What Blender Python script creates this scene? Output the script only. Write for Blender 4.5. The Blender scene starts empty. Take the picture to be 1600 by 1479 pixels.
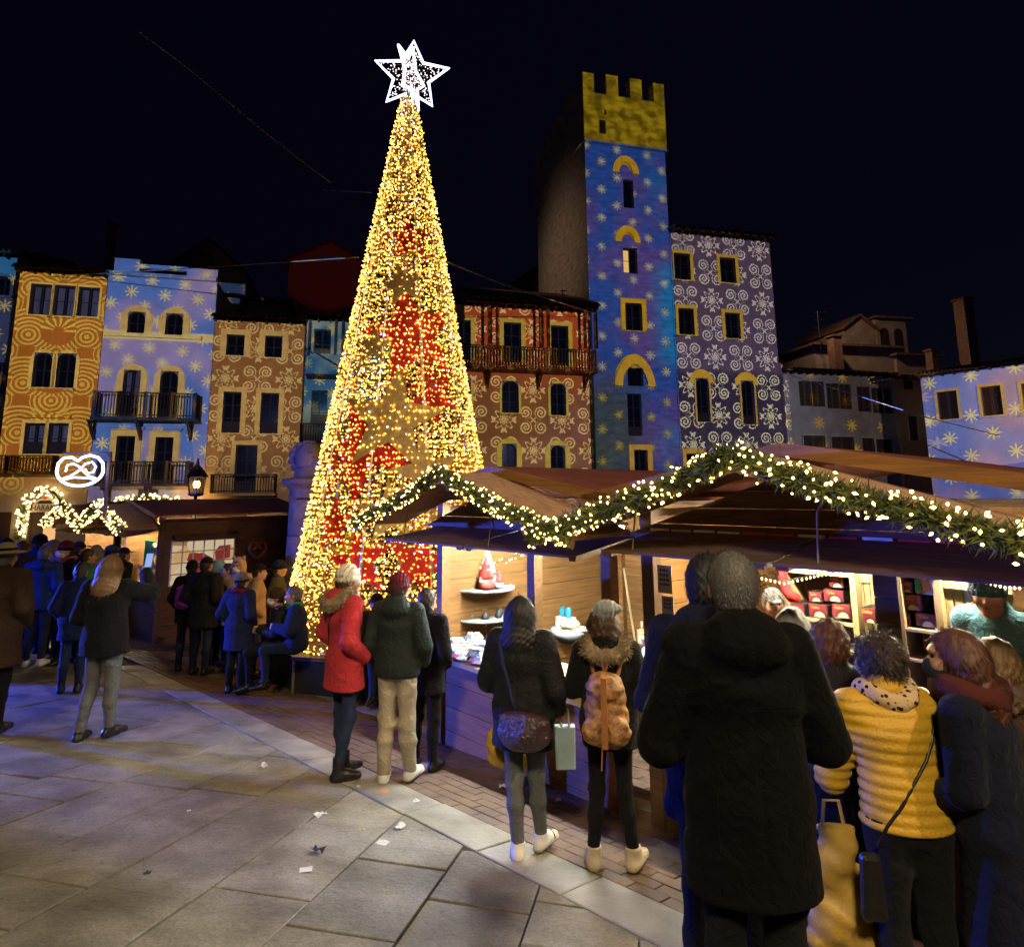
import bpy, math, random
import numpy as np
from mathutils import Matrix, Vector
R = math.radians
PI = math.pi
sc = bpy.context.scene
COL = sc.collection
rnd = random.Random(7)

# ------------------------------------------------------------------ camera
EYE = 1.70                       # metres above the paving under the camera
FPX, PPV, PITCH, ROLL = 1000.0, 609.0, R(9.15), R(0.5)   # phone lens, frame cropped below its optical axis
cam_d = bpy.data.cameras.new('camera')
cam = bpy.data.objects.new('camera', cam_d)
COL.objects.link(cam)
cam_d.sensor_fit = 'HORIZONTAL'
cam_d.sensor_width = 36.0
cam_d.lens = 36.0 * FPX / 1600.0
cam_d.shift_y = -(739.5 - PPV) / 1600.0
cam_d.clip_start = 0.05
cam_d.clip_end = 900.0
cam.matrix_world = Matrix.Translation((0, 0, EYE)) @ Matrix.Rotation(R(90) + PITCH, 4, 'X') @ Matrix.Rotation(-ROLL, 4, 'Z')
sc.camera = cam
sc.view_settings.view_transform = 'Standard'
sc.view_settings.look = 'None'
sc.view_settings.exposure = 0.0
sc.view_settings.gamma = 1.0
sc.render.engine = 'CYCLES'
cy = sc.cycles
cy.use_denoising = True
cy.max_bounces = 5
cy.diffuse_bounces = 2
cy.glossy_bounces = 2
cy.transmission_bounces = 3
cy.transparent_max_bounces = 6
cy.sample_clamp_indirect = 2.0
cy.sample_clamp_direct = 0.0
cy.caustics_reflective = False
cy.caustics_refractive = False
cy.use_light_tree = True

# ------------------------------------------------------------------ night sky and moon-weak sun
world = bpy.data.worlds.new('World')
sc.world = world
world.use_nodes = True
wn, wl = world.node_tree.nodes, world.node_tree.links
bgn = wn['Background']
sky = wn.new('ShaderNodeTexSky')
sky.sky_type = 'NISHITA'
sky.sun_disc = False
sky.sun_elevation = R(-6.0)
sky.sun_rotation = R(60)
tint = wn.new('ShaderNodeMixRGB')
tint.blend_type = 'ADD'
tint.inputs[0].default_value = 1.0
tint.inputs[2].default_value = (0.022, 0.018, 0.075, 1)
wl.new(sky.outputs[0], tint.inputs[1])
wl.new(tint.outputs[0], bgn.inputs[0])
bgn.inputs[1].default_value = 0.055
sun_d = bpy.data.lights.new('moonlight', 'SUN')
sun_d.energy = 0.012
sun_d.angle = R(0.5)
sun_d.color = (0.8, 0.88, 1.0)
sun = bpy.data.objects.new('moonlight', sun_d)
sun.rotation_euler = (R(50), 0, R(-40))
COL.objects.link(sun)

def aim(o, target):
    d = Vector(target) - o.location
    o.rotation_euler = d.to_track_quat('-Z', 'Y').to_euler()

def spot(name, loc, target, watts, color, deg, blend=0.3, size=0.1):
    l = bpy.data.lights.new(name, 'SPOT')
    l.energy = watts; l.color = color; l.spot_size = R(deg); l.spot_blend = blend; l.shadow_soft_size = size
    o = bpy.data.objects.new(name, l); o.location = loc; COL.objects.link(o); aim(o, target)
    return o

# floodlights of the square that stand outside the frame, then fill lights added over the roofs
spot('blue_floodlight', (-13.0, 9.0, 1.05), (-0.3, 6.6, 0.0), 15000, (0.045, 0.09, 1.0), 31, 0.35, 0.08)
spot('blue_floodlight', (-13.5, 6.0, 2.0), (-5.0, 15.0, 0.9), 2600, (0.045, 0.09, 1.0), 40, 0.4, 0.08)
spot('street_lamp_light', (-1.5, -8.0, 10.5), (-0.6, 3.0, -0.4), 6400, (1.0, 0.80, 0.50), 44, 0.8, 0.8)
spot('street_lamp_light', (9.0, -4.0, 12.0), (4.0, 7.0, 1.0), 5200, (1.0, 0.70, 0.44), 56, 0.6, 0.3)
spot('roof_fill_light', (-4.5, 38.0, 16.5), (4.6, 40.0, 16.0), 420, (1.0, 0.62, 0.38), 95, 0.9, 0.3)  # added fill, no real lamp: lifts the left side of the tower
spot('roof_fill_light', (17.8, 37.0, 15.5), (27.0, 44.0, 9.0), 1500, (1.0, 0.62, 0.36), 80, 0.8, 0.3)  # invented fill that brightens the dark houses and belfry on the right

# ------------------------------------------------------------------ helpers
GX, GY = -0.0725, -0.134          # the square falls away to the back and to the right
def gz(x, y): return GX * x + GY * y
def ray(u, v):
    x, y = (u - 800) / FPX, (PPV - v) / FPX
    c, s = math.cos(ROLL), math.sin(ROLL)
    x, y = c * x + s * y, -s * x + c * y
    cp, sp = math.cos(PITCH), math.sin(PITCH)
    return Vector((x, cp - sp * y, sp + cp * y))
CAMP = Vector((0, 0, EYE))
def on_ground(u, v):
    d = ray(u, v)
    return CAMP + d * (EYE / (-(d.z) + GY * d.y + GX * d.x))
def at_y(u, v, y):
    d = ray(u, v)
    return CAMP + d * (y / d.y)
class MB:
    def __init__(s): s.v, s.f, s.m = [], [], []
    def add(s, vs, fs, mi=0):
        n = len(s.v); s.v += [tuple(p) for p in vs]
        for f in fs: s.f.append(tuple(i + n for i in f)); s.m.append(mi)
        return s
    def box(s, c, d, M=None, mi=0, taper=1.0):
        x, y, z = d[0] / 2, d[1] / 2, d[2] / 2
        vs = [Vector((a * x * (taper if e > 0 else 1), b * y * (taper if e > 0 else 1), e * z)) for e in (-1, 1) for b in (-1, 1) for a in (-1, 1)]
        if M is not None: vs = [M @ p for p in vs]
        c = Vector(c)
        return s.add([p + c for p in vs], [(0, 2, 3, 1), (4, 5, 7, 6), (0, 1, 5, 4), (2, 6, 7, 3), (0, 4, 6, 2), (1, 3, 7, 5)], mi)
    def b(s, x0, x1, y0, y1, z0, z1, mi=0):
        return s.box(((x0 + x1) / 2, (y0 + y1) / 2, (z0 + z1) / 2), (x1 - x0, y1 - y0, z1 - z0), None, mi)
    def bar(s, p, q, w, h, mi=0, up=(0, 0, 1)):
        p, q = Vector(p), Vector(q); d = q - p; L = d.length
        if L < 1e-6: return s
        x = d / L; upv = Vector(up)
        if abs(x.dot(upv)) > 0.98: upv = Vector((0, 1, 0))
        y = upv.cross(x).normalized(); z = x.cross(y)
        M = Matrix((x, y, z)).transposed()
        return s.box((p + q) / 2, (L, w, h), M, mi)
    def tube(s, pts, r, n=6, mi=0, closed=False):
        pts = [Vector(p) for p in pts]; k = len(pts)
        rs = r if isinstance(r, (list, tuple)) else [r] * k
        rings = []; prev = None
        for i, p in enumerate(pts):
            a = pts[(i - 1) % k] if (i > 0 or closed) else p
            b = pts[(i + 1) % k] if (i < k - 1 or closed) else p
            t = (b - a).normalized()
            if prev is None:
                ref = Vector((0, 0, 1)) if abs(t.z) < 0.9 else Vector((1, 0, 0))
                nx = ref.cross(t).normalized()
            else:
                nx = (prev - t * prev.dot(t)).normalized()
            prev = nx; ny = t.cross(nx)
            rings.append([p + (nx * math.cos(2 * PI * j / n) + ny * math.sin(2 * PI * j / n)) * rs[i] for j in range(n)])
        vs = [q for rg in rings for q in rg]; fs = []
        m = k if closed else k - 1
        for i in range(m):
            i2 = (i + 1) % k
            for j in range(n):
                j2 = (j + 1) % n
                fs.append((i * n + j, i * n + j2, i2 * n + j2, i2 * n + j))
        if not closed:
            fs.append(tuple(range(n))[::-1]); fs.append(tuple((k - 1) * n + j for j in range(n)))
        return s.add(vs, fs, mi)
    def lathe(s, prof, n=16, c=(0, 0, 0), mi=0, sy=1.0):
        c = Vector(c); vs, fs = [], []
        for r, z in prof:
            for j in range(n):
                a = 2 * PI * j / n
                vs.append(c + Vector((r * math.cos(a), r * math.sin(a) * sy, z)))
        for i in range(len(prof) - 1):
            for j in range(n):
                j2 = (j + 1) % n
                fs.append((i * n + j, i * n + j2, (i + 1) * n + j2, (i + 1) * n + j))
        fs.append(tuple(range(n))[::-1]); fs.append(tuple((len(prof) - 1) * n + j for j in range(n)))
        return s.add(vs, fs, mi)
    def prism(s, poly, y0, y1, mi=0):
        """xz polygon (counter-clockwise seen from -y) extruded from y0 to y1"""
        n = len(poly)
        vs = [(x, y0, z) for x, z in poly] + [(x, y1, z) for x, z in poly]
        fs = [tuple(range(n)), tuple(range(n, 2 * n))[::-1]]
        for i in range(n):
            j = (i + 1) % n
            fs.append((i, i + n, j + n, j))
        return s.add(vs, fs, mi)
    def ring(s, outer, inner, y0, y1, mi=0):
        """frame between two xz polylines of equal length (open at the ends)"""
        n = len(outer)
        vs = [(x, y0, z) for x, z in outer] + [(x, y0, z) for x, z in inner] + [(x, y1, z) for x, z in outer] + [(x, y1, z) for x, z in inner]
        fs = []
        for i in range(n - 1):
            j = i + 1
            fs += [(i, n + i, n + j, j), (2 * n + i, 2 * n + j, 3 * n + j, 3 * n + i), (i, j, 2 * n + j, 2 * n + i), (n + i, 3 * n + i, 3 * n + j, n + j)]
        fs += [(0, 2 * n, 3 * n, n), (n - 1, 2 * n - 1, 4 * n - 1, 3 * n - 1)]
        return s.add(vs, fs, mi)
    def ball(s, c, r, n=8, k=5, mi=0):
        rr = r if isinstance(r, (tuple, list)) else (r, r, r)
        c = Vector(c); vs = [c + Vector((0, 0, -rr[2]))]; fs = []
        for i in range(1, k):
            ph = -PI / 2 + PI * i / k
            for j in range(n):
                a = 2 * PI * j / n
                vs.append(c + Vector((rr[0] * math.cos(ph) * math.cos(a), rr[1] * math.cos(ph) * math.sin(a), rr[2] * math.sin(ph))))
        vs.append(c + Vector((0, 0, rr[2])))
        for j in range(n):
            fs.append((0, 1 + (j + 1) % n, 1 + j))
            fs.append((len(vs) - 1, 1 + (k - 2) * n + j, 1 + (k - 2) * n + (j + 1) % n))
        for i in range(k - 2):
            for j in range(n):
                j2 = (j + 1) % n
                fs.append((1 + i * n + j, 1 + i * n + j2, 1 + (i + 1) * n + j2, 1 + (i + 1) * n + j))
        return s.add(vs, fs, mi)
    def mesh(s, name, mats, smooth=False):
        me = bpy.data.meshes.new(name)
        me.from_pydata(s.v, [], s.f)
        mats = mats if isinstance(mats, (list, tuple)) else [mats]
        for m in mats: me.materials.append(m)
        if len(mats) > 1: me.polygons.foreach_set('material_index', s.m)
        if smooth: me.polygons.foreach_set('use_smooth', [True] * len(s.f))
        me.update()
        return me
    def obj(s, name, mats, parent=None, smooth=False, **tags):
        return link(name, s.mesh(name, mats, smooth), parent, **tags)

def link(name, data, parent=None, loc=None, rotz=None, **tags):
    o = bpy.data.objects.new(name, data); COL.objects.link(o)
    if parent is not None: o.parent = parent
    if loc is not None: o.location = loc
    if rotz is not None: o.rotation_euler = (0, 0, rotz)
    for k, v in tags.items():
        if v is not None: o[k] = v
    return o
def thing(name, label, cat, loc=(0, 0, 0), rotz=0.0, group=None):
    return link(name, None, None, loc, rotz, label=label, category=cat, group=group)
def bevel(o, w, seg=1):
    m = o.modifiers.new('bevel', 'BEVEL'); m.width = w; m.segments = seg; m.limit_method = 'ANGLE'
    return o

# ------------------------------------------------------------------ node expressions
class X:
    """a socket with arithmetic"""
    nt = None
    def __init__(s, k): s.k = k
    @staticmethod
    def m(op, *a):
        n = X.nt.nodes.new('ShaderNodeMath'); n.operation = op
        for i, x in enumerate(a):
            if isinstance(x, X): X.nt.links.new(x.k, n.inputs[i])
            else: n.inputs[i].default_value = x
        return X(n.outputs[0])
    def __add__(s, o): return X.m('ADD', s, o)
    __radd__ = __add__
    def __sub__(s, o): return X.m('SUBTRACT', s, o)
    def __rsub__(s, o): return X.m('SUBTRACT', o, s)
    def __mul__(s, o): return X.m('MULTIPLY', s, o)
    __rmul__ = __mul__
    def __truediv__(s, o): return X.m('DIVIDE', s, o)
    def __lt__(s, o): return X.m('LESS_THAN', s, o)
    def __gt__(s, o): return X.m('GREATER_THAN', s, o)
def xabs(a): return X.m('ABSOLUTE', a)
def xmin(a, b): return X.m('MINIMUM', a, b)
def xmax(a, b): return X.m('MAXIMUM', a, b)
def xsin(a): return X.m('SINE', a)
def xcos(a): return X.m('COSINE', a)
def xfract(a): return X.m('FRACT', a)
def xfloor(a): return X.m('FLOOR', a)
def xlen(a, b): return X.m('SQRT', X.m('MULTIPLY_ADD', a, a, b * b))
def xatan(y, x): return X.m('ARCTAN2', y, x)
def xstep(e0, e1, a):
    n = X.nt.nodes.new('ShaderNodeMapRange'); n.interpolation_type = 'SMOOTHSTEP'
    X.nt.links.new(a.k, n.inputs[0]); n.inputs[1].default_value = e0; n.inputs[2].default_value = e1
    return X(n.outputs[0])
def xcol(c):
    n = X.nt.nodes.new('ShaderNodeRGB'); n.outputs[0].default_value = (c[0], c[1], c[2], 1); return X(n.outputs[0])
def xmix(f, a, b):
    n = X.nt.nodes.new('ShaderNodeMixRGB')
    for i, q in enumerate((f, a, b)):
        if isinstance(q, X): X.nt.links.new(q.k, n.inputs[i])
        elif i == 0: n.inputs[0].default_value = q
        else: n.inputs[i].default_value = (q[0], q[1], q[2], 1)
    return X(n.outputs[0])
def xnoise(x, y, scale, detail=2.0):
    c = X.nt.nodes.new('ShaderNodeCombineXYZ')
    for i, q in enumerate((x, y)): X.nt.links.new(q.k, c.inputs[i])
    n = X.nt.nodes.new('ShaderNodeTexNoise'); n.noise_dimensions = '2D'
    n.inputs['Scale'].default_value = scale; n.inputs['Detail'].default_value = detail
    X.nt.links.new(c.outputs[0], n.inputs['Vector'])
    return X(n.outputs[0])

# ------------------------------------------------------------------ materials
MATS = {}
def mat(name, col, rough=0.7, var=0.15, scale=6.0, bump=0.15, bscale=40.0, metal=0.0, emit=None, estr=0.0, coords='Object', stretch=None, sheen=0.0, spec=0.4, dirt=None, transp=0.0, subs=0.0, objvar=0.0):
    if name in MATS: return MATS[name]
    m = bpy.data.materials.new(name); m.use_nodes = True
    nt = m.node_tree; N, L = nt.nodes, nt.links
    p = N['Principled BSDF']
    tc = N.new('ShaderNodeTexCoord'); vec = tc.outputs[coords]
    if stretch:
        mp = N.new('ShaderNodeMapping'); mp.inputs['Scale'].default_value = stretch; L.new(vec, mp.inputs[0]); vec = mp.outputs[0]
    c4 = (col[0], col[1], col[2], 1)
    p.inputs['Base Color'].default_value = c4
    if var > 0:
        nz = N.new('ShaderNodeTexNoise'); nz.inputs['Scale'].default_value = scale; nz.inputs['Detail'].default_value = 5
        L.new(vec, nz.inputs['Vector'])
        rp = N.new('ShaderNodeValToRGB')
        rp.color_ramp.elements[0].position = 0.3; rp.color_ramp.elements[1].position = 0.7
        lo = dirt if dirt else tuple(c * (1 - var) for c in col)
        rp.color_ramp.elements[0].color = (*lo, 1)
        rp.color_ramp.elements[1].color = (*[min(1, c * (1 + var)) for c in col], 1)
        L.new(nz.outputs[0], rp.inputs[0])
        out = rp.outputs[0]
        if objvar > 0:
            oi = N.new('ShaderNodeObjectInfo')
            hs = N.new('ShaderNodeHueSaturation'); L.new(out, hs.inputs['Color'])
            mr = N.new('ShaderNodeMapRange'); L.new(oi.outputs['Random'], mr.inputs[0]); mr.inputs[3].default_value = 1 - objvar; mr.inputs[4].default_value = 1 + objvar
            L.new(mr.outputs[0], hs.inputs['Value']); out = hs.outputs[0]
        L.new(out, p.inputs['Base Color'])
    if bump > 0:
        nb = N.new('ShaderNodeTexNoise'); nb.inputs['Scale'].default_value = bscale; nb.inputs['Detail'].default_value = 4
        L.new(vec, nb.inputs['Vector'])
        bn = N.new('ShaderNodeBump'); bn.inputs['Strength'].default_value = bump; bn.inputs['Distance'].default_value = 0.02
        L.new(nb.outputs[0], bn.inputs['Height']); L.new(bn.outputs[0], p.inputs['Normal'])
    p.inputs['Roughness'].default_value = rough
    p.inputs['Metallic'].default_value = metal
    p.inputs['Specular IOR Level'].default_value = spec
    if sheen: p.inputs['Sheen Weight'].default_value = sheen
    if transp: p.inputs['Transmission Weight'].default_value = transp
    if emit:
        p.inputs['Emission Color'].default_value = (*emit, 1); p.inputs['Emission Strength'].default_value = estr
    MATS[name] = m
    return m
def glow(name, col, strength, sample=True):
    if name in MATS: return MATS[name]
    m = bpy.data.materials.new(name); m.use_nodes = True
    nt = m.node_tree; nt.nodes.clear()
    o = nt.nodes.new('ShaderNodeOutputMaterial'); e = nt.nodes.new('ShaderNodeEmission')
    e.inputs[0].default_value = (*col, 1); e.inputs[1].default_value = strength
    nt.links.new(e.outputs[0], o.inputs[0])
    if not sample: m.cycles.emission_sampling = 'NONE'
    MATS[name] = m
    return m
def wood(name, col, rough=0.65, var=0.3, bump=0.25, along='x'):
    return mat(name, col, rough, var, 2.2, bump, 10.0, stretch={'x': (.9, 9, 14), 'y': (9, .9, 14), 'z': (14, 9, .9)}[along], objvar=0.14)
def cloth(name, col, rough=0.9, var=0.12, bump=0.25, sheen=0.02, bs=220.0):
    if name in MATS: return MATS[name]
    m = mat(name, col, rough, var, 5.0, bump, bs, sheen=sheen, spec=0.10)
    N, L = m.node_tree.nodes, m.node_tree.links           # soft creases under the weave
    b0 = [q for q in N if q.type == 'BUMP'][0]; tc = [q for q in N if q.type == 'TEX_COORD'][0]
    nz = N.new('ShaderNodeTexNoise'); nz.inputs['Scale'].default_value = 16; nz.inputs['Detail'].default_value = 3; nz.inputs['Distortion'].default_value = 1.2
    L.new(tc.outputs['Object'], nz.inputs['Vector'])
    b1 = N.new('ShaderNodeBump'); b1.inputs['Strength'].default_value = 0.55; b1.inputs['Distance'].default_value = 0.03
    L.new(nz.outputs[0], b1.inputs['Height']); L.new(b1.outputs[0], b0.inputs['Normal'])
    return m
# ================================================================== the ground
M_SLAB = mat('paving_stone', (0.26, 0.248, 0.212), 0.6, 0.22, 2.6, 0.45, 24.0, dirt=(0.14, 0.128, 0.105), objvar=0.18, spec=0.45)
N_, L_ = M_SLAB.node_tree.nodes, M_SLAB.node_tree.links     # spilled stains and worn grime on top of the stone colour
tc_ = [q for q in N_ if q.type == 'TEX_COORD'][0]; bc_ = N_['Principled BSDF'].inputs['Base Color']; src_ = bc_.links[0].from_socket
n2_ = N_.new('ShaderNodeTexNoise'); n2_.inputs['Scale'].default_value = 1.1; n2_.inputs['Detail'].default_value = 8; n2_.inputs['Roughness'].default_value = .65; n2_.inputs['Distortion'].default_value = .6
L_.new(tc_.outputs['Object'], n2_.inputs['Vector']); r2_ = N_.new('ShaderNodeValToRGB'); r2_.color_ramp.elements[0].position = .36; r2_.color_ramp.elements[0].color = (.60, .56, .50, 1); r2_.color_ramp.elements[1].position = .56; r2_.color_ramp.elements[1].color = (1, 1, 1, 1)
L_.new(n2_.outputs[0], r2_.inputs[0]); mx_ = N_.new('ShaderNodeMixRGB'); mx_.blend_type = 'MULTIPLY'; mx_.inputs[0].default_value = 1; L_.new(src_, mx_.inputs[1]); L_.new(r2_.outputs[0], mx_.inputs[2]); vo_ = N_.new('ShaderNodeTexVoronoi'); vo_.inputs['Scale'].default_value = 5.5; L_.new(tc_.outputs['Object'], vo_.inputs['Vector'])
n4_ = N_.new('ShaderNodeTexNoise'); n4_.inputs['Scale'].default_value = 55; n4_.inputs['Detail'].default_value = 6; n4_.inputs['Roughness'].default_value = .8; L_.new(tc_.outputs['Object'], n4_.inputs['Vector'])
r4_ = N_.new('ShaderNodeValToRGB'); r4_.color_ramp.elements[0].position = .35; r4_.color_ramp.elements[0].color = (.62, .6, .57, 1); r4_.color_ramp.elements[1].position = .6; r4_.color_ramp.elements[1].color = (1.1, 1.1, 1.1, 1); L_.new(n4_.outputs[0], r4_.inputs[0])
m4_ = N_.new('ShaderNodeMixRGB'); m4_.blend_type = 'MULTIPLY'; m4_.inputs[0].default_value = 1; L_.new(mx_.outputs[0], m4_.inputs[1]); L_.new(r4_.outputs[0], m4_.inputs[2]); mx_ = m4_
r3_ = N_.new('ShaderNodeValToRGB'); r3_.color_ramp.elements[0].position = .055; r3_.color_ramp.elements[0].color = (.45, .43, .42, 1); r3_.color_ramp.elements[1].position = .085; r3_.color_ramp.elements[1].color = (1, 1, 1, 1)
L_.new(vo_.outputs['Distance'], r3_.inputs[0]); m3_ = N_.new('ShaderNodeMixRGB'); m3_.blend_type = 'MULTIPLY'; m3_.inputs[0].default_value = .8; L_.new(mx_.outputs[0], m3_.inputs[1]); L_.new(r3_.outputs[0], m3_.inputs[2]); L_.new(m3_.outputs[0], bc_)
M_BRICK = mat('paving_brick', (0.125, 0.078, 0.052), 0.66, 0.35, 3.0, 0.3, 30.0, spec=0.45)
M_SOIL = mat('joint_dirt', (0.06, 0.052, 0.043), 0.95, 0.3, 8.0, 0.3, 60.0)
g = MB()
def GP(x, y, dz=0.0): return (x, y, gz(x, y) + dz)
n = 24
gv = [GP(-75 + 150 * i / n, -20 + 100 * j / n, -0.035) for j in range(n + 1) for i in range(n + 1)]
gf = [(j * (n + 1) + i, j * (n + 1) + i + 1, (j + 1) * (n + 1) + i + 1, (j + 1) * (n + 1) + i) for j in range(n) for i in range(n)]
ground = g.add(gv, gf).obj('ground', M_SOIL, kind='structure')
paving = link('pavement', None, None, kind='structure')

def clip(poly, p, nrm):
    """keep the side of the line through p where (q-p).nrm >= 0"""
    out = []
    for i in range(len(poly)):
        a, b = poly[i], poly[(i + 1) % len(poly)]
        da = (a[0] - p[0]) * nrm[0] + (a[1] - p[1]) * nrm[1]; db = (b[0] - p[0]) * nrm[0] + (b[1] - p[1]) * nrm[1]
        if da >= 0: out.append(a)
        if (da >= 0) != (db >= 0):
            t = da / (da - db); out.append((a[0] + (b[0] - a[0]) * t, a[1] + (b[1] - a[1]) * t))
    return out
def area(poly):
    return 0.5 * sum(poly[i][0] * poly[(i + 1) % len(poly)][1] - poly[(i + 1) % len(poly)][0] * poly[i][1] for i in range(len(poly)))
def inset(poly, d):
    q = poly
    for i in range(len(poly)):
        a, b = poly[i], poly[(i + 1) % len(poly)]
        ex, ey = b[0] - a[0], b[1] - a[1]; l = math.hypot(ex, ey)
        if l < 1e-6: continue
        nx, ny = -ey / l, ex / l
        q = clip(q, (a[0] + nx * d, a[1] + ny * d), (nx, ny))
        if len(q) < 3: return []
    return q
def slab_into(mb, poly, gap, dz, bev, th=0.04):
    poly = [p for i, p in enumerate(poly) if math.hypot(p[0] - poly[i - 1][0], p[1] - poly[i - 1][1]) > 0.012]
    if len(poly) < 3: return False
    if area(poly) < 0: poly = poly[::-1]
    if area(poly) < 0.004: return False
    A = inset(poly, gap); B = inset(poly, gap + bev)
    if len(A) != len(B) or len(A) < 3: return False
    k = len(A)
    tx, ty = rnd.uniform(-.006, .006), rnd.uniform(-.006, .006)
    cx = sum(p[0] for p in A) / k; cyy = sum(p[1] for p in A) / k
    f = lambda p, e: GP(p[0], p[1], dz + e + tx * (p[0] - cx) + ty * (p[1] - cyy))
    vs = [f(p, -th) for p in A] + [f(p, -bev * .6) for p in A] + [f(p, 0) for p in B]
    fs = [tuple(range(2 * k, 3 * k))]
    for i in range(k):
        j = (i + 1) % k
        fs += [(i, j, k + j, k + i), (k + i, k + j, 2 * k + j, 2 * k + i)]
    mb.add(vs, fs)
    return True
# border course between the slabs and the brick paving
BP = (-0.13, 4.45); BD = (math.cos(R(-45.5)), math.sin(R(-45.5))); BN = (-BD[1], BD[0])   # BN points to the bricks
BW = 0.40
def bpt(a, b): return (BP[0] + BD[0] * a + BN[0] * b, BP[1] + BD[1] * a + BN[1] * b)
slabs = []
e1 = (math.cos(R(-9)), math.sin(R(-9))); e2 = (math.cos(R(79)), math.sin(R(79)))
for r in range(-26, 13):
    x0 = r * 0.57 + 0.06; x1 = x0 + 0.57
    y = -6.0 + rnd.uniform(0, .6)
    while y < 16:
        L = rnd.choice((0.45, .6, .72, .85, 1.0)) * (1.0 if y < 8 else 1.5)
        o = (-1.85, 3.2)
        poly = [(o[0] + e1[0] * a + e2[0] * b, o[1] + e1[1] * a + e2[1] * b) for a, b in ((x0, y - 3 + rnd.uniform(-.012, .012)), (x1, y - 3 + rnd.uniform(-.012, .012)), (x1, y + L - 3 + rnd.uniform(-.012, .012)), (x0, y + L - 3 + rnd.uniform(-.012, .012)))]
        y += L
        poly = clip(poly, BP, (-BN[0], -BN[1]))
        if len(poly) < 3: continue
        cx = sum(p[0] for p in poly) / len(poly); cyy = sum(p[1] for p in poly) / len(poly)
        if cyy < 2.3 or abs(cx) > cyy * 0.92 + 0.6 or cyy > 17: continue
        slabs.append((cyy, poly))
slabs.sort(key=lambda t: t[0])
far = MB(); cnt = 0
for cyy, poly in slabs:
    if cnt < 285:
        mb = MB()
        if slab_into(mb, poly, rnd.uniform(.004, .008), rnd.uniform(-.004, .004), 0.0055):
            mb.obj('slab', M_SLAB, paving); cnt += 1
    else: slab_into(far, poly, rnd.uniform(.004, .008), rnd.uniform(-.004, .004), 0.0055)
if far.v: far.obj('far_slabs', M_SLAB, paving, kind='stuff')
M_KERB = mat('border_stone', (0.27, 0.257, 0.222), 0.6, 0.2, 3.0, 0.4, 30.0, dirt=(0.15, 0.138, 0.115), objvar=0.1)
a = -9.0
while a < 4.5:
    L = rnd.uniform(.6, 1.0)
    mb = MB()
    if slab_into(mb, [bpt(a, 0), bpt(a + L, 0), bpt(a + L, BW), bpt(a, BW)], 0.006, .003 + rnd.uniform(-.003, .003), 0.008): mb.obj('border_slab', M_KERB, paving)
    a += L
# brick field: small bricks, laid in courses that run with the border
bk = MB()
bl, bw = 0.235, 0.115
for row in range(0, 64):
    off = (row % 2) * bl / 2
    y0 = BW + row * bw
    for c in range(-46, 26):
        a0 = c * bl + off
        if row >= 11 and row < 13: continue
        cx, cyy = bpt(a0 + bl / 2, y0 + bw / 2)
        if cyy < 2.2 or abs(cx) > cyy * .95 + .5 or cyy > 13.5: continue
        slab_into(bk, [bpt(a0, y0), bpt(a0 + bl, y0), bpt(a0 + bl, y0 + bw), bpt(a0, y0 + bw)], 0.003, rnd.uniform(-.003, .003), 0.005, .02)
bk.obj('brick_paving', M_BRICK, paving, kind='stuff')
a = -9.0
while a < 5:
    L = rnd.uniform(.5, .9); y0 = BW + 11 * bw
    mb = MB()
    if slab_into(mb, [bpt(a, y0), bpt(a + L, y0), bpt(a + L, y0 + 2 * bw), bpt(a, y0 + 2 * bw)], 0.005, .002, 0.008): mb.obj('gutter_stone', M_KERB, paving)
    a += L
# ================================================================== facades along the far side of the square
FT = Vector((1, .25, 0)).normalized(); FN = Vector((FT.y, -FT.x, 0)); FP = Vector((0, 33.75, 0)); FANG = math.atan2(FT.y, FT.x)
def fac(u, v, off=0.0):
    d = ray(u, v); p0 = FP + FN * off
    t = (p0 - CAMP).dot(FN) / d.dot(FN); p = CAMP + d * t
    return (p - p0).dot(FT), p.z
M_PLASTER = mat('plaster', (0.52, 0.49, 0.44), 0.85, 0.14, 0.9, 0.3, 8.0)
M_STONE = mat('dressed_stone', (0.50, 0.46, 0.38), 0.8, 0.18, 2.5, 0.3, 14.0)
M_RUBBLE = mat('rubble_stone', (0.40, 0.37, 0.33), 0.9, 0.3, 1.6, 0.9, 9.0, stretch=(1, 1, 2.6))
M_DARKWOOD = mat('dark_timber', (0.065, 0.040, 0.026), 0.7, 0.3, 4, 0.2, 20, stretch=(1, 1, .2))
M_SHUT = mat('shutter_paint', (0.085, 0.055, 0.04), 0.6, 0.2, 5, 0.1, 20)
M_GLASS = mat('window_glass', (0.018, 0.02, 0.026), 0.12, 0.3, 1.5, 0.05, 4, spec=0.6)
M_CURT = mat('net_curtain', (0.40, 0.40, 0.42), 0.9, 0.35, 4, 0.3, 30, stretch=(6, 1, .3))
M_TILE = mat('roof_tile', (0.15, 0.085, 0.06), 0.85, 0.4, 3, 0.4, 20)
M_IRON = mat('wrought_iron', (0.03, 0.03, 0.032), 0.5, 0.2, 8, 0.1, 30, metal=0.6)
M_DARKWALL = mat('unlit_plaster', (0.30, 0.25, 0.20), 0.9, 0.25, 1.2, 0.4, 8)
M_LITROOM = glow('lit_room', (1.0, 0.66, 0.25), 0.55)
FRAMES = {}
BZ = -7.0        # foot of the walls, below the sloping square

def arc(x0, x1, z, n=10, rise=None):
    cx, r = (x0 + x1) / 2, (x1 - x0) / 2
    rise = r if rise is None else rise
    return [(cx - r * math.cos(PI * i / n), z + rise * math.sin(PI * i / n)) for i in range(n + 1)]

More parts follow.
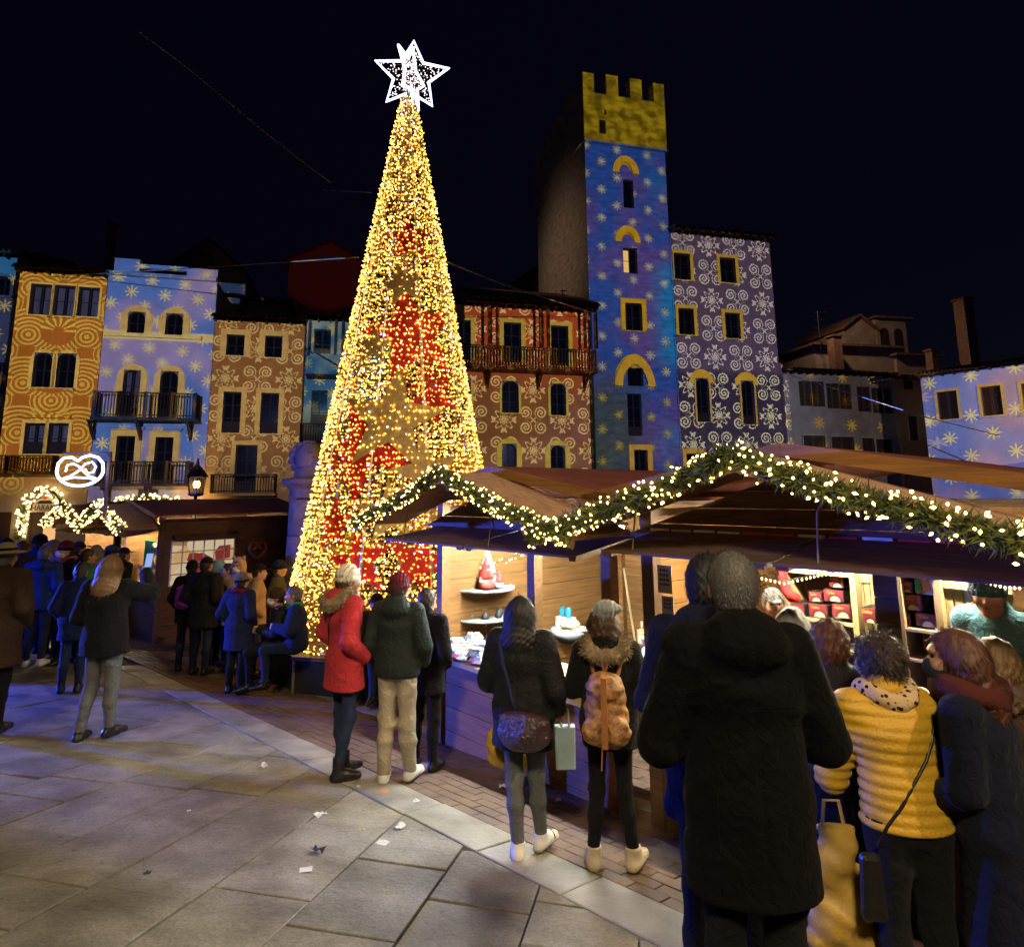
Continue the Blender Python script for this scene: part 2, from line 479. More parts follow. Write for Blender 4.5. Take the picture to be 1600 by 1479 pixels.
class Bld:
    def __init__(s, name, label, u0, u1, vt, off=0.0, depth=9.0, wall=None, vref=500, s0=None, s1=None, zt=None, cat='building', key=None, ang=None, root=None):
        s.off = off
        s.s0 = fac(u0, vref, off)[0] if s0 is None else s0
        s.s1 = fac(u1, vref, off)[0] if s1 is None else s1
        s.zt = fac((u0 + u1) / 2, vt, off)[1] if zt is None else zt
        s.W = s.s1 - s.s0; s.depth = depth
        p = FP + FN * off + FT * s.s0
        s.root = thing(name, label, cat, (p.x, p.y, 0), FANG)
        s.wallm = wall or M_PLASTER
        s.holes = []; s.key = key
        FRAMES[key] = []
    def px(s, u0, v0, u1, v1):
        um, vm = (u0 + u1) / 2, (v0 + v1) / 2
        return fac(u0, vm, s.off)[0] - s.s0, fac(u1, vm, s.off)[0] - s.s0, fac(um, v1, s.off)[1], fac(um, v0, s.off)[1]
    def win(s, u0, v0, u1, v1, arch=False, sur=0.22, sill=True, kind='casement', curtain=False, lit=False, name='window', sproud=0.05, cornice=False, glow_w=None, surtop_only=False):
        x0, x1, z0, z1 = s.px(u0, v0, u1, v1)
        s.holes.append((x0, x1, z0, z1, arch))
        W = x1 - x0
        FRAMES[s.key].append((s.s0 + x0, s.s0 + x1, z0, z1, arch, sur if glow_w is None else glow_w))
        zs = z1 - W / 2 if arch else z1
        # joinery
        j = MB(); t = 0.055; y0, y1 = 0.17, 0.22
        j.b(x0, x0 + t, y0, y1, z0, z1); j.b(x1 - t, x1, y0, y1, z0, z1); j.b(x0 + t, x1 - t, y0, y1, z0, z0 + t); j.b(x0 + t, x1 - t, y0, y1, z1 - t, z1)
        xm = (x0 + x1) / 2
        if kind in ('casement', 'door'):
            j.b(xm - .035, xm + .035, y0 - .004, y1, z0 + t, z1 - t)
            for q in ((.36, .68) if z1 - z0 > 1.7 else (.5,)):
                zq = z0 + (z1 - z0) * q
                j.b(x0 + t, xm - .036, y0 + .008, y1, zq - .018, zq + .018); j.b(xm + .036, x1 - t, y0 + .008, y1, zq - .018, zq + .018)
            if kind == 'door':
                j.b(x0 + t, xm - .036, y0 + .012, y1, z0 + t, z0 + .55); j.b(xm + .036, x1 - t, y0 + .012, y1, z0 + t, z0 + .55)
        wn_ = j.obj(name, M_SHUT, s.root)
        if kind == 'shutter':
            for a, b in ((x0 + .01, xm - .01), (xm + .01, x1 - .01)):
                q = MB(); q.b(a, a + .06, .08, .13, z0 + .02, z1 - .02); q.b(b - .06, b, .08, .13, z0 + .02, z1 - .02)
                k = max(5, int((z1 - z0) / .085))
                for i in range(k):
                    zz = z0 + .04 + (z1 - z0 - .08) * (i + .5) / k
                    q.box(((a + b) / 2, .105, zz), (b - a - .11, .012, .075), Matrix.Rotation(R(-35), 3, 'X'))
                q.obj('shutter', M_SHUT, wn_)
        g_ = MB(); g_.b(x0 + .02, x1 - .02, .195, .205, z0 + .02, z1 - .02)
        g_.obj('pane', M_LITROOM if lit else M_GLASS, wn_)
        if curtain:
            c = MB(); kx = 14
            for a, b in ((x0 + .09, xm - .08), (xm + .08, x1 - .09)):
                vs = [(a + (b - a) * i / kx, .188 + .004 * math.sin(i * 2.4), z) for z in (z0 + .09, z1 - .09) for i in range(kx + 1)]
                c.add(vs, [(i, i + 1, kx + 2 + i, kx + 1 + i) for i in range(kx)])
            c.obj('curtain', M_CURT, wn_)
        # stone surround
        if sur > 0:
            f = MB(); w = sur
            if arch:
                inn = [(x0, z0)] + arc(x0, x1, zs) + [(x1, z0)]; out = [(x0 - w, z0)] + arc(x0 - w, x1 + w, zs) + [(x1 + w, z0)]
            else:
                inn = [(x0, z0), (x0, z1), (x1, z1), (x1, z0)]; out = [(x0 - w, z0), (x0 - w, z1 + w), (x1 + w, z1 + w), (x1 + w, z0)]
            f.ring(out, inn, -sproud, .03)
            f.obj('surround', M_STONE, s.root)
        if sill:
            q = MB(); q.b(x0 - max(sur, .1) - .05, x1 + max(sur, .1) + .05, -.12, .05, z0 - .12, z0 - .003)
            q.obj('sill', M_STONE, s.root)
        if cornice:
            q = MB(); zc = z1 + sur
            q.b(x0 - sur - .06, x1 + sur + .06, -.12, .03, zc + .003, zc + .08); q.b(x0 - sur - .12, x1 + sur + .12, -.18, .03, zc + .083, zc + .15)
            q.obj('cornice', M_STONE, s.root)
        return wn_, (x0, x1, z0, z1)
    def close(s, roof=True, over=0.55, slope=0.28, batter=None):
        """build the wall around the openings, then the roof"""
        W, zt = s.W, s.zt
        xs = sorted({0.0, W} | {h[0] for h in s.holes} | {h[1] for h in s.holes}); zs = sorted({BZ, zt} | {h[2] for h in s.holes} | {h[3] for h in s.holes})
        m = MB()
        for i in range(len(xs) - 1):
            for k in range(len(zs) - 1):
                cx, cz = (xs[i] + xs[i + 1]) / 2, (zs[k] + zs[k + 1]) / 2
                if any(h[0] < cx < h[1] and h[2] < cz < h[3] for h in s.holes): continue
                m.add([(xs[i], 0, zs[k]), (xs[i + 1], 0, zs[k]), (xs[i + 1], 0, zs[k + 1]), (xs[i], 0, zs[k + 1])], [(0, 1, 2, 3)])
        for x0, x1, z0, z1, ar in s.holes:
            D = .24
            if ar:
                zs_ = z1 - (x1 - x0) / 2; A = arc(x0, x1, zs_)
                cx = (x0 + x1) / 2
                for (ax, az), (bx, bz) in zip(A[:-1], A[1:]):
                    m.add([(ax, 0, az), (bx, 0, bz), (bx, 0, z1), (ax, 0, z1)], [(0, 1, 2, 3)])
                    m.add([(ax, 0, az), (ax, D, az), (bx, D, bz), (bx, 0, bz)], [(0, 1, 2, 3)])
                    m.add([(ax, D, az), (bx, D, bz), (bx, D, z1), (ax, D, z1)], [(0, 1, 2, 3)])
                    m.add([(ax, .165, az), (bx, .165, bz), (bx, .165, z1), (ax, .165, z1)], [(0, 1, 2, 3)])
            else:
                zs_ = z1; m.add([(x0, 0, z1), (x0, D, z1), (x1, D, z1), (x1, 0, z1)], [(0, 1, 2, 3)])
            m.add([(x0, 0, z0), (x0, D, z0), (x0, D, zs_), (x0, 0, zs_)], [(0, 1, 2, 3)])
            m.add([(x1, 0, z0), (x1, 0, zs_), (x1, D, zs_), (x1, D, z0)], [(0, 1, 2, 3)])
            m.add([(x0, 0, z0), (x1, 0, z0), (x1, D, z0), (x0, D, z0)], [(0, 1, 2, 3)])
        d = s.depth
        m.add([(0, 0, BZ), (0, d, BZ), (0, d, zt), (0, 0, zt)], [(0, 3, 2, 1)])
        m.add([(W, 0, BZ), (W, d, BZ), (W, d, zt), (W, 0, zt)], [(0, 1, 2, 3)])
        m.add([(0, d, BZ), (W, d, BZ), (W, d, zt), (0, d, zt)], [(1, 0, 3, 2)])
        m.add([(0, .25, zt - .02), (W, .25, zt - .02), (W, d, zt - .02), (0, d, zt - .02)], [(0, 1, 2, 3)])
        m.obj('wall', s.wallm, s.root)
        if roof:
            r = MB(); zr = zt + slope * (d / 2 + over)
            th = .10
            r.add([(-.12, -over, zt + .02), (W + .12, -over, zt + .02), (W + .12, d / 2, zr), (-.12, d / 2, zr),
                   (-.12, -over, zt + .02 + th), (W + .12, -over, zt + .02 + th), (W + .12, d / 2, zr + th), (-.12, d / 2, zr + th),
                   (-.12, d + .3, zt + .02), (W + .12, d + .3, zt + .02), (W + .12, d + .3, zt + .12), (-.12, d + .3, zt + .12)],
                  [(0, 3, 2, 1), (4, 5, 6, 7), (0, 1, 5, 4), (7, 6, 10, 11), (1, 2, 6, 5), (0, 4, 7, 3), (2, 3, 8, 9), (2, 9, 10, 6), (3, 7, 11, 8), (8, 11, 10, 9)])
            ro = r.obj('roof', M_TILE, s.root)
            t = MB(); k = int((W + .2) / .21)
            for i in range(k):
                x = -.08 + (W + .16) * (i + .5) / k
                t.tube([(x, -over - .05, zt + .14), (x, d / 2 * .55, zt + .14 + slope * (d / 2 * .55 + over))], .065, 5)
            t.obj('tile_rows', M_TILE, ro, kind='stuff')
            f = MB(); k = max(3, int(W / .55))
            for i in range(k + 1):
                x = .05 + (W - .1) * i / k
                f.b(x - .045, x + .045, -over + .03, .0, zt - .10, zt + .015)
            f.obj('rafter_ends', M_DARKWOOD, ro, kind='stuff')
        return s
    def balcony(s, u0, v0, u1, v1, proj=0.75, wood_=True, brackets=(), bracket_v=None, posts=0, name='balcony', balw=0.045, gap=0.12, slab=True, m=None):
        x0, x1, z0, z1 = s.px(u0, v0, u1, v1)
        m = m or (M_DARKWOOD if wood_ else M_IRON)
        b = MB(); b.b(x0 - .04, x1 + .04, -proj - .04, -.003, z0 - .13, z0)
        bo = b.obj(name, m if wood_ else M_STONE, s.root)
        q = MB(); rw = .05 if wood_ else .02
        q.b(x0, x1, -proj - .02, -proj + .05, z1 - .06, z1)
        for xx in (x0 + .03, x1 - .03): q.b(xx - .03, xx + .03, -proj + .04, -.003, z1 - .06, z1 - .004)
        q.obj('rail', m, bo)
        q = MB(); q.b(x0, x1, -proj - .01, -proj + .04, z0 + .07, z0 + .12); q.obj('rail', m, bo)
        k = MB(); nb = int((x1 - x0) / gap)
        for i in range(nb + 1):
            x = x0 + .02 + (x1 - x0 - .04) * i / nb
            if wood_: k.b(x - balw / 2, x + balw / 2, -proj, -proj + .03, z0 + .004, z1 - .062)
            else: k.tube([(x, -proj + .015, z0 + .004), (x, -proj - .05, z0 + (z1 - z0) * .35), (x, -proj + .015, z1 - .03)], .011, 4)
        for yy in np.linspace(-proj + .13, -.06, 5):
            for xx in (x0 + .03, x1 - .03): k.b(xx - .02, xx + .02, yy - .02, yy + .02, z0 + .004, z1 - .062)
        k.obj('balusters', m, bo, kind='stuff')
        for xx in np.linspace(x0 + .05, x1 - .05, posts) if posts else ():
            p = MB(); p.b(xx - .06, xx + .06, -proj - .03, -proj + .09, z0 - .1, z1 + .03); p.obj('post', m, bo)
        for u in brackets:
            xx = s.px(u - 1, 600, u + 1, 601)[0]; zb = z0 - .13 - .75
            p = MB()
            p.bar((xx, -.05, zb), (xx, -proj + .1, z0 - .16), .11, .13); p.b(xx - .06, xx + .06, -.11, -.003, zb - .1, z0 - .135); p.b(xx - .06, xx + .06, -proj, -.112, z0 - .25, z0 - .133)
            p.obj('bracket', m, bo)
        return bo
    def part(s, name, u0, v0, u1, v1, y0, y1, m, parent=None):
        x0, x1, z0, z1 = s.px(u0, v0, u1, v1)
        b = MB(); b.b(x0, x1, y0, y1, z0, z1); return b.obj(name, m, parent or s.root)

# --- far left sliver
O = Bld('town_house', 'narrow blue-lit house cut off by the left edge of the picture', -60, 24, 400, off=-.2, key='O', vref=560)
O.win(-8, 432, 17, 462, arch=True, sur=.15); O.win(-14, 566, 10, 616, sur=.15); O.win(-14, 650, 4, 700, sur=.15)
O.close()
# --- A: orange
A = Bld('town_house', 'house lit orange with swirling fans, triple window under the eaves', 31, 169, 428, key='A', vref=428)
A.win(47, 444, 80, 492, sur=.10, curtain=True); A.win(84, 446, 117, 494, sur=.10, curtain=True); A.win(122, 449, 155, 495, sur=.10, curtain=True)
A.win(52, 551, 81, 605, arch=True, sur=.16, sill=False); A.win(89, 552, 118, 606, arch=True, sur=.16, sill=False)
A.part('sill', 42, 606, 117, 611, -.14, .02, M_STONE)
A.win(38, 661, 69, 709, sur=.14, sill=False, kind='door', curtain=True); A.win(75, 661, 106, 709, sur=.14, sill=False, kind='door', curtain=True)
A.part('cornice', 30, 648, 112, 653, -.2, .02, M_STONE)
A.balcony(-22, 712, 20, 737, .7); A.balcony(27, 712, 92, 737, .7)
x0, x1, z0, z1 = A.px(44, 776, 88, 860)
A.holes.append((x0, x1, z0, z1, True))
dr = MB(); dr.b(x0 + .02, x0 + .5, .2, .24, z0, z1 - .7); A_door = dr.obj('door', M_SHUT, A.root)
b = MB(); b.b(x0 - .05, x1 + .05, 1.6, 1.65, z0, z1); b.obj('shop_back_wall', glow('shop_glow', (1, .55, .22), .9), A_door)
for i, cc in enumerate([(.7, .2, .12), (.6, .4, .15), (.4, .15, .1), (.75, .6, .35)]):
    b = MB()
    for k in range(5): b.b(x0 + .5 + i * .28, x0 + .74 + i * .28, 1.1, 1.3, z0 + .9 + k * .32, z0 + 1.12 + k * .32 - .04 * (k % 2))
    b.obj('shop_shelf', mat('shop_goods_%d' % i, cc, .6), A_door)
# sign over the door
zs_ = z1 - (x1 - x0) / 2
sg = MB(); sg.prism([(x0 + .02, zs_ - .12)] + [(x1 - .02, zs_ - .12)] + arc(x0 + .04, x1 - .04, zs_)[::-1], .02, .07)
M_SIGN = mat('sign_board', (0.70, 0.66, 0.60), .6, .08)
sgo = sg.obj('door_sign', M_SIGN, A.root)
def text(body, size, m, parent, loc, rot=(R(90), 0, 0), depth=.004, name='lettering', align='CENTER', sx=1.0):
    c = bpy.data.curves.new(name, 'FONT'); c.body = body; c.size = size; c.extrude = depth; c.align_x = align; c.align_y = 'CENTER'; c.resolution_u = 2
    t = bpy.data.objects.new(name, c); COL.objects.link(t)
    bpy.context.view_layer.update()
    me = bpy.data.meshes.new_from_object(t); bpy.data.objects.remove(t)
    me.materials.clear(); me.materials.append(m)
    o = link(name, me, parent); o.location = loc; o.rotation_euler = rot; o.scale = (sx, 1, 1)
    return o
M_INK = mat('sign_ink', (0.03, 0.025, 0.03), .6, 0, bump=0)
text('HARAMI', .34, M_INK, sgo, ((x0 + x1) / 2, .012, zs_ + .06), sx=.8)
b = MB(); b.prism([((x0 + x1) / 2 + .09 * math.cos(a), zs_ + .52 + .09 * math.sin(a)) for a in np.linspace(0, 2 * PI, 13)[:-1]], .008, .03); b.obj('emblem', mat('sign_red', (.6, .1, .04), .5, 0), sgo)
b = MB(); b.prism([((x0 + x1) / 2 + x, zs_ + .24 + z) for x, z in ((-.33, 0), (.33, 0), (.2, .14), (-.2, .14))], .008, .03); b.obj('emblem', M_INK, sgo)
A.part('side_door', -6, 800, 16, 850, -.02, .02, M_SHUT)
A.close()
# --- B: blue with stars
B = Bld('town_house', 'blue-lit house with yellow stars and two dark wooden balconies', 169, 341, 436, key='B', vref=436)
B.win(200, 487, 227, 521, arch=True, sur=.30, sill=False); B.win(259, 490, 286, 524, arch=True, sur=.30, sill=False)
B.part('string_course', 164, 522, 316, 528, -.13, .01, M_STONE)
B.win(191, 578, 218, 655, arch=True, sur=.28, sill=False, kind='door', curtain=True); B.win(249, 580, 277, 656, arch=True, sur=.28, sill=False, kind='door')
B.win(180, 681, 209, 755, sur=.26, sill=False, kind='door', cornice=True); B.win(241, 683, 269, 756, sur=.26, sill=False, kind='door', cornice=True)
B.balcony(156, 617, 313, 655, .9, brackets=(156, 228, 305), posts=5)
B.balcony(162, 722, 302, 755, .9, brackets=(188, 250), posts=5)
B.part('sign_board', 216, 765, 247, 778, -.05, .0, M_INK)
B.close(roof=False)
# parapet and roof terrace
pr = MB(); zt = B.zt
pr.b(-.05, B.W + .05, -.25, 0, zt, zt + .18); pr.obj('cornice', M_STONE, B.root)
pr = MB(); pr.b(.1, 1.2, .3, .6, zt + .03, zt + 1.0); pr.b(B.W - 1.5, B.W - .1, .3, .6, zt + .03, zt + .75); pr.b(1.2, B.W - 1.5, .35, .55, zt + .6, zt + .8); pr.obj('parapet', M_PLASTER, B.root)
# --- C: brown scrollwork
Cb = Bld('town_house', 'brown-lit house with scrollwork and a small iron balcony', 336, 477, 503, key='C', vref=503)
Cb.win(354, 523, 382, 555, sur=.28, sill=False); Cb.win(414, 525, 441, 558, sur=.28, sill=False)
Cb.win(348, 612, 376, 676, sur=.24, kind='door', sill=False); Cb.win(407, 614, 435, 677, sur=.24, kind='door', sill=False)
Cb.win(367, 695, 401, 770, sur=.20, kind='door', sill=False)
Cb.balcony(333, 741, 432, 770, .7, wood_=False)
Cb.close()
# --- D: gallery house left of the tree
D = Bld('town_house', 'pale blue gallery house half hidden by the tree', 478, 610, 503, key='D', vref=503, off=-.25)
D.win(490, 514, 517, 560, sur=.0, sill=False, kind='door'); D.win(486, 610, 511, 664, sur=0, sill=False, kind='door'); D.win(552, 520, 578, 560, sur=0, sill=False)
D.part('parapet', 479, 559, 606, 590, -.8, -.68, mat('blue_parapet', (.20, .28, .36), .8))
D.part('gallery_floor', 479, 590, 606, 594, -.85, -.003, M_DARKWOOD)
for u in (483, 523, 534, 575): D.part('gallery_post', u, 505, u + 4, 560, -.8, -.68, M_DARKWOOD)
D.balcony(470, 664, 600, 695, .7)
D.close(over=.9)
# --- E: red house with timber gallery
Eb = Bld('town_house', 'red scroll-lit house with a dark timber gallery beside the tower', 640, 924, 480, key='E', vref=520, off=.05)
for a, b, v in ((716, 735, 500), (787, 814, 504), (861, 888, 509)): Eb.win(a, v, b, v + 62, sur=.24, sill=False, kind='door')
for a, b, v in ((709, 735, 590), (784, 810, 595), (860, 884, 599)): Eb.win(a, v, b, v + 50, arch=True, sur=.14)
for a, b, v in ((712, 734, 690), (784, 807, 693), (860, 883, 696)): Eb.win(a, v, b, v + 55, arch=True, sur=.30, sill=False)
Eb.balcony(700, 548, 922, 580, 1.0, brackets=(762, 841, 913), gap=.16, balw=.07)
for u in (757, 769, 835, 847, 903, 919): Eb.part('gallery_post', u, 483, u + 4, 550, -1.0, -.86, M_DARKWOOD)
Eb.part('gallery_beam', 700, 478, 924, 484, -1.02, -.84, M_DARKWOOD)
Eb.close(over=1.25, slope=.42)
Eb.part('downpipe', 921, 500, 923.5, 735, -.12, -.03, M_IRON)
# --- the tower
T = Bld('tower', 'tall crenellated stone tower lit blue with stars and a yellow top', 911, 1042, 227, key='T', wall=M_RUBBLE, depth=10.0, vref=500, s0=4.54, s1=9.70)
T.win(974, 281, 990, 325, sur=0, sill=False, kind='plain'); T.win(974, 387, 996, 427, sur=0, sill=False, lit=False); T.win(977, 474, 1003, 516, sur=.28, sill=False)
T.win(981, 615, 1003, 681, sur=0, sill=False, kind='door'); T.win(991, 703, 1012, 745, sur=.3, sill=False)
wl_, (q0, q1, q2, q3) = T.win(981, 575, 1005, 603, sur=0, sill=False, kind='plain')
lb = MB(); xa, xb, za, zb = T.px(976, 390, 984, 424); lb.b(xa, xb, .18, .187, za, zb); lb.obj('lit_curtain', glow('lit_curtain', (1, .62, .2), .7), T.root)
def hood(u0, v0, u1, v1, w, pointed=False):
    x0, x1, z0, z1 = T.px(u0, v0, u1, v1); h = z1 - z0; cx = (x0 + x1) / 2; r = (x1 - x0) / 2
    k = 12; out, inn = [], []
    for i in range(k + 1):
        a = PI * i / k; e = 1.0 + (.22 * math.sin(a) ** 3 if pointed else 0)
        out.append((cx - r * math.cos(a), z0 + h / (1.22 if pointed else 1) * math.sin(a) * e))
        inn.append((cx - (r - w) * math.cos(a), z0 + (h / (1.22 if pointed else 1) - w) * math.sin(a) * e))
    f = MB(); f.ring(out, inn, -.10, .02); f.obj('hood_mould', M_STONE, T.root)
    HOODS.append((T.s0 + cx, z0, r, h / r, w))
HOODS = []
hood(956, 244, 997, 271, .42); hood(960, 353, 1000, 379, .42); hood(959, 553, 1023, 604, .48, True)
T.close(roof=False)
zt = T.zt; tw = T.W
c = MB(); o_ = .14
zc = zt + 3.05
c.b(-o_, tw + o_, -o_, 10 + o_, zt - .03, zc)
c.obj('battlement', M_RUBBLE, T.root)
mw = (tw + 2 * o_) / 7
for i in range(4):
    x = -o_ + i * 2 * mw * 1.0
    for y0_, y1_ in ((-o_, .5), (9.5, 10 + o_)):
        q = MB(); hh = 1.3 + rnd.uniform(-.06, .06); q.b(x, x + mw, y0_, y1_, zc - .01, zc + hh); q.obj('merlon', M_RUBBLE, T.root)
for i in range(3):
    q = MB(); y = 2.0 + i * 2.6
    q.b(-o_, .5, y, y + 1.2, zc - .01, zc + 1.3); q.obj('merlon', M_RUBBLE, T.root)
c = MB(); xa, xb, za, zb = T.px(935, 190, 945, 211); c.b(xa, xb, -o_ - .004, -o_ + .1, za, zb); xa, xb, za, zb = T.px(943, 174, 946, 182); c.b(xa, xb, -o_ - .004, 0, za, zb); c.obj('window', M_GLASS, T.root)
c = MB(); c.b(-.04 - o_, tw + .04 + o_, -.05 - o_, 0, zt - .15, zt - .03); c.obj('string_course', M_RUBBLE, T.root)
T.part('downpipe', 924, 480, 927, 735, -.09, -.01, M_IRON)
# --- F: white scrollwork
F_ = Bld('town_house', 'tall house right of the tower covered in white scrollwork light', 1046, 1201, 370, key='F', vref=450, s0=9.72, s1=16.5, off=.05)
F_.win(1053, 396, 1078, 437, sur=.22); F_.win(1125, 403, 1149, 442, sur=.22); F_.win(1060, 482, 1084, 523, sur=.22); F_.win(1133, 489, 1156, 529, sur=.22)
F_.win(1088, 591, 1108, 659, arch=True, sur=.12, kind='door'); F_.win(1159, 595, 1179, 663, arch=True, sur=.12, kind='door')
F_.win(1073, 709, 1095, 750, sur=.3, sill=False); F_.win(1149, 709, 1172, 750, sur=.3, sill=False)
F_.close(over=.7, slope=.2)
bt = MB(); zb = fac(1130, 563, .05)[1]
bt.add([(F_.W - .01, -.03, BZ), (F_.W + .55, -.03, BZ), (F_.W + .2, -.03, zb), (F_.W - .01, -.03, zb), (F_.W - .01, 8, BZ), (F_.W + .55, 8, BZ), (F_.W + .2, 8, zb), (F_.W - .01, 8, zb)],
       [(0, 1, 2, 3), (1, 5, 6, 2), (3, 2, 6, 7), (4, 7, 6, 5)])
bt.obj('buttress', M_PLASTER, F_.root)
F_.part('dormer', 1048, 346, 1090, 364, 1.5, 3.5, mat('lilac_plaster', (.32, .28, .45), .8))
for u, v in ((1083, 333), (1110, 348)): F_.part('chimney', u, v, u + 9, v + 30, 3, 3.5, M_TILE)
# --- G: darker house with shutters, H: narrow ochre house
G = Bld('town_house', 'dim low house with shuttered windows and sparse stars right of the scrollwork house', 1228, 1398, 574, key='G', vref=600, s0=16.75, s1=24.6, zt=8.72, wall=mat('grey_plaster', (.34, .31, .27), .85, .2, 1.2, .3, 8))
for a, b, v in ((1249, 1268, 595), (1269, 1288, 596), (1292, 1311, 599), (1312, 1330, 600), (1340, 1360, 604), (1363, 1381, 606), (1382, 1400, 607)): G.win(a, v, b, v + 39, sur=0, kind='shutter', sill=False)
for a, b, v in ((1256, 1290, 680), (1300, 1335, 682), (1348, 1367, 684), (1370, 1396, 686)): G.win(a, v, b, v + 45, sur=0.06, sill=False, kind='shutter')
G.close(over=.6, slope=.22)
Hh = Bld('town_house', 'narrow ochre house squeezed into the corner of the square', 1399, 1446, 592, key='H', vref=650, s0=24.62, s1=27.6, zt=8.6, off=.25, wall=mat('ochre_plaster', (.50, .36, .16), .85, .15))
Hh.win(1412, 594, 1428, 608, sur=0, kind='shutter', sill=False); Hh.win(1420, 650, 1435, 688, sur=0.05, kind='shutter', sill=False)
Hh.close(over=.5, slope=.2)
# --- I: lilac house on the right, turned towards the camera
Ig = Bld.__new__(Bld)
i0 = at_y(1443, 640, 36.2); IDIR = Vector((1, -1.30, 0)).normalized(); INN = Vector((IDIR.y, -IDIR.x, 0))
def facI(u, v):
    d = ray(u, v); t = (i0 - CAMP).dot(INN) / d.dot(INN); p = CAMP + d * t
    return (p - i0).dot(IDIR), p.z
class BldI(Bld):
    def __init__(s, name, label, key):
        s.off = 0; s.s0 = 0.0; s.s1 = 13.0; s.W = 13.0; s.depth = 8; s.zt = facI(1450, 588)[1]
        s.root = thing(name, label, 'building', (i0.x, i0.y, 0), math.atan2(IDIR.y, IDIR.x)); s.wallm = M_PLASTER; s.holes = []; s.key = key; FRAMES[key] = []
    def px(s, u0, v0, u1, v1):
        um, vm = (u0 + u1) / 2, (v0 + v1) / 2
        return facI(u0, vm)[0], facI(u1, vm)[0], facI(um, v1)[1], facI(um, v0)[1]
I_ = BldI('town_house', 'lilac star-lit house along the right edge of the picture', 'I')
I_.win(1466, 611, 1497, 655, sur=.14, kind='shutter'); I_.win(1534, 603, 1566, 649, sur=.14, kind='shutter'); I_.win(1598, 597, 1640, 645, sur=.14, kind='shutter')
I_.close(over=.5, slope=.2)

# --- dark houses, belfry and chimneys behind the first row
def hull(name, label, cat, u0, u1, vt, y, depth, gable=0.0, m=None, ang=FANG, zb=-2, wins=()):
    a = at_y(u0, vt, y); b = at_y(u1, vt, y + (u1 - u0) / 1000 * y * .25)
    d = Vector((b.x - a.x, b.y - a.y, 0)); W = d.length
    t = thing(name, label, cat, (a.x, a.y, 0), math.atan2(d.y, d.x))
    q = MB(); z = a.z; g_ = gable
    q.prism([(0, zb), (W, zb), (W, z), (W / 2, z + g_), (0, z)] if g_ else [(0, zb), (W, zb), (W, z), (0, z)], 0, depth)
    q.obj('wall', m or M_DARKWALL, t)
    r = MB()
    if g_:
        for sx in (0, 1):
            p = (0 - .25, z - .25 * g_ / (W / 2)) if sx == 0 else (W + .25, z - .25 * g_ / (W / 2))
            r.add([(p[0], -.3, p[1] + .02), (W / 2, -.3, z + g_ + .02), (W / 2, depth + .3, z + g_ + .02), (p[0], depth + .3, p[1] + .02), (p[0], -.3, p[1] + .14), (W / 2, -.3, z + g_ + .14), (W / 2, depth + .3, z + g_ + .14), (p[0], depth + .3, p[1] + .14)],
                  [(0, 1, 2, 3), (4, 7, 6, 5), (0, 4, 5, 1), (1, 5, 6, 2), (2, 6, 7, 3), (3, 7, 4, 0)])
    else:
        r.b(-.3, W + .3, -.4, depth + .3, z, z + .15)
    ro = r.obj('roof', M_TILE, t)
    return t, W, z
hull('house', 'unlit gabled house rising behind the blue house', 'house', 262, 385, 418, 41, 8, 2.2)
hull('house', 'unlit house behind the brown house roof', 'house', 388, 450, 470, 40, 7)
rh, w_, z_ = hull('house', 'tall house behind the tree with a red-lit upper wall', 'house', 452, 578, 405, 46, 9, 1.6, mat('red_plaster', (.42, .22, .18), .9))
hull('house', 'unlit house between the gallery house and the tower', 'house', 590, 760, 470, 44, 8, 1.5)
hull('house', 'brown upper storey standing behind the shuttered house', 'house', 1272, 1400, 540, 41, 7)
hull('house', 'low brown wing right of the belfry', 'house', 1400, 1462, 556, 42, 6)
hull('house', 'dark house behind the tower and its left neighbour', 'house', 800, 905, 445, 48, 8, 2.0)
bf, w_, z_ = hull('belfry', 'pale square belfry with twin arches above the dim roofs', 'belfry', 1367, 1414, 498, 45, 6)
for a in (.12, .58):
    q = MB(); x0, x1 = w_ * a, w_ * (a + .28)
    q.prism([(x0, z_ - 2.6), (x1, z_ - 2.6)] + arc(x0, x1, z_ - 1.0)[::-1], -.02, .05); q.obj('bell_opening', M_INK, bf)
bs, w2, z2 = hull('belfry_wing', 'sloping side wing joined to the belfry', 'building', 1318, 1366, 512, 44.5, 5, 0.9)
def chimney(label, u, v0, v1, y, w=.6, pots=False):
    a, b = at_y(u, v0, y), at_y(u, v1, y)
    t = thing('chimney', label, 'chimney', (a.x, a.y, 0), FANG)
    q = MB(); q.b(-w / 2, w / 2, -w / 2, w / 2, b.z - 1.5, a.z); q.obj('stack', mat('chimney_brick', (.22, .13, .09), .9, .3, 5), t)
    q = MB(); q.b(-w / 2 - .08, w / 2 + .08, -w / 2 - .08, w / 2 + .08, a.z, a.z + .12); q.obj('cap', M_TILE, t)
chimney('tall slim chimney above the orange house', 176, 352, 420, 40, .45)
chimney('squat chimney on the gabled house behind the blue house', 316, 402, 425, 39.5, 1.0)
chimney('tall brick chimney at the right edge above the lilac house', 1504, 470, 562, 40, .75)
chimney('short chimney between belfry and lilac house', 1455, 549, 566, 40, .5)
chimney('short chimney left of the belfry', 1303, 527, 545, 40, .6)
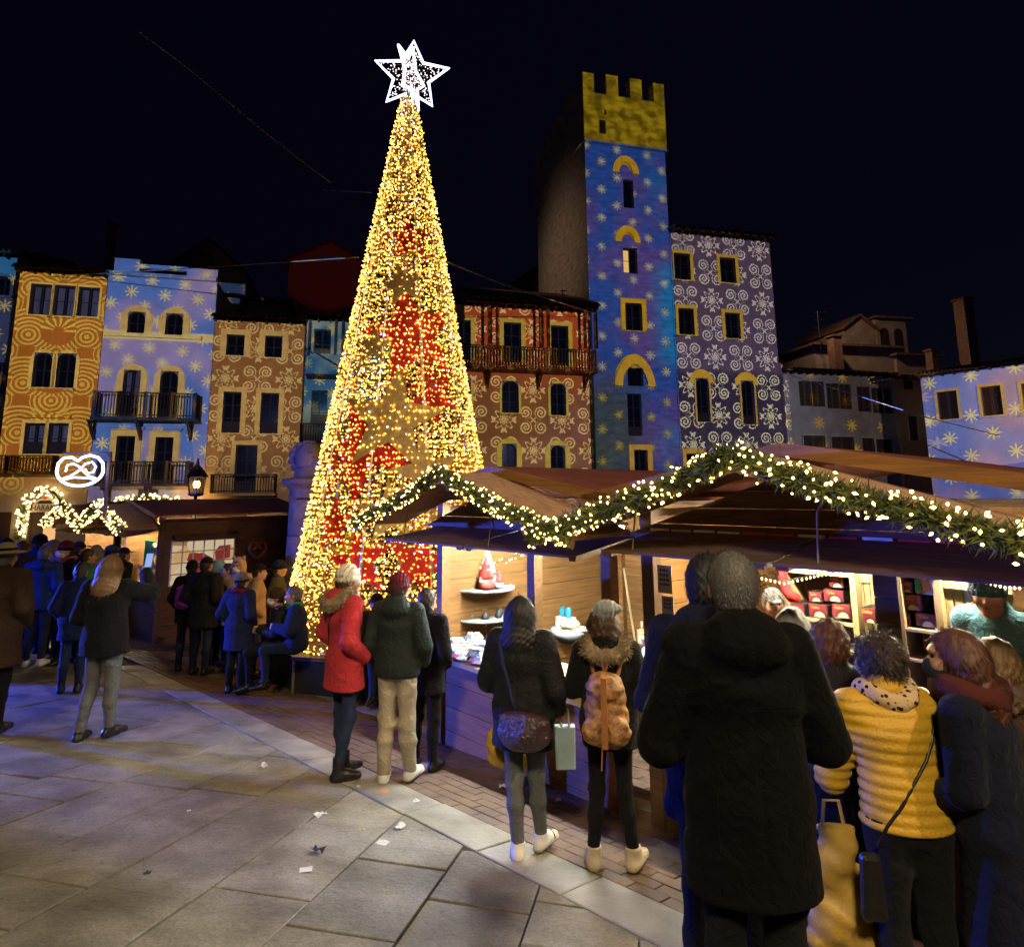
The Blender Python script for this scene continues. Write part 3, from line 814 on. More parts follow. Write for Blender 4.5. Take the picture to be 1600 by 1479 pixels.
def antenna(label, u, v0, v1, y, arms):
    a, b = at_y(u, v0, y), at_y(u, v1, y)
    t = thing('television_antenna', label, 'antenna', (a.x, a.y, b.z - 1))
    q = MB(); q.tube([(0, 0, 0), (0, 0, a.z - b.z + 1)], .025, 5); q.obj('mast', M_IRON, t)
    for i, (dz, l) in enumerate(arms):
        q = MB(); q.tube([(-l * .4, 0, a.z - b.z + 1 - dz), (l, .1, a.z - b.z + 1 - dz + .05)], .018, 4)
        for k in range(4): q.tube([(-l * .3 + k * l * .35, -.25, a.z - b.z + 1 - dz), (-l * .3 + k * l * .35, .25, a.z - b.z + 1 - dz)], .01, 4)
        q.obj('aerial', M_IRON, t)
antenna('television antenna on the roof left of the belfry', 1277, 486, 535, 40, ((.1, .7), (.6, .5), (1.1, 1.1)))
antenna('thin antenna above the orange house roof', 60, 405, 425, 38, ((.05, .9),))
antenna('thin antenna on the red house roof', 879, 452, 475, 36, ((.1, .3),))
# ================================================================== gobo projectors that paint the facades with light
def stars(s, z, v1=(1.45, -.10), v2=(.60, -.70), ox=0.0, oz=0.0, k=1.0):
    det = v1[0] * v2[1] - v1[1] * v2[0]
    s, z = s - ox, z - oz
    i = (s * v2[1] - z * v2[0]) * (1 / det); j = (z * v1[0] - s * v1[1]) * (1 / det)
    i, j = xfract(i) - .5, xfract(j) - .5
    x = i * v1[0] + j * v2[0]; y = i * v1[1] + j * v2[1]
    r = xlen(x, y); th = xatan(y, x)
    sp = X.m('POWER', xabs(xcos(th * 4.0)), 3.0)
    return xstep(-.03, .015, sp * (.25 * k) + .07 * k - r)
def band(a, w): return xstep(-w * .3, w * .3, w * 1.45 - xabs(a))
def scroll(s, z, T, ox=0.0, oz=0.0):
    a, b = (s - ox) / T, (z - oz) / T
    par = X.m('FLOORED_MODULO', xfloor(a) + xfloor(b), 2.0)
    a, b = xfract(a) - .5, xfract(b) - .5
    r = xlen(a, b); c8 = xcos(xatan(b, a) * 8.0)
    ros = xmax(xmax(band(r - .12 - c8 * .03, .017), band(r - .29 - c8 * .085, .02)), xmax(band(xlen(xabs(xabs(a) - xabs(b)) - .30, xmin(xabs(a), xabs(b)) - .05) - .03, .02), band(r - .05, .02)))
    qa, qb = xabs(a) - .26, xabs(b) - .24
    r2 = xlen(qa, qb); sp = xfract(r2 / .105 - xatan(qb, qa) * (1 / (2 * PI)))
    scr = xstep(-.04, .05, .25 - xabs(sp - .5)) * (r2 < .215)
    scr = xmax(scr, band(xabs(a) - xabs(b), .02) * (r < .12))
    return ros * (1.0 - par) + scr * par
def fans(s, z, T=2.3, ox=0.0, oz=0.0):
    a, b = (s - ox) / T, (z - oz) / (T * .95)
    a = xfract(a) - .5; b = xfract(b) - .35
    r = xlen(a, b); th = xatan(b, a)
    pet = xstep(.0, .25, xcos(th * 13.0) - .1) * (r > .09) * (r < .31) * (b > -.02)
    a2 = xabs(a) - .5; r2 = xlen(a2, b + .1)
    rings = xstep(-.1, .35, xsin(r2 * 74.0 + xsin(th * 3.0) * .8)) * (r2 < .56)
    r3 = xlen(a, b - .55)
    rings2 = xstep(-.1, .35, xsin(r3 * 74.0)) * (r3 < .36)
    return xmax(pet, xmax(rings * .8 * (r > .31), rings2 * .8 * (r > .31)))
def rects(s, z, key, grow=0.0):
    out = None
    for s0, s1, z0, z1, ar, w in FRAMES[key]:
        if w <= 0: continue
        w = w + grow
        cz = (z0 - .05 + z1 + w) / 2
        d = xmax(xabs(s - (s0 + s1) / 2) - ((s1 - s0) / 2 + w), xabs(z - cz) - (z1 + w - cz)) < 0.0
        if ar:
            rr = (s1 - s0) / 2 + w; zc = z1 - (s1 - s0) / 2
            d = d * xmax(xlen(s - (s0 + s1) / 2, z - zc) < rr, z < zc)
        out = d if out is None else xmax(out, d)
    return out
def openings(s, z, key):
    out = None
    for s0, s1, z0, z1, ar, w in FRAMES[key]:
        d = xmax(xabs(s - (s0 + s1) / 2) - (s1 - s0) / 2, xabs(z - (z0 + z1) / 2) - (z1 - z0) / 2) < 0.0
        out = d if out is None else xmax(out, d)
    return out
def projector(name, sl, zl, fn, watts, region, dist=28.0, off=0.0, P=FP, Tn=FT, Nn=FN, ang=FANG, soft=0.006):
    """a lamp that looks straight at the facade; fn(s, z) gives the colour of its slide in facade metres"""
    l = bpy.data.lights.new(name, 'SPOT'); l.energy = watts; l.shadow_soft_size = soft; l.spot_blend = 0.0
    o = bpy.data.objects.new(name, l); COL.objects.link(o)
    p = P + Tn * sl + Nn * dist; o.location = (p.x, p.y, zl); o.rotation_euler = (R(90), 0, ang)
    s0, s1, z0, z1 = region
    far_ = max(math.hypot(a - sl, b - zl) for a in (s0, s1) for b in (z0, z1))
    l.spot_size = 2 * math.atan(far_ / (dist - off)) * 1.04
    l.use_nodes = True; X.nt = l.node_tree
    em = [q for q in X.nt.nodes if q.type == 'EMISSION'][0]
    tc = X.nt.nodes.new('ShaderNodeTexCoord'); sp = X.nt.nodes.new('ShaderNodeSeparateXYZ'); X.nt.links.new(tc.outputs['Normal'], sp.inputs[0])
    x, y, zz = (X(k) for k in sp.outputs)
    s = x / zz * -(dist - off) + sl; z = y / zz * -(dist - off) + zl
    mask = (xmax(xabs(s - (s0 + s1) / 2) - (s1 - s0) / 2, xabs(z - (z0 + z1) / 2) - (z1 - z0) / 2) < 0.0)
    colr = xmix(mask, (0, 0, 0), fn(s, z))
    X.nt.links.new(colr.k, em.inputs[0]); em.inputs[1].default_value = 1.0
    return o
YEL = (1.0, .85, .40)
def f_A(s, z):
    c = xmix(fans(s, z, 2.35, -21.45 - 1.17, 1.75), (.55, .17, .02), (1.0, .66, .11))
    c = xmix(rects(s, z, 'A'), c, (.95, .62, .16))
    return xmix(xstep(1.0, 3.2, z), (.10, .05, .03), c)
def f_B(s, z):
    n = xstep(.38, .62, xnoise(s, z, .28)); c = xmix(n, (.12, .27, .88), (.44, .36, .80))
    c = xmix(stars(s, z, ox=-17.55, oz=10.9), c, YEL)
    c = xmix(rects(s, z, 'B', .02), c, (.85, .58, .22))
    c = xmix(band(z - fac(240, 525)[1], .14), c, (.95, .75, .35))
    return xmix(xstep(-1.0, 4.5, z), (.08, .09, .25), c)
def f_C(s, z):
    c = xmix(scroll(s, z, 1.45, -13.5, 8.0), (.36, .15, .05), (.92, .62, .25))
    c = xmix(rects(s, z, 'C'), c, (.80, .50, .18))
    return xmix(xstep(1.0, 5.0, z), (.16, .085, .05), c)
def f_D(s, z):
    c = xmix(stars(s, z, ox=-9.2, oz=9.0), xmix(xstep(.4, .6, xnoise(s, z, .5)), (.06, .26, .55), (.45, .60, .62)), YEL)
    return xmix(xstep(4.2, 6.2, z), (.02, .025, .04), c)
def f_E(s, z):
    base = xmix(xstep(6.0, 9.5, z), (.25, .095, .03), (.50, .075, .022))
    ln = xmix(xstep(6.0, 9.5, z), (.85, .55, .20), (1.0, .66, .30))
    c = xmix(scroll(s, z, 1.62, .33, 3.1), base, ln)
    return xmix(rects(s, z, 'E'), c, (.62, .44, .06))
def f_T(s, z):
    n = xstep(.36, .64, xnoise(s, z, .30)); c = xmix(n, (.035, .14, .70), (.18, .12, .55))
    e = xstep(1.8, 0.0, 9.7 - s) * xstep(.40, .6, xnoise(s, z, .16)); c = xmix(e, c, (.02, .36, 1.0))
    c = xmix(xstep(10.0, 6.0, z) * xstep(8.6, 6.4, s), c, (.08, .13, .14))
    c = xmix(stars(s, z, ox=6.0, oz=19.6, v1=(1.95, -.08), v2=(.95, -.92), k=.95), c, xmix(xstep(7.0, 9.5, z), (.75, .62, .04), (.85, .80, .50)))
    h = rects(s, z, 'T')
    for cx, z0, r, asp, w in HOODS:
        q = xlen(s - cx, (z - z0) / asp); h = xmax(h, (q < r) * (q > r - w) * (z > z0))
    c = xmix(h, c, (.80, .47, .02))
    nn = xnoise(s, z, 1.4)
    top = xmix(xstep(.3, .7, nn), (.30, .19, .0), (.78, .56, .01))
    return xmix(xstep(-.12, .12, z - (T.zt + .0)), c, top)
def f_F(s, z):
    lo = xstep(8.9, 8.2, z)
    base = xmix(lo, (.14, .09, .17), (.045, .03, .06))
    ln = xmix(lo, (.88, .76, .76), (1.0, .92, .66))
    c = xmix(scroll(s, z, 1.72, 11.4, 8.6), base, ln)
    c = xmix(rects(s, z, 'F'), c, (.75, .46, .06))
    hd = None
    for s0, s1, z0, z1, ar, w in FRAMES['F']:
        if ar:
            q = xlen(s - (s0 + s1) / 2, z - (z1 - .25)); d = (q < .78) * (q > .32) * (z > z1 - .25); hd = d if hd is None else xmax(hd, d)
    return xmix(hd, c, (.90, .52, .01))
def f_G(s, z):
    c = xmix(xstep(22.0, 16.5, s), (.10, .075, .07), (.20, .20, .27))
    c = xmix(stars(s, z, v1=(2.3, -.1), v2=(0.2, -1.5), ox=17.6, oz=8.0, k=1.3), c, (.62, .40, .03))
    return xmix(xstep(24.4, 25.2, s), c, (.30, .17, .03))
def f_I(s, z):
    n = xstep(.40, .62, xnoise(s, z, .30)); c = xmix(n, (.12, .22, .80), (.36, .26, .62))
    c = xmix(stars(s, z, v1=(2.0, .15), v2=(.9, -1.0), ox=1.0, oz=8.2, k=1.2), c, (.95, .85, .36))
    return xmix(rects(s, z, 'I'), c, (.60, .36, .10))
def f_O(s, z):
    c = xmix(stars(s, z, ox=-23.6, oz=9.3), (.07, .10, .30), YEL)
    return xmix(xstep(11.6, 11.9, z), c, (.05, .35, .9))
def shut(key, fn):
    """the slide leaves the window openings nearly dark, as a mapped projection does"""
    return lambda s, z: xmix(openings(s, z, key), fn(s, z), (.08, .085, .17))
PW = 19000
projector('facade_projector_orange', -21.4, 6.5, shut('A', f_A), PW * 1.4, (-23.22, -19.64, -2, A.zt - .02))
projector('facade_projector_blue', -17.2, 7, shut('B', f_B), PW * 1.25, (-19.62, -14.86, -2, B.zt + 1.2))
projector('facade_projector_brown', -12.8, 6, shut('C', f_C), PW * 1.3, (-14.84, -10.66, -2, Cb.zt - .02))
projector('facade_projector_cyan', -9.4, 7, f_D, PW * .9, (-10.6, -6.6, 0, D.zt - .02), off=-.25)
projector('facade_projector_red', 3.5, 6, shut('E', f_E), PW * 1.5, (-2.6, 4.5, 1, Eb.zt - .02))
projector('facade_projector_tower', 7.1, 13, shut('T', f_T), PW * 1.2, (4.46, 9.78, -1, T.zt + 4.6))
projector('facade_projector_scrolls', 13.2, 9.5, shut('F', f_F), PW * 1.15, (9.80, 17.1, 0, F_.zt - .02))
projector('facade_projector_dim', 21.5, 6, f_G, PW * 1.6, (16.7, 27.6, 2, G.zt - .02))
projector('facade_projector_sliver', -25, 7, f_O, PW * .8, (-27.5, -23.5, 0, O.zt + .4))
projector('facade_projector_lilac', 4.5, 6, shut('I', f_I), PW * .8, (0.02, 12.0, 1, I_.zt - .02), P=Vector((i0.x, i0.y, 0)), Tn=IDIR, Nn=INN, ang=math.atan2(IDIR.y, IDIR.x), dist=22)
spot('red_floodlight', (-6, 20, 9), at_y(512, 405, 46), 900, (1.0, .05, .04), 16, .2, .1)
# ================================================================== the light-net Christmas tree
M_WIRE = mat('net_wire', (0.34, 0.19, 0.07), .5, .2, 6, 0, metal=0.3)
M_RIB = mat('rib_tube', (0.55, 0.50, 0.45), .35, .1, metal=.8)
M_RED = mat('red_tinsel', (0.62, 0.02, 0.008), .55, .25, 14, .5, 60)
M_GOLD = mat('gold_tinsel', (0.90, 0.60, 0.20), .5, .25, 14, .5, 60)
M_WARM = glow('warm_bulb', (1.0, .55, .10), 6.0)
M_WARM2 = glow('amber_bulb', (1.0, .38, .04), 3.2)
M_COOL = glow('cool_bulb', (.9, .85, 1.0), 5.0)
M_NEON = glow('white_neon', (.50, .60, 1.0), 4.5)
TB = at_y(626, 820, 11.3); TX, TY = TB.x, TB.y
TZ0 = gz(TX - 1.3, TY - 1.9) + .46; TZ1 = at_y(641, 158, TY).z
TR0, TR1 = 1.88, .12
tree = thing('light_tree', 'tall cone of golden light nets with red and gold stars', 'christmas tree', (TX, TY, TZ0))
TH = TZ1 - TZ0
def trad(z): return TR0 + (TR1 - TR0) * (z / TH)
def tp(a, z, dr=0.0):
    r = trad(z) + dr
    return (r * math.cos(a), r * math.sin(a), z)
NR = 104
w = MB()
for i in range(NR):
    z = .04 + (TH - .1) * (i / NR) ** .97
    k = 40
    w.tube([tp(2 * PI * j / k, z, -.012 + rnd.uniform(-.006, .006)) for j in range(k)], .0095, 3, closed=True)
for j in range(72):
    a = 2 * PI * j / 72 + .02
    w.tube([tp(a, .02, -.012), tp(a, TH * (.55 if j % 2 else .93), -.012)], .005, 3)
w.obj('net', M_WIRE, tree, kind='stuff')
NRIB = 10
for j in range(NRIB):
    a = 2 * PI * (j + .22) / NRIB
    q = MB(); q.tube([tp(a, 0, .0), tp(a, TH, .0)], .026, 6); q.obj('rib', M_RIB, tree)
q = MB()
for z in (0.02, TH * .33, TH * .66): q.tube([tp(2 * PI * j / 32, z, -.03) for j in range(32)], .022, 5, closed=True)
q.obj('hoops', M_RIB, tree, kind='stuff')
q = MB(); q.tube([(0, 0, -.3), (0, 0, TH + .25)], .05, 8); q.obj('mast', M_RIB, tree)
# star panels bent onto the cone
CA = math.atan2(-TY, -TX)
def star_panel(a0, z0, size, rot, m, name):
    lift = .062 if m is M_GOLD else .03
    q = MB(); n = 5; pts = []
    for i in range(2 * n):
        r_ = size if i % 2 == 0 else size * .40
        a = rot + PI / 2 + PI * i / n
        pts.append((r_ * math.cos(a), r_ * math.sin(a)))
    out = []
    for i in range(2 * n):      # subdivide the outline so that the panel can bend
        p, p2 = pts[i], pts[(i + 1) % (2 * n)]
        for k in range(4): out.append((p[0] + (p2[0] - p[0]) * k / 4, p[1] + (p2[1] - p[1]) * k / 4))
    rings_ = [1.0, .75, .5, .25]
    vs, fs = [], []; K = len(out)
    for dd in (-.05, -.03):
        for s_ in rings_:
            for x, y in out:
                z = z0 + y * s_; vs.append(tp(a0 + x * s_ / max(.25, trad(z)), min(max(z, .02), TH), dd + lift))
        vs.append(tp(a0, z0, dd + lift))
    half = K * len(rings_) + 1
    for h in (0, 1):
        b0 = h * half
        for r_ in range(len(rings_) - 1):
            for i in range(K):
                j = (i + 1) % K; f = (b0 + r_ * K + i, b0 + r_ * K + j, b0 + (r_ + 1) * K + j, b0 + (r_ + 1) * K + i)
                fs.append(f if h else f[::-1])
        for i in range(K):
            j = (i + 1) % K; f = (b0 + (len(rings_) - 1) * K + i, b0 + (len(rings_) - 1) * K + j, b0 + half - 1); fs.append(f if h else f[::-1])
    for i in range(K):
        j = (i + 1) % K; fs.append((i, j, half + j, half + i))
    q.add(vs, fs).obj(name, m, tree)
def tree_at(u, v):
    """angle and height on the cone of a point seen at (u, v)"""
    best = None
    d = ray(u, v); o = CAMP - Vector((TX, TY, TZ0)); 
    for k in range(900):
        t = 7 + k * .006; p = o + d * t
        if 0 <= p.z <= TH and math.hypot(p.x, p.y) <= trad(p.z): return math.atan2(p.y, p.x), p.z
    p = o + d * 11; return math.atan2(p.y, p.x), min(max(p.z, 0), TH)
PANELS = []
for u, v, sz, rot, m, nm in ((645, 520, 1.02, .25, M_RED, 'red_star'), (612, 655, .92, -.1, M_GOLD, 'gold_star'), (572, 695, .95, .5, M_RED, 'red_star'), (640, 372, .50, .1, M_RED, 'red_star'),
                             (628, 445, .42, .3, M_GOLD, 'gold_star'), (668, 740, .62, .2, M_GOLD, 'gold_star'), (560, 880, .55, .2, M_RED, 'red_star'), (655, 880, .6, -.3, M_RED, 'red_star'),
                             (585, 540, .36, 0, M_GOLD, 'gold_star'), (680, 620, .5, .6, M_RED, 'red_star'), (520, 820, .42, .1, M_RED, 'red_star'), (610, 800, .5, .1, M_GOLD, 'gold_star')):
    a, z = tree_at(u, v); star_panel(a, z, sz, rot, m, nm); PANELS.append((a, z, sz, m is M_GOLD))
for i in range(8):
    star_panel(CA + PI * (.55 + .9 * i / 7), 1.0 + (i * 1.7) % 4.2, .7, i, (M_RED, M_GOLD)[i % 2], ('red_star', 'gold_star')[i % 2])
# bulbs
def bulb_mesh(name, m, r=.0115, l=.024):
    return MB().add([(0, 0, -l)] + [(r * math.cos(2 * PI * j / 5), r * math.sin(2 * PI * j / 5), 0) for j in range(5)] + [(0, 0, l * .8)],
                    [(0, 1 + (j + 1) % 5, 1 + j) for j in range(5)] + [(6, 1 + j, 1 + (j + 1) % 5) for j in range(5)]).mesh(name, m)
BM = {0: bulb_mesh('bulb', M_WARM), 1: bulb_mesh('bulb', M_WARM2), 2: bulb_mesh('bulb', M_COOL)}
bulbs = []
NBULB = 17500
for i in range(NBULB):
    f = rnd.random(); z = TH * (1 - math.sqrt(f)) if rnd.random() < .8 else TH * rnd.random()
    z = min(z, TH - .02)
    z = round(z / (TH / NR)) * (TH / NR) + rnd.uniform(-.03, .03)
    a = rnd.uniform(0, 2 * PI)
    k = 0 if rnd.random() < .62 else 1
    if any(math.hypot(((a - a_ + PI) % (2 * PI) - PI) * trad(z), z - z_) < s_ * .52 and rnd.random() < (.1 if g_ else .1) for a_, z_, s_, g_ in PANELS): continue      # fewer bulbs hang over the star panels
    if rnd.random() < .035: k = 2
    bulbs.append((a, max(.02, z), rnd.uniform(-.02, .05), k))
for j in range(NRIB):      # bulbs crowd along the ribs
    a = 2 * PI * (j + .22) / NRIB
    for i in range(90):
        z = TH * i / 90; bulbs.append((a + rnd.uniform(-.03, .03) / max(.2, trad(z)), z, rnd.uniform(.01, .06), 2 if (j % 5 == 2 and i % 2) else 0))
def facing(b): return math.cos(b[0] - CA) + .25 * (1 - b[1] / TH)
order = sorted(range(len(bulbs)), key=lambda i: -facing(bulbs[i]))
singles = set(rnd.sample(order[:1400], 300))
rest = MB()
rv, rf, rm = [], [], []
for i, (a, z, dr, k) in enumerate(bulbs):
    p = Vector(tp(a, z, dr)); s_ = rnd.uniform(.75, 1.25); tx, ty = rnd.uniform(-1.2, 1.2), rnd.uniform(-1.2, 1.2)
    if i in singles:
        o = link('bulb', BM[k], tree, p); o.rotation_euler = (tx, ty, 0); o.scale = (s_,) * 3
    else:
        Rm = Matrix.Rotation(tx, 3, 'X') @ Matrix.Rotation(ty, 3, 'Y')
        n0 = len(rv)
        for v in BM[k].vertices: rv.append(tuple(p + Rm @ (v.co * s_)))
        for pl in BM[k].polygons: rf.append(tuple(n0 + q for q in pl.vertices)); rm.append(k)
rest.v, rest.f, rest.m = rv, rf, rm
rest.obj('bulbs', [M_WARM, M_WARM2, M_COOL], tree, kind='stuff')
# star on top: two crossed five-pointed frames
top = thing('tree_star', 'white neon star crowning the golden light tree', 'star', (at_y(643, 118, TY).x, TY, at_y(643, 118, TY).z))
SS = .74
def star_pts(n=5, s=SS, rot=0.0, inn=.45): return [((s if i % 2 == 0 else s * inn) * math.sin(rot + PI * i / n), (s if i % 2 == 0 else s * inn) * math.cos(rot + PI * i / n)) for i in range(2 * n)]
for k, ang in enumerate((.10, 1.30)):
    P_ = star_pts(rot=.05, s=SS * (1 - .16 * k), inn=.48)
    pts = [(x * math.cos(ang), x * math.sin(ang), z) for x, z in P_]
    q = MB(); q.tube(pts, .030, 8, closed=True); q.obj('neon_frame', M_NEON, top)
    q = MB()
    for i in range(9):
        zz = -.45 + i * .11
        q.tube([(-.36 * math.cos(ang) * (1 - abs(zz)), -.36 * math.sin(ang) * (1 - abs(zz)), zz), (.36 * math.cos(ang) * (1 - abs(zz)), .36 * math.sin(ang) * (1 - abs(zz)), zz)], .006, 3)
    q.obj('star_net', M_WIRE, top, kind='stuff')
    q = MB()
    def inside(x, z):
        c = False; n_ = len(P_)
        for i in range(n_):
            (x1, z1), (x2, z2) = P_[i], P_[i - 1]
            if (z1 > z) != (z2 > z) and x < (x2 - x1) * (z - z1) / (z2 - z1) + x1: c = not c
        return c
    for i in range(620):
        x, z = rnd.uniform(-SS, SS), rnd.uniform(-SS, SS)
        if inside(x, z): q.ball((x * math.cos(ang), x * math.sin(ang) + rnd.uniform(-.02, .02), z), .011, 4, 3)
    q.obj('star_bulbs', glow('star_bulb', (1.0, .80, .80), 3.0), top, kind='stuff')
q = MB(); q.tube([(0, 0, -.95), (0, 0, -.2)], .03, 6); q.tube([(-.08, 0, -.75), (-.03, 0, -.3)], .02, 5); q.tube([(.1, .02, -.75), (.05, 0, -.3)], .02, 5); q.obj('bracket', M_NEON, top)
# black platform round the foot
M_BLACKBOX = mat('black_panel', (0.02, 0.02, 0.022), .5, .2, 6, .1)
plat = thing('tree_platform', 'low black eight-sided platform round the foot of the light tree', 'platform', (TX, TY, 0), R(10))
zb = TZ0 - .46
MB().lathe([(2.06, zb - 1.0), (2.06, zb + .40)], 8).obj('base', M_BLACKBOX, plat)
MB().lathe([(2.10, zb + .403), (2.10, zb + .455)], 8).obj('top', mat('platform_top', (.10, .075, .06), .5, .2), plat)
for k in range(8):
    a = 2 * PI * k / 8; q = MB(); q.tube([(2.075 * math.cos(a), 2.075 * math.sin(a), zb - .9), (2.075 * math.cos(a), 2.075 * math.sin(a), zb + .395)], .022, 6); q.obj('edge_strip', M_RIB, plat)

# ------------------------------------------------------------------ garlands
M_FIR = mat('fir_needles', (0.085, 0.115, 0.028), .6, .4, 20, 0)
M_GBULB = glow('garland_bulb', (1.0, .60, .17), 12.0)
GBM = bulb_mesh('bulb', M_GBULB, .0078, .014)
def garland(name, label, pts, rad=.085, per_m=520, bulbs_per_m=34, scale=1.0, cat='garland', bm=None, group=None, needle=.07):
    """fir garland along a polyline, bristling with needles and set with bulbs"""
    pts = [Vector(p) for p in pts]; root = thing(name, label, cat, pts[0], 0, group)
    fol = MB(); o = pts[0]; L = 0; rg = random.Random(len(label) * 31)
    stem = MB().tube([p - o for p in pts], rad * .25, 5).obj('stem', M_FIR, root)
    for a, b in zip(pts[:-1], pts[1:]):
        d = b - a; l = d.length; L += l; t = d.normalized()
        ref = Vector((0, 0, 1)) if abs(t.z) < .9 else Vector((1, 0, 0)); nx = t.cross(ref).normalized(); ny = t.cross(nx)
        for i in range(int(l * per_m)):
            f = rg.random(); an = rg.uniform(0, 2 * PI); r_ = rad * rg.uniform(.1, 1.0) ** .6
            dirv = nx * math.cos(an) + ny * math.sin(an); base = a - o + d * f + dirv * r_ * .55
            tip = base + (dirv * rg.uniform(.5, 1) + t * rg.uniform(-.9, .9)).normalized() * needle * rg.uniform(.7, 1.25)
            sd = (tip - base).cross(Vector((rg.uniform(-1, 1), rg.uniform(-1, 1), rg.uniform(-1, 1)))).normalized() * .0075 * scale
            fol.add([base + sd, base - sd, tip], [(0, 1, 2)])
        for i in range(int(l * bulbs_per_m)):
            f = rg.random(); an = rg.uniform(0, 2 * PI); dirv = nx * math.cos(an) + ny * math.sin(an)
            k = link('bulb', bm or GBM, root, a - o + d * f + dirv * rad * rg.uniform(.75, 1.2)); k.rotation_euler = (rg.uniform(-1.5, 1.5), rg.uniform(-1.5, 1.5), 0); s_ = scale * rg.uniform(.8, 1.3); k.scale = (s_, s_, s_)
    fol.obj('foliage', M_FIR, root, kind='stuff')
    return root
# ================================================================== market stalls
M_PLANK = wood('pine_plank', (0.25, 0.122, 0.036)); M_PLANKY = wood('pine_plank_side', (0.25, 0.122, 0.036), along='y'); M_BROWNY = wood('stained_plank_side', (0.10, 0.052, 0.027), along='y')
M_BROWNP = wood('stained_plank', (0.10, 0.052, 0.027))
M_PALEP = wood('pale_plank', (0.50, 0.38, 0.19), var=.15, along='z')
M_ROOFB = wood('porch_board', (0.33, 0.205, 0.125))
M_FELT = mat('roof_felt', (0.135, 0.036, 0.024), .85, .25, 3, .5, 60)
M_FLAP = wood('flap_board', (0.115, 0.065, 0.04))
M_TUBEW = glow('stall_lamp', (1.0, .84, .56), 620.0)
M_TUBEC = glow('stall_lamp_cool', (.95, .98, .92), 1000.0)
M_ROPE = mat('rope', (.25, .2, .13), .9, .2)
M_STEEL = mat('steel', (.5, .5, .5), .35, .1, metal=.9)
SROT = math.atan2(-.74976, .66171)
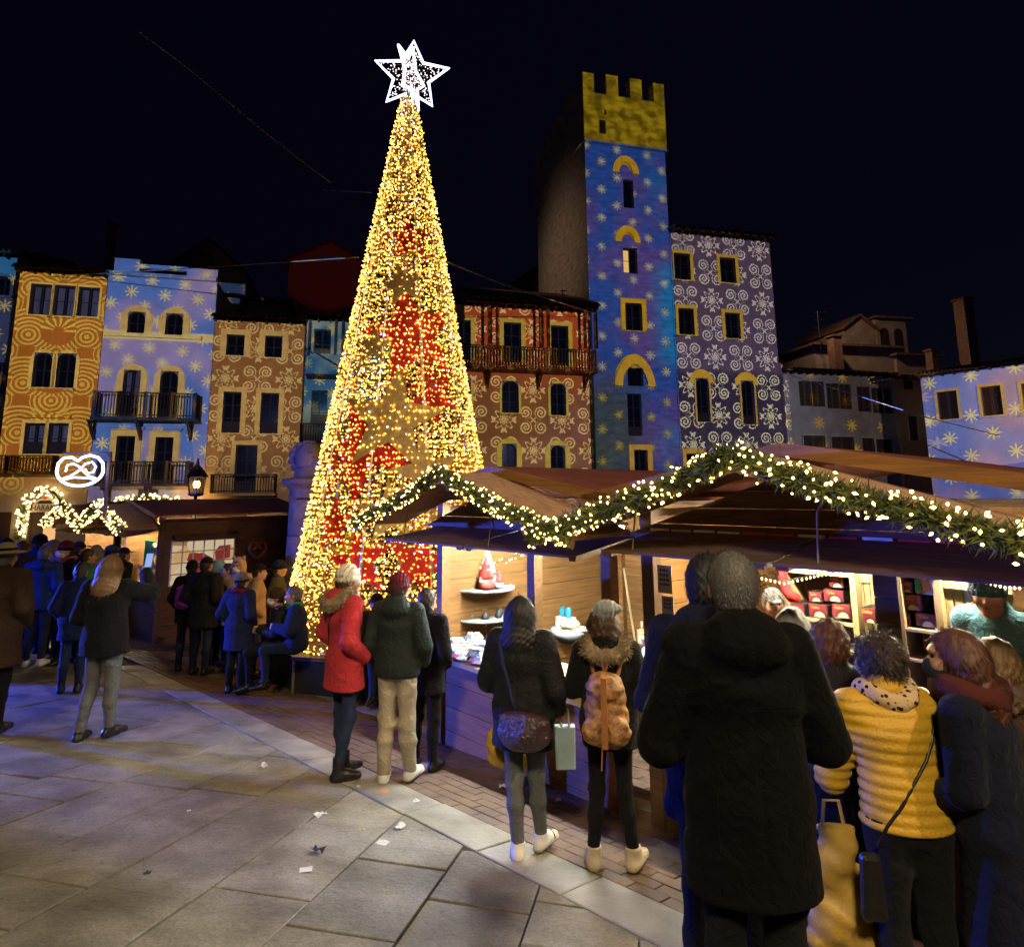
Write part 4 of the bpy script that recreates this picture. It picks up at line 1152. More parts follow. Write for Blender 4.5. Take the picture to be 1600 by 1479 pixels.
class Stall:
    def __init__(s, label, origin, rot, a0, a1, cz, zeave, zpeak, name='market_stall', depth=3.1, zmain=1.93, lamp=None, mid=(), flaps=(), flapz=(1.34, 1.22), base_m=None, right_wall=True, back_ext=0.0, ground_z=None, front_v=True, garl=True):
        s.o = Vector((origin[0], origin[1], 0)); s.rot = rot; s.cz = cz; s.a0, s.a1 = a0, a1
        s.e1 = Vector((math.cos(rot), math.sin(rot), 0)); s.e2 = Vector((-math.sin(rot), math.cos(rot), 0))
        t = s.root = thing(name, label, 'stall', s.o, rot)
        ac = (a0 + a1) / 2; zg = ground_z if ground_z is not None else min(gz(*(s.o + s.e1 * a0).xy), gz(*(s.o + s.e1 * a1 + s.e2 * depth).xy)) - .25
        # front under the counter: horizontal boards
        def boards(parent, p, horiz, z0, z1, x0, x1, y, th, m, nb, side=None):
            for i in range(nb):
                q = MB()
                za, zb_ = z0 + (z1 - z0) * i / nb, z0 + (z1 - z0) * (i + 1) / nb - .006
                dy = rnd.uniform(-.003, .003)
                if side is None: q.b(x0, x1, y + dy, y + th + dy, za, zb_)
                else: q.b(side + dy, side + th + dy, x0, x1, za, zb_)
                q.obj('plank', m, parent)
        f = MB(); f.b(a0, a1, .03, .06, zg, cz - .05); fr = f.obj('front_panel', M_BROWNP, t)
        boards(fr, None, True, zg + .02, cz - .06, a0 + .01, a1 - .01, 0.0, .026, base_m or M_PLANK, 6)
        f = MB(); f.b(a0 - .02, a1 + .02, -.16, .62, cz - .045, cz); f.obj('counter', M_PALEP, t)
        # walls
        f = MB(); f.b(a0, a1 + back_ext, depth + .03, depth + .06, zg, zeave + .25); bw_ = f.obj('back_wall', M_BROWNP, t)
        boards(bw_, None, True, cz - .6, zeave + .18, a0 + .04, a1 - .04 + back_ext, depth, .028, M_PLANK, 11)
        f = MB(); f.b(a0 - .06, a0 - .03, .0, depth, zg, zeave + .2); lw = f.obj('side_wall', M_BROWNP, t)
        boards(lw, None, True, cz - .6, zeave + .15, .08, depth - .03, 0, .028, M_PLANKY, 11, side=a0 - .028)
        s.rw = None
        if right_wall:
            f = MB(); f.b(a1 + .0, a1 + .03, .0, depth, zg, zeave + .2); s.rw = f.obj('side_wall', M_BROWNP, t)
            boards(s.rw, None, True, zg + .03, zeave + .15, .06, depth - .03, 0, .026, M_BROWNY, 13, side=a1 + .031)
        for x in (a0 + .03, a1 - .03) + tuple(mid):
            q = MB(); q.b(x - .05, x + .05, -.035, .07, zg, zeave + .25); q.obj('post', base_m or M_PLANK, t)
        # gable behind the porch
        hw = (a1 - a0) / 2 + .22
        z0 = zeave - .02; nb = 4
        for i in range(nb):
            za = z0 + (zpeak - .05 - z0) * i / nb; zb_ = z0 + (zpeak - .05 - z0) * (i + 1) / nb - .005
            wa = hw * (1 - (za - z0) / (zpeak - z0 - .03)); wb = hw * (1 - (zb_ - z0) / (zpeak - z0 - .03))
            q = MB(); q.prism([(ac - wa, za), (ac + wa, za), (ac + wb, zb_), (ac - wb, zb_)], -.06, -.03); q.obj('gable_plank', M_BROWNP, t)
        # porch roof
        th = .03
        pw = hw + .18
        s.pw, s.ac, s.pe, s.pp = pw, ac, zeave, zpeak
        for sg in (-1, 1):
            q = MB()
            q.add([(ac, -.85, zpeak), (ac + sg * pw, -.85, zeave), (ac + sg * pw, -.22, zeave + .01), (ac, -.22, zpeak + .01), (ac, -.85, zpeak + th), (ac + sg * pw, -.85, zeave + th), (ac + sg * pw, -.22, zeave + th + .01), (ac, -.22, zpeak + th + .01)],
                  [(0, 1, 2, 3), (7, 6, 5, 4), (0, 4, 5, 1), (1, 5, 6, 2), (2, 6, 7, 3), (3, 7, 4, 0)]); q.obj('porch_roof', M_ROOFB, t)
            q = MB(); q.bar((ac, -.865, zpeak - .01), (ac + sg * pw, -.865, zeave - .01), .025, .10); q.obj('verge_board', M_ROOFB, t)
            # main roof
            e = zmain - .19 * pw
            q = MB(); y0, y1 = -.26, depth + .25; w_ = pw + .02
            q.add([(ac, y0, zmain), (ac + sg * w_, y0, e), (ac + sg * w_, y1, e), (ac, y1, zmain), (ac, y0, zmain + th), (ac + sg * w_, y0, e + th), (ac + sg * w_, y1, e + th), (ac, y1, zmain + th)],
                  [(0, 1, 2, 3), (7, 6, 5, 4), (0, 4, 5, 1), (1, 5, 6, 2), (2, 6, 7, 3), (3, 7, 4, 0)]); q.obj('main_roof', M_FELT, t)
            q = MB(); q.bar((ac, -.28, zmain - .01), (ac + sg * w_, -.28, e - .01), .03, .085); q.obj('verge_board', M_PLANK, t)
        # flaps
        for x0, x1 in flaps:
            q = MB(); nb = 5
            L = math.hypot(.70, flapz[0] - flapz[1]); a_ = math.atan2(flapz[0] - flapz[1], .70)
            fo = link('flap', None, t); fo.location = ((x0 + x1) / 2, -.04, flapz[0]); fo.rotation_euler = (a_, 0, 0)
            for i in range(nb):
                q = MB(); q.b(-(x1 - x0) / 2, (x1 - x0) / 2, -L * (i + 1) / nb + .004, -L * i / nb, 0, .018); q.obj('plank', M_FLAP, fo)
            for xx in (-(x1 - x0) / 2 + .05, (x1 - x0) / 2 - .05):
                q = MB(); q.b(xx - .035, xx + .035, -L + .01, -.01, -.025, -.002); q.obj('batten', M_FLAP, fo)
            for xx in ((x0 + x1) / 2 - (x1 - x0) * .32,):
                q = MB(); q.tube([(xx, -.66, flapz[1] + .03), (xx - .01, -.6, (flapz[1] + zpeak) / 2), (xx, -.55, zeave + (zpeak - zeave) * .55)], .006, 4); q.obj('rope', M_ROPE, t)
        if lamp:
            for i in range(2):
                x = a0 + (a1 - a0) * (.3 + .42 * i)
                q = MB(); q.b(x - .45, x + .45, .48, .56, zeave + .03, zeave + .055); fx = q.obj('lamp_fitting', M_STEEL, t)
                q = MB(); q.tube([(x - .42, .52, zeave + .015), (x + .42, .52, zeave + .015)], .016, 8); q.obj('lamp_tube', lamp, fx)
    def w(s, a, b, z): return s.o + s.e1 * a + s.e2 * b + Vector((0, 0, z))
    def at(s, u, v, b):
        """local a, z of a point seen at (u, v) on the plane b metres behind the front"""
        d = ray(u, v); t = (s.o + s.e2 * b - CAMP).dot(s.e2) / d.dot(s.e2); p = CAMP + d * t
        return (p - s.o).dot(s.e1), p.z
    def top(s, u, v, z):
        d = ray(u, v); t = (z - CAMP.z) / d.z; p = CAMP + d * t
        return (p - s.o).dot(s.e1), (p - s.o).dot(s.e2)
    def item(s, name, label, cat, a, b, z, rot=0.0, group=None):
        p = s.w(a, b, z); return thing(name, label, cat, p, s.rot + rot, group)
    def garland_pts(s, left=True, right=True, y=-.90, n=7):
        pts = []
        if left: pts += [s.w(s.ac - s.pw * (1 - i / n), y, s.pe + (s.pp - s.pe) * i / n + .02 - .03 * math.sin(PI * i / n)) for i in range(n)]
        pts += [s.w(s.ac, y, s.pp + .05)]
        if right: pts += [s.w(s.ac + s.pw * (i / n), y, s.pp + (s.pe - s.pp) * i / n + .02 - .03 * math.sin(PI * i / n)) for i in range(1, n + 1)]
        return pts
S1 = Stall('wooden craft stall with a small garlanded gable next to the light tree', (-.786, 7.358), SROT, -.05, 2.42, 0.0, 1.36, 1.86, lamp=M_TUBEC, mid=(1.47,), flaps=((-.02, 1.32), (1.36, 2.72)), flapz=(1.33, 1.22), right_wall=False, back_ext=.36)
S2 = Stall('large wooden stall selling boxed cakes at the right edge under a garlanded gable', (-.786, 7.358), SROT, 2.80, 5.40, .14, 1.36, 1.87, zmain=1.97, lamp=M_TUBEW, mid=(), flaps=((2.96, 4.18), (4.22, 5.45)), flapz=(1.39, 1.28), base_m=M_BROWNP)
p3_ = at_y(247, 900, 14.3); R3 = R(-42)
o3 = Vector((p3_.x, p3_.y, 0)) - Vector((math.cos(R3), math.sin(R3), 0)) * 2.42
dz3 = -.36
S3 = Stall('brown pretzel hut with a latticed side window behind the crowd', o3, R3, -.05, 2.42, dz3, 1.36 + dz3, 1.86 + dz3, zmain=1.95 + dz3, lamp=M_TUBEW, flaps=((-.02, 1.2), (1.25, 2.4)), flapz=(1.33 + dz3, 1.22 + dz3), base_m=M_BROWNP)
o4 = o3 - Vector((math.cos(R3), math.sin(R3), 0)) * 2.9
S4 = Stall('garlanded stall left of the pretzel hut, mostly behind people', o4, R3, -.05, 2.42, dz3 - .05, 1.33 + dz3, 1.83 + dz3, zmain=1.9 + dz3, lamp=M_TUBEW, flaps=((-.02, 1.2), (1.25, 2.4)), flapz=(1.3 + dz3, 1.19 + dz3))
garland('fir_garland', 'fir garland with warm bulbs along the gable of the craft stall', S1.garland_pts(), .075, per_m=1100, bulbs_per_m=105)
garland('fir_garland', 'fir garland with warm bulbs along the big right gable of the cake stall', S2.garland_pts(), .082, per_m=1300, bulbs_per_m=100)
M_GFAR = glow('far_garland_bulb', (1.0, .66, .25), 5.0)
GB2 = bulb_mesh('bulb', M_GFAR, .013, .024)
garland('fir_garland', 'bright garland on the gable of the pretzel hut under the neon sign', S3.garland_pts(), .12, 300, 55, 1.6, bm=GB2, needle=.12)
garland('fir_garland', 'bright garland on the gable left of the pretzel hut', S4.garland_pts(), .12, 300, 50, 1.6, bm=GB2, needle=.12)
# red and white tape along the cake stall's hinge line
for i in range(13):
    x = 2.9 + i * .195
    q = MB(); q.b(x, x + .165, -.075, -.063, 1.398, 1.42 - .004 * (i % 2)); 
    o = q.obj('barrier_tape', (mat('tape_white', (.75, .73, .7), .4, .05) if i not in (4, 5, 7, 9, 10) else mat('tape_red', (.6, .04, .03), .4, .05)), S2.root)

# ------------------------------------------------------------------ goods on the craft stall
ORD = ['first', 'second', 'third', 'fourth', 'fifth', 'sixth', 'seventh', 'eighth', 'ninth', 'tenth', 'eleventh', 'twelfth', 'thirteenth', 'fourteenth', 'fifteenth', 'sixteenth', 'seventeenth', 'eighteenth', 'nineteenth', 'twentieth']
def matc(c, rough=.5, **k): return mat('paint_%02x%02x%02x' % tuple(int(255 * q) for q in c), c, rough, .08, 8, .05, 40, **k)
ts = S1.item('tier_stand', 'white two-tier display stand on the craft stall', 'display stand', *S1.top(755, 1000, 0.0), 0)
M_WHITE = matc((.78, .78, .76), .4)
zu = S1.at(762, 920, S1.top(755, 1000, 0)[1])[1]; zl = S1.at(757, 964, S1.top(755, 1000, 0)[1])[1]
for z in (zl, zu):
    MB().lathe([(.02, z - .03), (.36, z - .012), (.375, z), (.375, z + .02), (.365, z + .012), (.0, z + .012)], 28).obj('tray', M_WHITE, ts, True)
MB().lathe([(.06, 0), (.055, zl - .03)], 14).obj('column', M_WHITE, ts, True)
MB().lathe([(.055, zl + .013), (.045, zu - .03)], 14).obj('column', M_WHITE, ts, True)
def gnome(label, a, b, z, h, hat, bodyc, rot=0):
    t = S1.item('gnome_figure', label, 'gnome', a, b, z, rot)
    MB().lathe([(.0, 0), (h * .26, .0), (h * .28, h * .15), (h * .2, h * .38), (.0, h * .42)], 12).obj('body', matc(bodyc, .8), t, True)
    MB().lathe([(h * .25, h * .33), (h * .24, h * .4), (h * .12, h * .72), (.01, h)], 12, (0, 0, 0)).obj('hat', matc(hat, .8), t, True)
    MB().ball((0, -h * .22, h * .33), h * .06).obj('nose', matc((.6, .38, .28)), t, True)
    MB().lathe([(h * .0, h * .05), (h * .15, h * .16), (h * .16, h * .3), (.02, h * .34)], 10, (0, -h * .12, 0)).obj('beard', matc((.6, .6, .58), .9), t, True)
ta, tb = S1.top(755, 1000, 0.0)
gnome('gnome with a tall grey hat on the upper tray', ta + .05, tb + .02, zu + .02, .46, (.22, .28, .30), (.3, .3, .3))
gnome('gnome with a spotted red hat on the upper tray', ta + .16, tb - .08, zu + .02, .36, (.65, .04, .03), (.5, .1, .08))
gnome('small gnome in a red cone hat on the counter below the trays', *S1.top(722, 988, 0), 0, .27, (.66, .05, .04), (.5, .08, .06))
gnome('small gnome lying at the right of the upper tray', ta + .24, tb + .05, zu + .02, .2, (.62, .05, .05), (.55, .5, .5))
for i, (dx, dy, s_, c, l) in enumerate(((-.16, -.1, (.10, .06, .17), (.10, .11, .13), 'dark gift pouch at the left of the upper tray'), (-.04, -.16, (.09, .05, .11), (.55, .06, .05), 'small red gift bag on the upper tray'), (-.22, .04, (.12, .1, .06), (.03, .05, .25), 'navy tin on the upper tray'), (-.08, .12, (.13, .02, .15), (.55, .62, .60), 'pale price card standing on the upper tray'))):
    t = S1.item('gift_bag' if 'bag' in l or 'pouch' in l else 'tin' if 'tin' in l else 'price_card', l, 'bag' if 'bag' in l or 'pouch' in l else 'tin' if 'tin' in l else 'card', ta + dx, tb + dy, zu + .016)
    q = MB(); q.box((0, 0, s_[2] / 2), s_, taper=.9); bevel(q.obj('body', matc(c, .6), t), .008)
    if 'bag' in l:
        q = MB(); q.tube([(-.025, 0, s_[2]), (-.02, 0, s_[2] + .05), (.02, 0, s_[2] + .05), (.025, 0, s_[2])], .004, 4); q.obj('handle', matc((.7, .7, .7)), t)
for i in range(7):
    an = 2 * PI * i / 7 + .3; c = ((.08, .09, .10), (.15, .16, .18), (.3, .3, .32))[i % 3]
    t = S1.item('glass_trinket', ORD[i] + ' dark glass trinket counted round the lower tray', 'trinket', ta + .22 * math.cos(an), tb + .2 * math.sin(an), zl + .014, group='trinkets on the lower tray')
    MB().lathe([(.0, 0), (.035, 0), (.045, .03), (.03, .06), (.012, .075), (.0, .08)], 10).obj('body', matc(c, .2), t, True)
# leaflet rack box
t = S1.item('display_box', 'white and pale blue display box at the left end of the craft counter', 'box', *S1.top(697, 1000, 0.0), 0, .25)
q = MB(); q.b(-.17, .17, -.05, .10, 0, .28); bevel(q.obj('body', M_WHITE, t), .006)
q = MB(); q.b(-.06, .09, -.13, -.056, 0, .17); bevel(q.obj('front_pocket', matc((.25, .58, .70)), t), .005)
q = MB(); q.b(-.15, -.08, -.058, -.053, .05, .17); q.obj('picture', matc((.35, .16, .14)), t)
# heap of wrapped packets
pc = [(.70, .70, .72), (.55, .08, .08), (.25, .40, .55), (.62, .55, .50), (.70, .30, .32), (.30, .50, .52), (.75, .72, .68), (.12, .14, .2)]
pn = ['white', 'red', 'blue', 'beige', 'pink', 'teal', 'cream', 'black']
def packet(a, b, z, c, sz, rot, label, grp):
    t = S1.item('wrapped_packet', label, 'packet', a, b, z, rot, grp)
    q = MB(); l, w_, h = sz
    vs = []; k = 6
    for iy, fy in enumerate((-1, -.5, .5, 1)):
        for ix in range(k + 1):
            fx = -1 + 2 * ix / k
            hh = h * (1 - fx ** 4) * (1 if abs(fy) < .9 else .25)
            vs.append((fx * l / 2, fy * w_ / 2, max(.004, hh + rnd.uniform(-.2, .2) * h)))
    fs = [(r_ * (k + 1) + i, r_ * (k + 1) + i + 1, (r_ + 1) * (k + 1) + i + 1, (r_ + 1) * (k + 1) + i) for r_ in range(3) for i in range(k)]
    n_ = len(vs); vs += [(-l / 2, -w_ / 2, 0), (l / 2, -w_ / 2, 0), (l / 2, w_ / 2, 0), (-l / 2, w_ / 2, 0)]; fs += [(n_, n_ + 3, n_ + 2, n_ + 1), (n_, n_ + 1, k, 0), (n_ + 1, n_ + 2, 4 * (k + 1) - 1, k), (n_ + 3, n_, 0, 3 * (k + 1)), (n_ + 2, n_ + 3, 3 * (k + 1), 4 * (k + 1) - 1)]
    q.add(vs, fs).obj('wrapper', matc(c, .22, spec=.7), t)
    q = MB(); q.b(-l * .28, l * .28, -w_ * .2, w_ * .2, h * 1.0, h * 1.0 + .012); q.obj('tag', matc((.75, .75, .72), .4), t)
PK = []
for i in range(112):
    if i < 66: a, b = (rnd.uniform(.02, .75) if i % 2 else rnd.uniform(.05, 1.3)), rnd.uniform(-.12, .40)
    else: a, b = rnd.uniform(1.6, 2.55), rnd.uniform(-.10, .45)
    k = rnd.randrange(8)
    side = 'left' if i < 66 else 'right'
    PK.append((k, side, a, b, .002 + .028 * (i % 4), (rnd.uniform(.13, .22), rnd.uniform(.10, .16), rnd.uniform(.025, .06)), rnd.uniform(-1.2, 1.2)))
for k in range(8):
    for side in ('left', 'right'):
        for n_, q_ in enumerate(sorted([q for q in PK if q[0] == k and q[1] == side], key=lambda q: q[2])):
            packet(q_[2], q_[3], q_[4], pc[k], q_[5], q_[6], '%s %s wrapped packet from the tree end on the %s half of the craft counter' % (ORD[n_], pn[k], side), 'wrapped packets on the craft counter')
# bowl of cream balls
a, b = S1.top(890, 1003, 0.0)
t = S1.item('glass_bowl', 'wide clear bowl of pale cookies on the craft counter', 'bowl', a, b, 0.0)
MG = mat('clear_plastic', (.72, .76, .78), .1, 0, bump=0, transp=.55, spec=.5)
MB().lathe([(.0, .004), (.12, .004), (.19, .07), (.22, .15), (.215, .15), (.185, .072), (.118, .012), (.0, .012)], 20).obj('bowl', MG, t, True)
for i, (dx, dy, dz) in enumerate(((-.1, -.05, .10), (.03, -.08, .09), (.12, .0, .11), (-.02, .06, .12), (.06, .02, .19), (-.08, .07, .11), (.13, .09, .12), (-.03, -.02, .19))):
    p = S1.w(a + dx, b + dy, dz); q = thing('round_biscuit', 'pale round biscuit in the clear bowl, ' + ('left front', 'middle front', 'right front', 'middle back', 'top right', 'left back', 'right back', 'top left')[i], 'biscuit', p, S1.rot, 'biscuits in the clear bowl')
    MB().ball((0, 0, 0), (.075, .075, .062), 12, 8).obj('biscuit', mat('biscuit', (.62, .47, .30), .7, .25, 14, .3, 40), q, True)
# cans on a carton
a, b = S1.top(862, 990, 0.0)
t = S1.item('carton', 'small white carton carrying two blue cans', 'carton', a, b + .25, 0, -.1); q = MB(); q.b(-.11, .11, -.08, .08, 0, .17); bevel(q.obj('body', M_WHITE, t), .005); q = MB(); q.b(-.112, .112, -.082, .082, .13, .145); q.obj('lid_edge', matc((.5, .5, .48)), t)
for i in (-1, 1):
    t = S1.item('blue_can', ('left' if i < 0 else 'right') + ' blue can standing on the small white carton', 'can', a + i * .05, b + .25, .171)
    MB().lathe([(.0, 0), (.036, 0), (.038, .01), (.038, .10), (.03, .112), (.0, .112)], 14).obj('body', matc((.05, .38, .55), .3), t, True)
    MB().lathe([(.028, .1125), (.028, .12), (.0, .12)], 12).obj('lid', M_STEEL, t, True)
a, b = S1.top(921, 1008, 0.0)
t = S1.item('dispenser', 'tall white dispenser bottle behind the girl in the grey hat', 'bottle', a, b + .1, 0); MB().lathe([(.0, 0), (.05, 0), (.05, .2), (.03, .23), (.02, .25), (.0, .25)], 14).obj('bottle', M_WHITE, t, True); MB().lathe([(.018, .25), (.018, .29), (.0, .29)], 8).obj('pump', matc((.1, .1, .3)), t)
# broom
p0_ = S1.at(956, 890, 2.6); p1_ = S1.at(980, 990, 2.6); pf = S1.at(1010, 1110, 2.6)
t = S1.item('broom', 'wooden broom leaning against the back wall of the craft stall', 'broom', p1_[0], 2.6, -.9)
d_ = (p1_[0] - p0_[0]) / (p0_[1] - p1_[1])
MB().tube([(d_ * (p1_[1] + .9) - .0, 0, 0.1), (-d_ * (p0_[1] - p1_[1]), .25, p0_[1] + .9)], .014, 8).obj('handle', M_PALEP, t)
q = MB(); q.box((d_ * (p1_[1] + .9), -.02, .07), (.3, .06, .14), taper=.7); q.obj('brush', matc((.35, .2, .08), .9), t)
# candle tray
a, b = S1.top(988, 1012, 0.0)
t = S1.item('candle_tray', 'small wooden tray with a row of pale candles', 'tray', a, b + .3, .12); q = MB(); q.b(-.12, .12, -.05, .05, 0, .02); q.obj('tray', M_PALEP, t)
for i in range(5): MB().lathe([(.0, 0), (.012, 0), (.012, .09), (.0, .09)], 8, (-.09 + i * .045, 0, .02)).obj('candle', matc((.70, .62, .40)), t, True)
t = S1.item('crate', 'pale wooden crate under the candle tray', 'crate', a, b + .3, 0.0); q = MB(); q.b(-.1, .1, -.07, .07, 0, .118); q.obj('box', M_PALEP, t)
for i, (u, v) in enumerate(((1012, 1035), (1030, 1040))):
    a, b = S1.top(u, v, 0)
    t = S1.item('cellophane_bag', ('left' if i == 0 else 'right') + ' cellophane gift bag at the end of the craft counter', 'bag', a, b, 0)
    q = MB(); q.lathe([(.0, 0), (.07, .0), (.085, .06), (.05, .13), (.025, .16), (.075, .24)], 9); q.obj('bag', mat('cellophane', (.7, .78, .8), .12, .2, 20, .5, 30, spec=.8), t); MB().lathe([(.03, .15), (.03, .17)], 8).obj('ribbon', matc((.6, .1, .1)), t)
# notices on the end post
for i, (u0, v0, u1, v1) in enumerate(((1027, 882, 1051, 928), (1034, 930, 1054, 968))):
    xa, za = S1.at(u0, v0, -.06); xb, zb_ = S1.at(u1, v1, -.06)
    t = S1.item('paper_notice', ('upper' if i == 0 else 'lower') + ' handwritten paper notice between the two stalls', 'notice', (xa + xb) / 2, -.06, (za + zb_) / 2)
    q = MB(); q.b(-(xb - xa) / 2, (xb - xa) / 2, -.003, .0, -(za - zb_) / 2, (za - zb_) / 2); q.obj('sheet', matc((.66, .66, .62), .8), t)
    q = MB()
    for k in range(4 - i):
        zz = (za - zb_) * (.28 - .17 * k); 
        for j in range(3): q.b(-(xb - xa) * .34 + j * (xb - xa) * .23, -(xb - xa) * .34 + j * (xb - xa) * .23 + (xb - xa) * .17, -.005, -.0035, zz, zz + .018)
    q.obj('handwriting', matc((.12, .12, .3)), t, kind='stuff')
for x in (.03, 1.2): q = MB(); q.b(x - .04, x + .04, 3.02, 3.098, -.9, 1.5); q.obj('wall_batten', M_PLANK, S1.root)
# fairy lights in the craft stall
t = S1.item('fairy_lights', 'string of tiny lights hung over the tiered stand', 'fairy lights', 0, 0, 0)
pts = [S1.at(u, v, .55) for u, v in ((703, 862), (722, 870), (742, 880), (762, 884), (785, 876), (805, 866), (818, 862))]
MB().tube([(a, .55, z) for a, z in pts], .004, 4).obj('cable', matc((.05, .08, .04)), t)
fm = bulb_mesh('bulb', glow('fairy_bulb', (1, .66, .28), 12), .007, .011)
for (a, z), (a2, z2) in zip(pts[:-1], pts[1:]):
    for k in range(5): link('bulb', fm, t, (a + (a2 - a) * k / 5, .55 + rnd.uniform(-.03, .03), z + (z2 - z) * k / 5 + rnd.uniform(-.05, .02)))
for k in range(14):
    a, z = S1.at(702 + rnd.uniform(-3, 5) + k * 2.6, 868 + k * 7, .6); link('bulb', fm, t, (a, .6, z))

# ------------------------------------------------------------------ cake stall interior
def shelf(label, u0, v0, u1, v1, b, shelves, right_panel=None):
    xa, za = S2.at(u0, v0, b); xb, zb_ = S2.at(u1, v1, b)
    t = S2.item('shelf_unit', label, 'shelf', xa, b, 0)
    W = xb - xa; zt_ = za; z0 = S2.cz - .7
    for x in (0, W): q = MB(); q.b(x - .02, x + .02, 0, .32, z0, zt_); q.obj('upright', M_PALEP, t)
    for v in shelves:
        z = S2.at((u0 + u1) / 2, v, b)[1]; q = MB(); q.b(.021, W - .021, .003, .318, z - .02, z); q.obj('shelf_board', M_PALEP, t)
    q = MB(); q.b(-.02, W + .02, -.003, .32, zt_, zt_ + .03); q.obj('top_board', M_PALEP, t)
    q = MB(); q.b(.02, W - .02, .33, .345, z0, zt_ - .01); q.obj('back_board', M_BROWNP, t)
    return t
shelf('pale wooden shelf with boxes left of the dark post in the cake stall', 1225, 893, 1337, 969, .9, (968, 1010))
shelf('pale wooden shelf with boxes right of the dark post in the cake stall', 1401, 898, 1470, 984, .55, (983, 1030))
M_MAR = matc((.20, .025, .045), .35); M_CREAM = matc((.74, .64, .36), .4); M_TEAL = matc((.02, .28, .30), .4); M_YTX = matc((.80, .48, .05), .4); M_DKB = matc((.05, .025, .03), .35); M_ORG = matc((.7, .22, .02), .4)
def gobo(label, u0, v0, u1, v1, b, deep=.20):
    xa, za = S2.at(u0, v0, b); xb, zb_ = S2.at(u1, v1, b); W, H_ = xb - xa, za - zb_
    t = S2.item('cake_box', label, 'box', (xa + xb) / 2, b, zb_, 0)
    q = MB(); q.b(-W / 2, W / 2, 0, deep, 0, H_); bevel(q.obj('carton', M_DKB, t), .004)
    q = MB(); q.prism([(-W / 2 + .004, .004)] + [(-W / 2 + .004 + (W - .01) * k / 8, .004) for k in range(1, 9)] + [(W / 2 - .006, H_ * .4)] + [(W / 2 - .006 - (W - .01) * .0, H_ - .004), (-W / 2 + .004, H_ - .004)], -.003, -.0005); q.obj('front_print', M_MAR, t)
    r_ = min(W * .27, H_ * .42)
    q = MB(); q.prism([(W * .08 + r_ * math.cos(x), .004 + r_ * math.sin(x)) for x in np.linspace(0, PI, 12)], -.006, -.0035); q.obj('half_moon', M_CREAM, t)
    q = MB(); q.prism([(W * .08 + r_ * 1.5 * math.cos(x), .004 + r_ * 1.5 * math.sin(x)) for x in np.linspace(0, PI, 12)] + [(W * .08 + r_ * 1.25 * math.cos(x), .004 + r_ * 1.25 * math.sin(x)) for x in np.linspace(PI, 0, 12)], -.005, -.0035); q.obj('arc_print', M_DKB, t)
    text('Gobo', H_ * .34, M_YTX, t, (-W * .12, -.004, H_ * .74), depth=.001, sx=.85)
    for k, (mm, yy, zz) in enumerate(((M_TEAL, .35, .35), (M_CREAM, .62, .7), (M_ORG, .8, .3))):
        q = MB(); vs = [(W / 2 + .0015, deep * yy + H_ * .2 * math.cos(x), H_ * zz + H_ * .2 * math.sin(x)) for x in np.linspace(0, 2 * PI, 11)[:-1]]
        vs = [(x, min(max(y, .003), deep - .003), z) for x, y, z in vs]
        q.add(vs, [tuple(range(10))]).obj('side_print', mm, t)
for l, a in (('top cake box on the left shelf', (1295, 899, 1318, 919)), ('small cake box in the second row of the left shelf', (1263, 923, 1285, 941)), ('wide cake box in the second row of the left shelf', (1286, 919.5, 1319, 941.5)), ('middle cake box of the bottom row on the left shelf', (1263, 942, 1294, 966)), ('right cake box of the bottom row on the left shelf', (1299, 942, 1331, 967)), ('left cake box of the bottom row on the left shelf', (1230, 941, 1258, 965))):
    gobo('maroon ' + l + ' with yellow lettering', *a, .93 if 'bottom' in l else .97)
gobo('single maroon cake box on the bracket by the dark post', 1346, 948, 1370, 975, .75)
for l, a in (('small cake box on top of the right shelf stack', (1407, 907, 1426, 926.5)), ('wide cake box in the middle of the right shelf stack', (1407, 927, 1442, 955.5)), ('cut-off cake box at the lower left of the right shelf', (1404, 956, 1424, 981.5)), ('large cake box at the lower right of the right shelf', (1429, 956, 1466, 982))):
    gobo('maroon ' + l, *a, .60)
xa, za = S2.at(1428, 905, .62); t = S2.item('patterned_box', 'upright box patterned cream, teal and orange on the right shelf', 'box', xa + .07, .62, S2.at(1428, 927, .62)[1]); q = MB(); q.b(-.07, .09, 0, .15, 0, .11); bevel(q.obj('carton', M_CREAM, t), .004)
for dx, mm in ((-.05, M_TEAL), (0, M_ORG), (.05, M_DKB)): q = MB(); q.prism([(dx - .02, .01), (dx + .025, .03), (dx + .01, .1), (dx - .015, .08)], -.004, -.001); q.obj('print', mm, t)
def boarding(label, u0, v0, u1, v1, b, n):
    xa, za = S2.at(u0, v0, b); xb, _ = S2.at(u1, v0, b)
    t = S2.item('board_partition', label, 'partition', xa, b, 0)
    for i in range(n): q = MB(); x0 = (xb - xa) * i / n; q.b(x0, x0 + (xb - xa) / n - .006, rnd.uniform(0, .004), .025, S2.cz - .8, za); q.obj('plank', M_PALEP, t)
    q = MB(); q.b(0, xb - xa, -.02, -.001, za - .07, za - .01); q.obj('rail', M_PALEP, t)
boarding('pale vertical boards left of the dark post in the cake stall', 1337, 893, 1368, 975, 1.0, 3)
boarding('pale vertical boards behind the bending vendor', 1472, 900, 1580, 975, .62, 7)
xa, _ = S2.at(1368, 900, .02); xb, _ = S2.at(1403, 900, .02)
q = MB(); q.b(xa, xb, .0, .05, S2.cz - .8, 1.36); pil = q.obj('pilaster', M_BROWNP, S2.root)
for i in range(8): q = MB(); z0 = S2.cz + .0 + i * .155; q.b(xa - .004, xb + .004, -.02, -.001, z0, z0 + .148); q.obj('plank', M_BROWNP, pil)
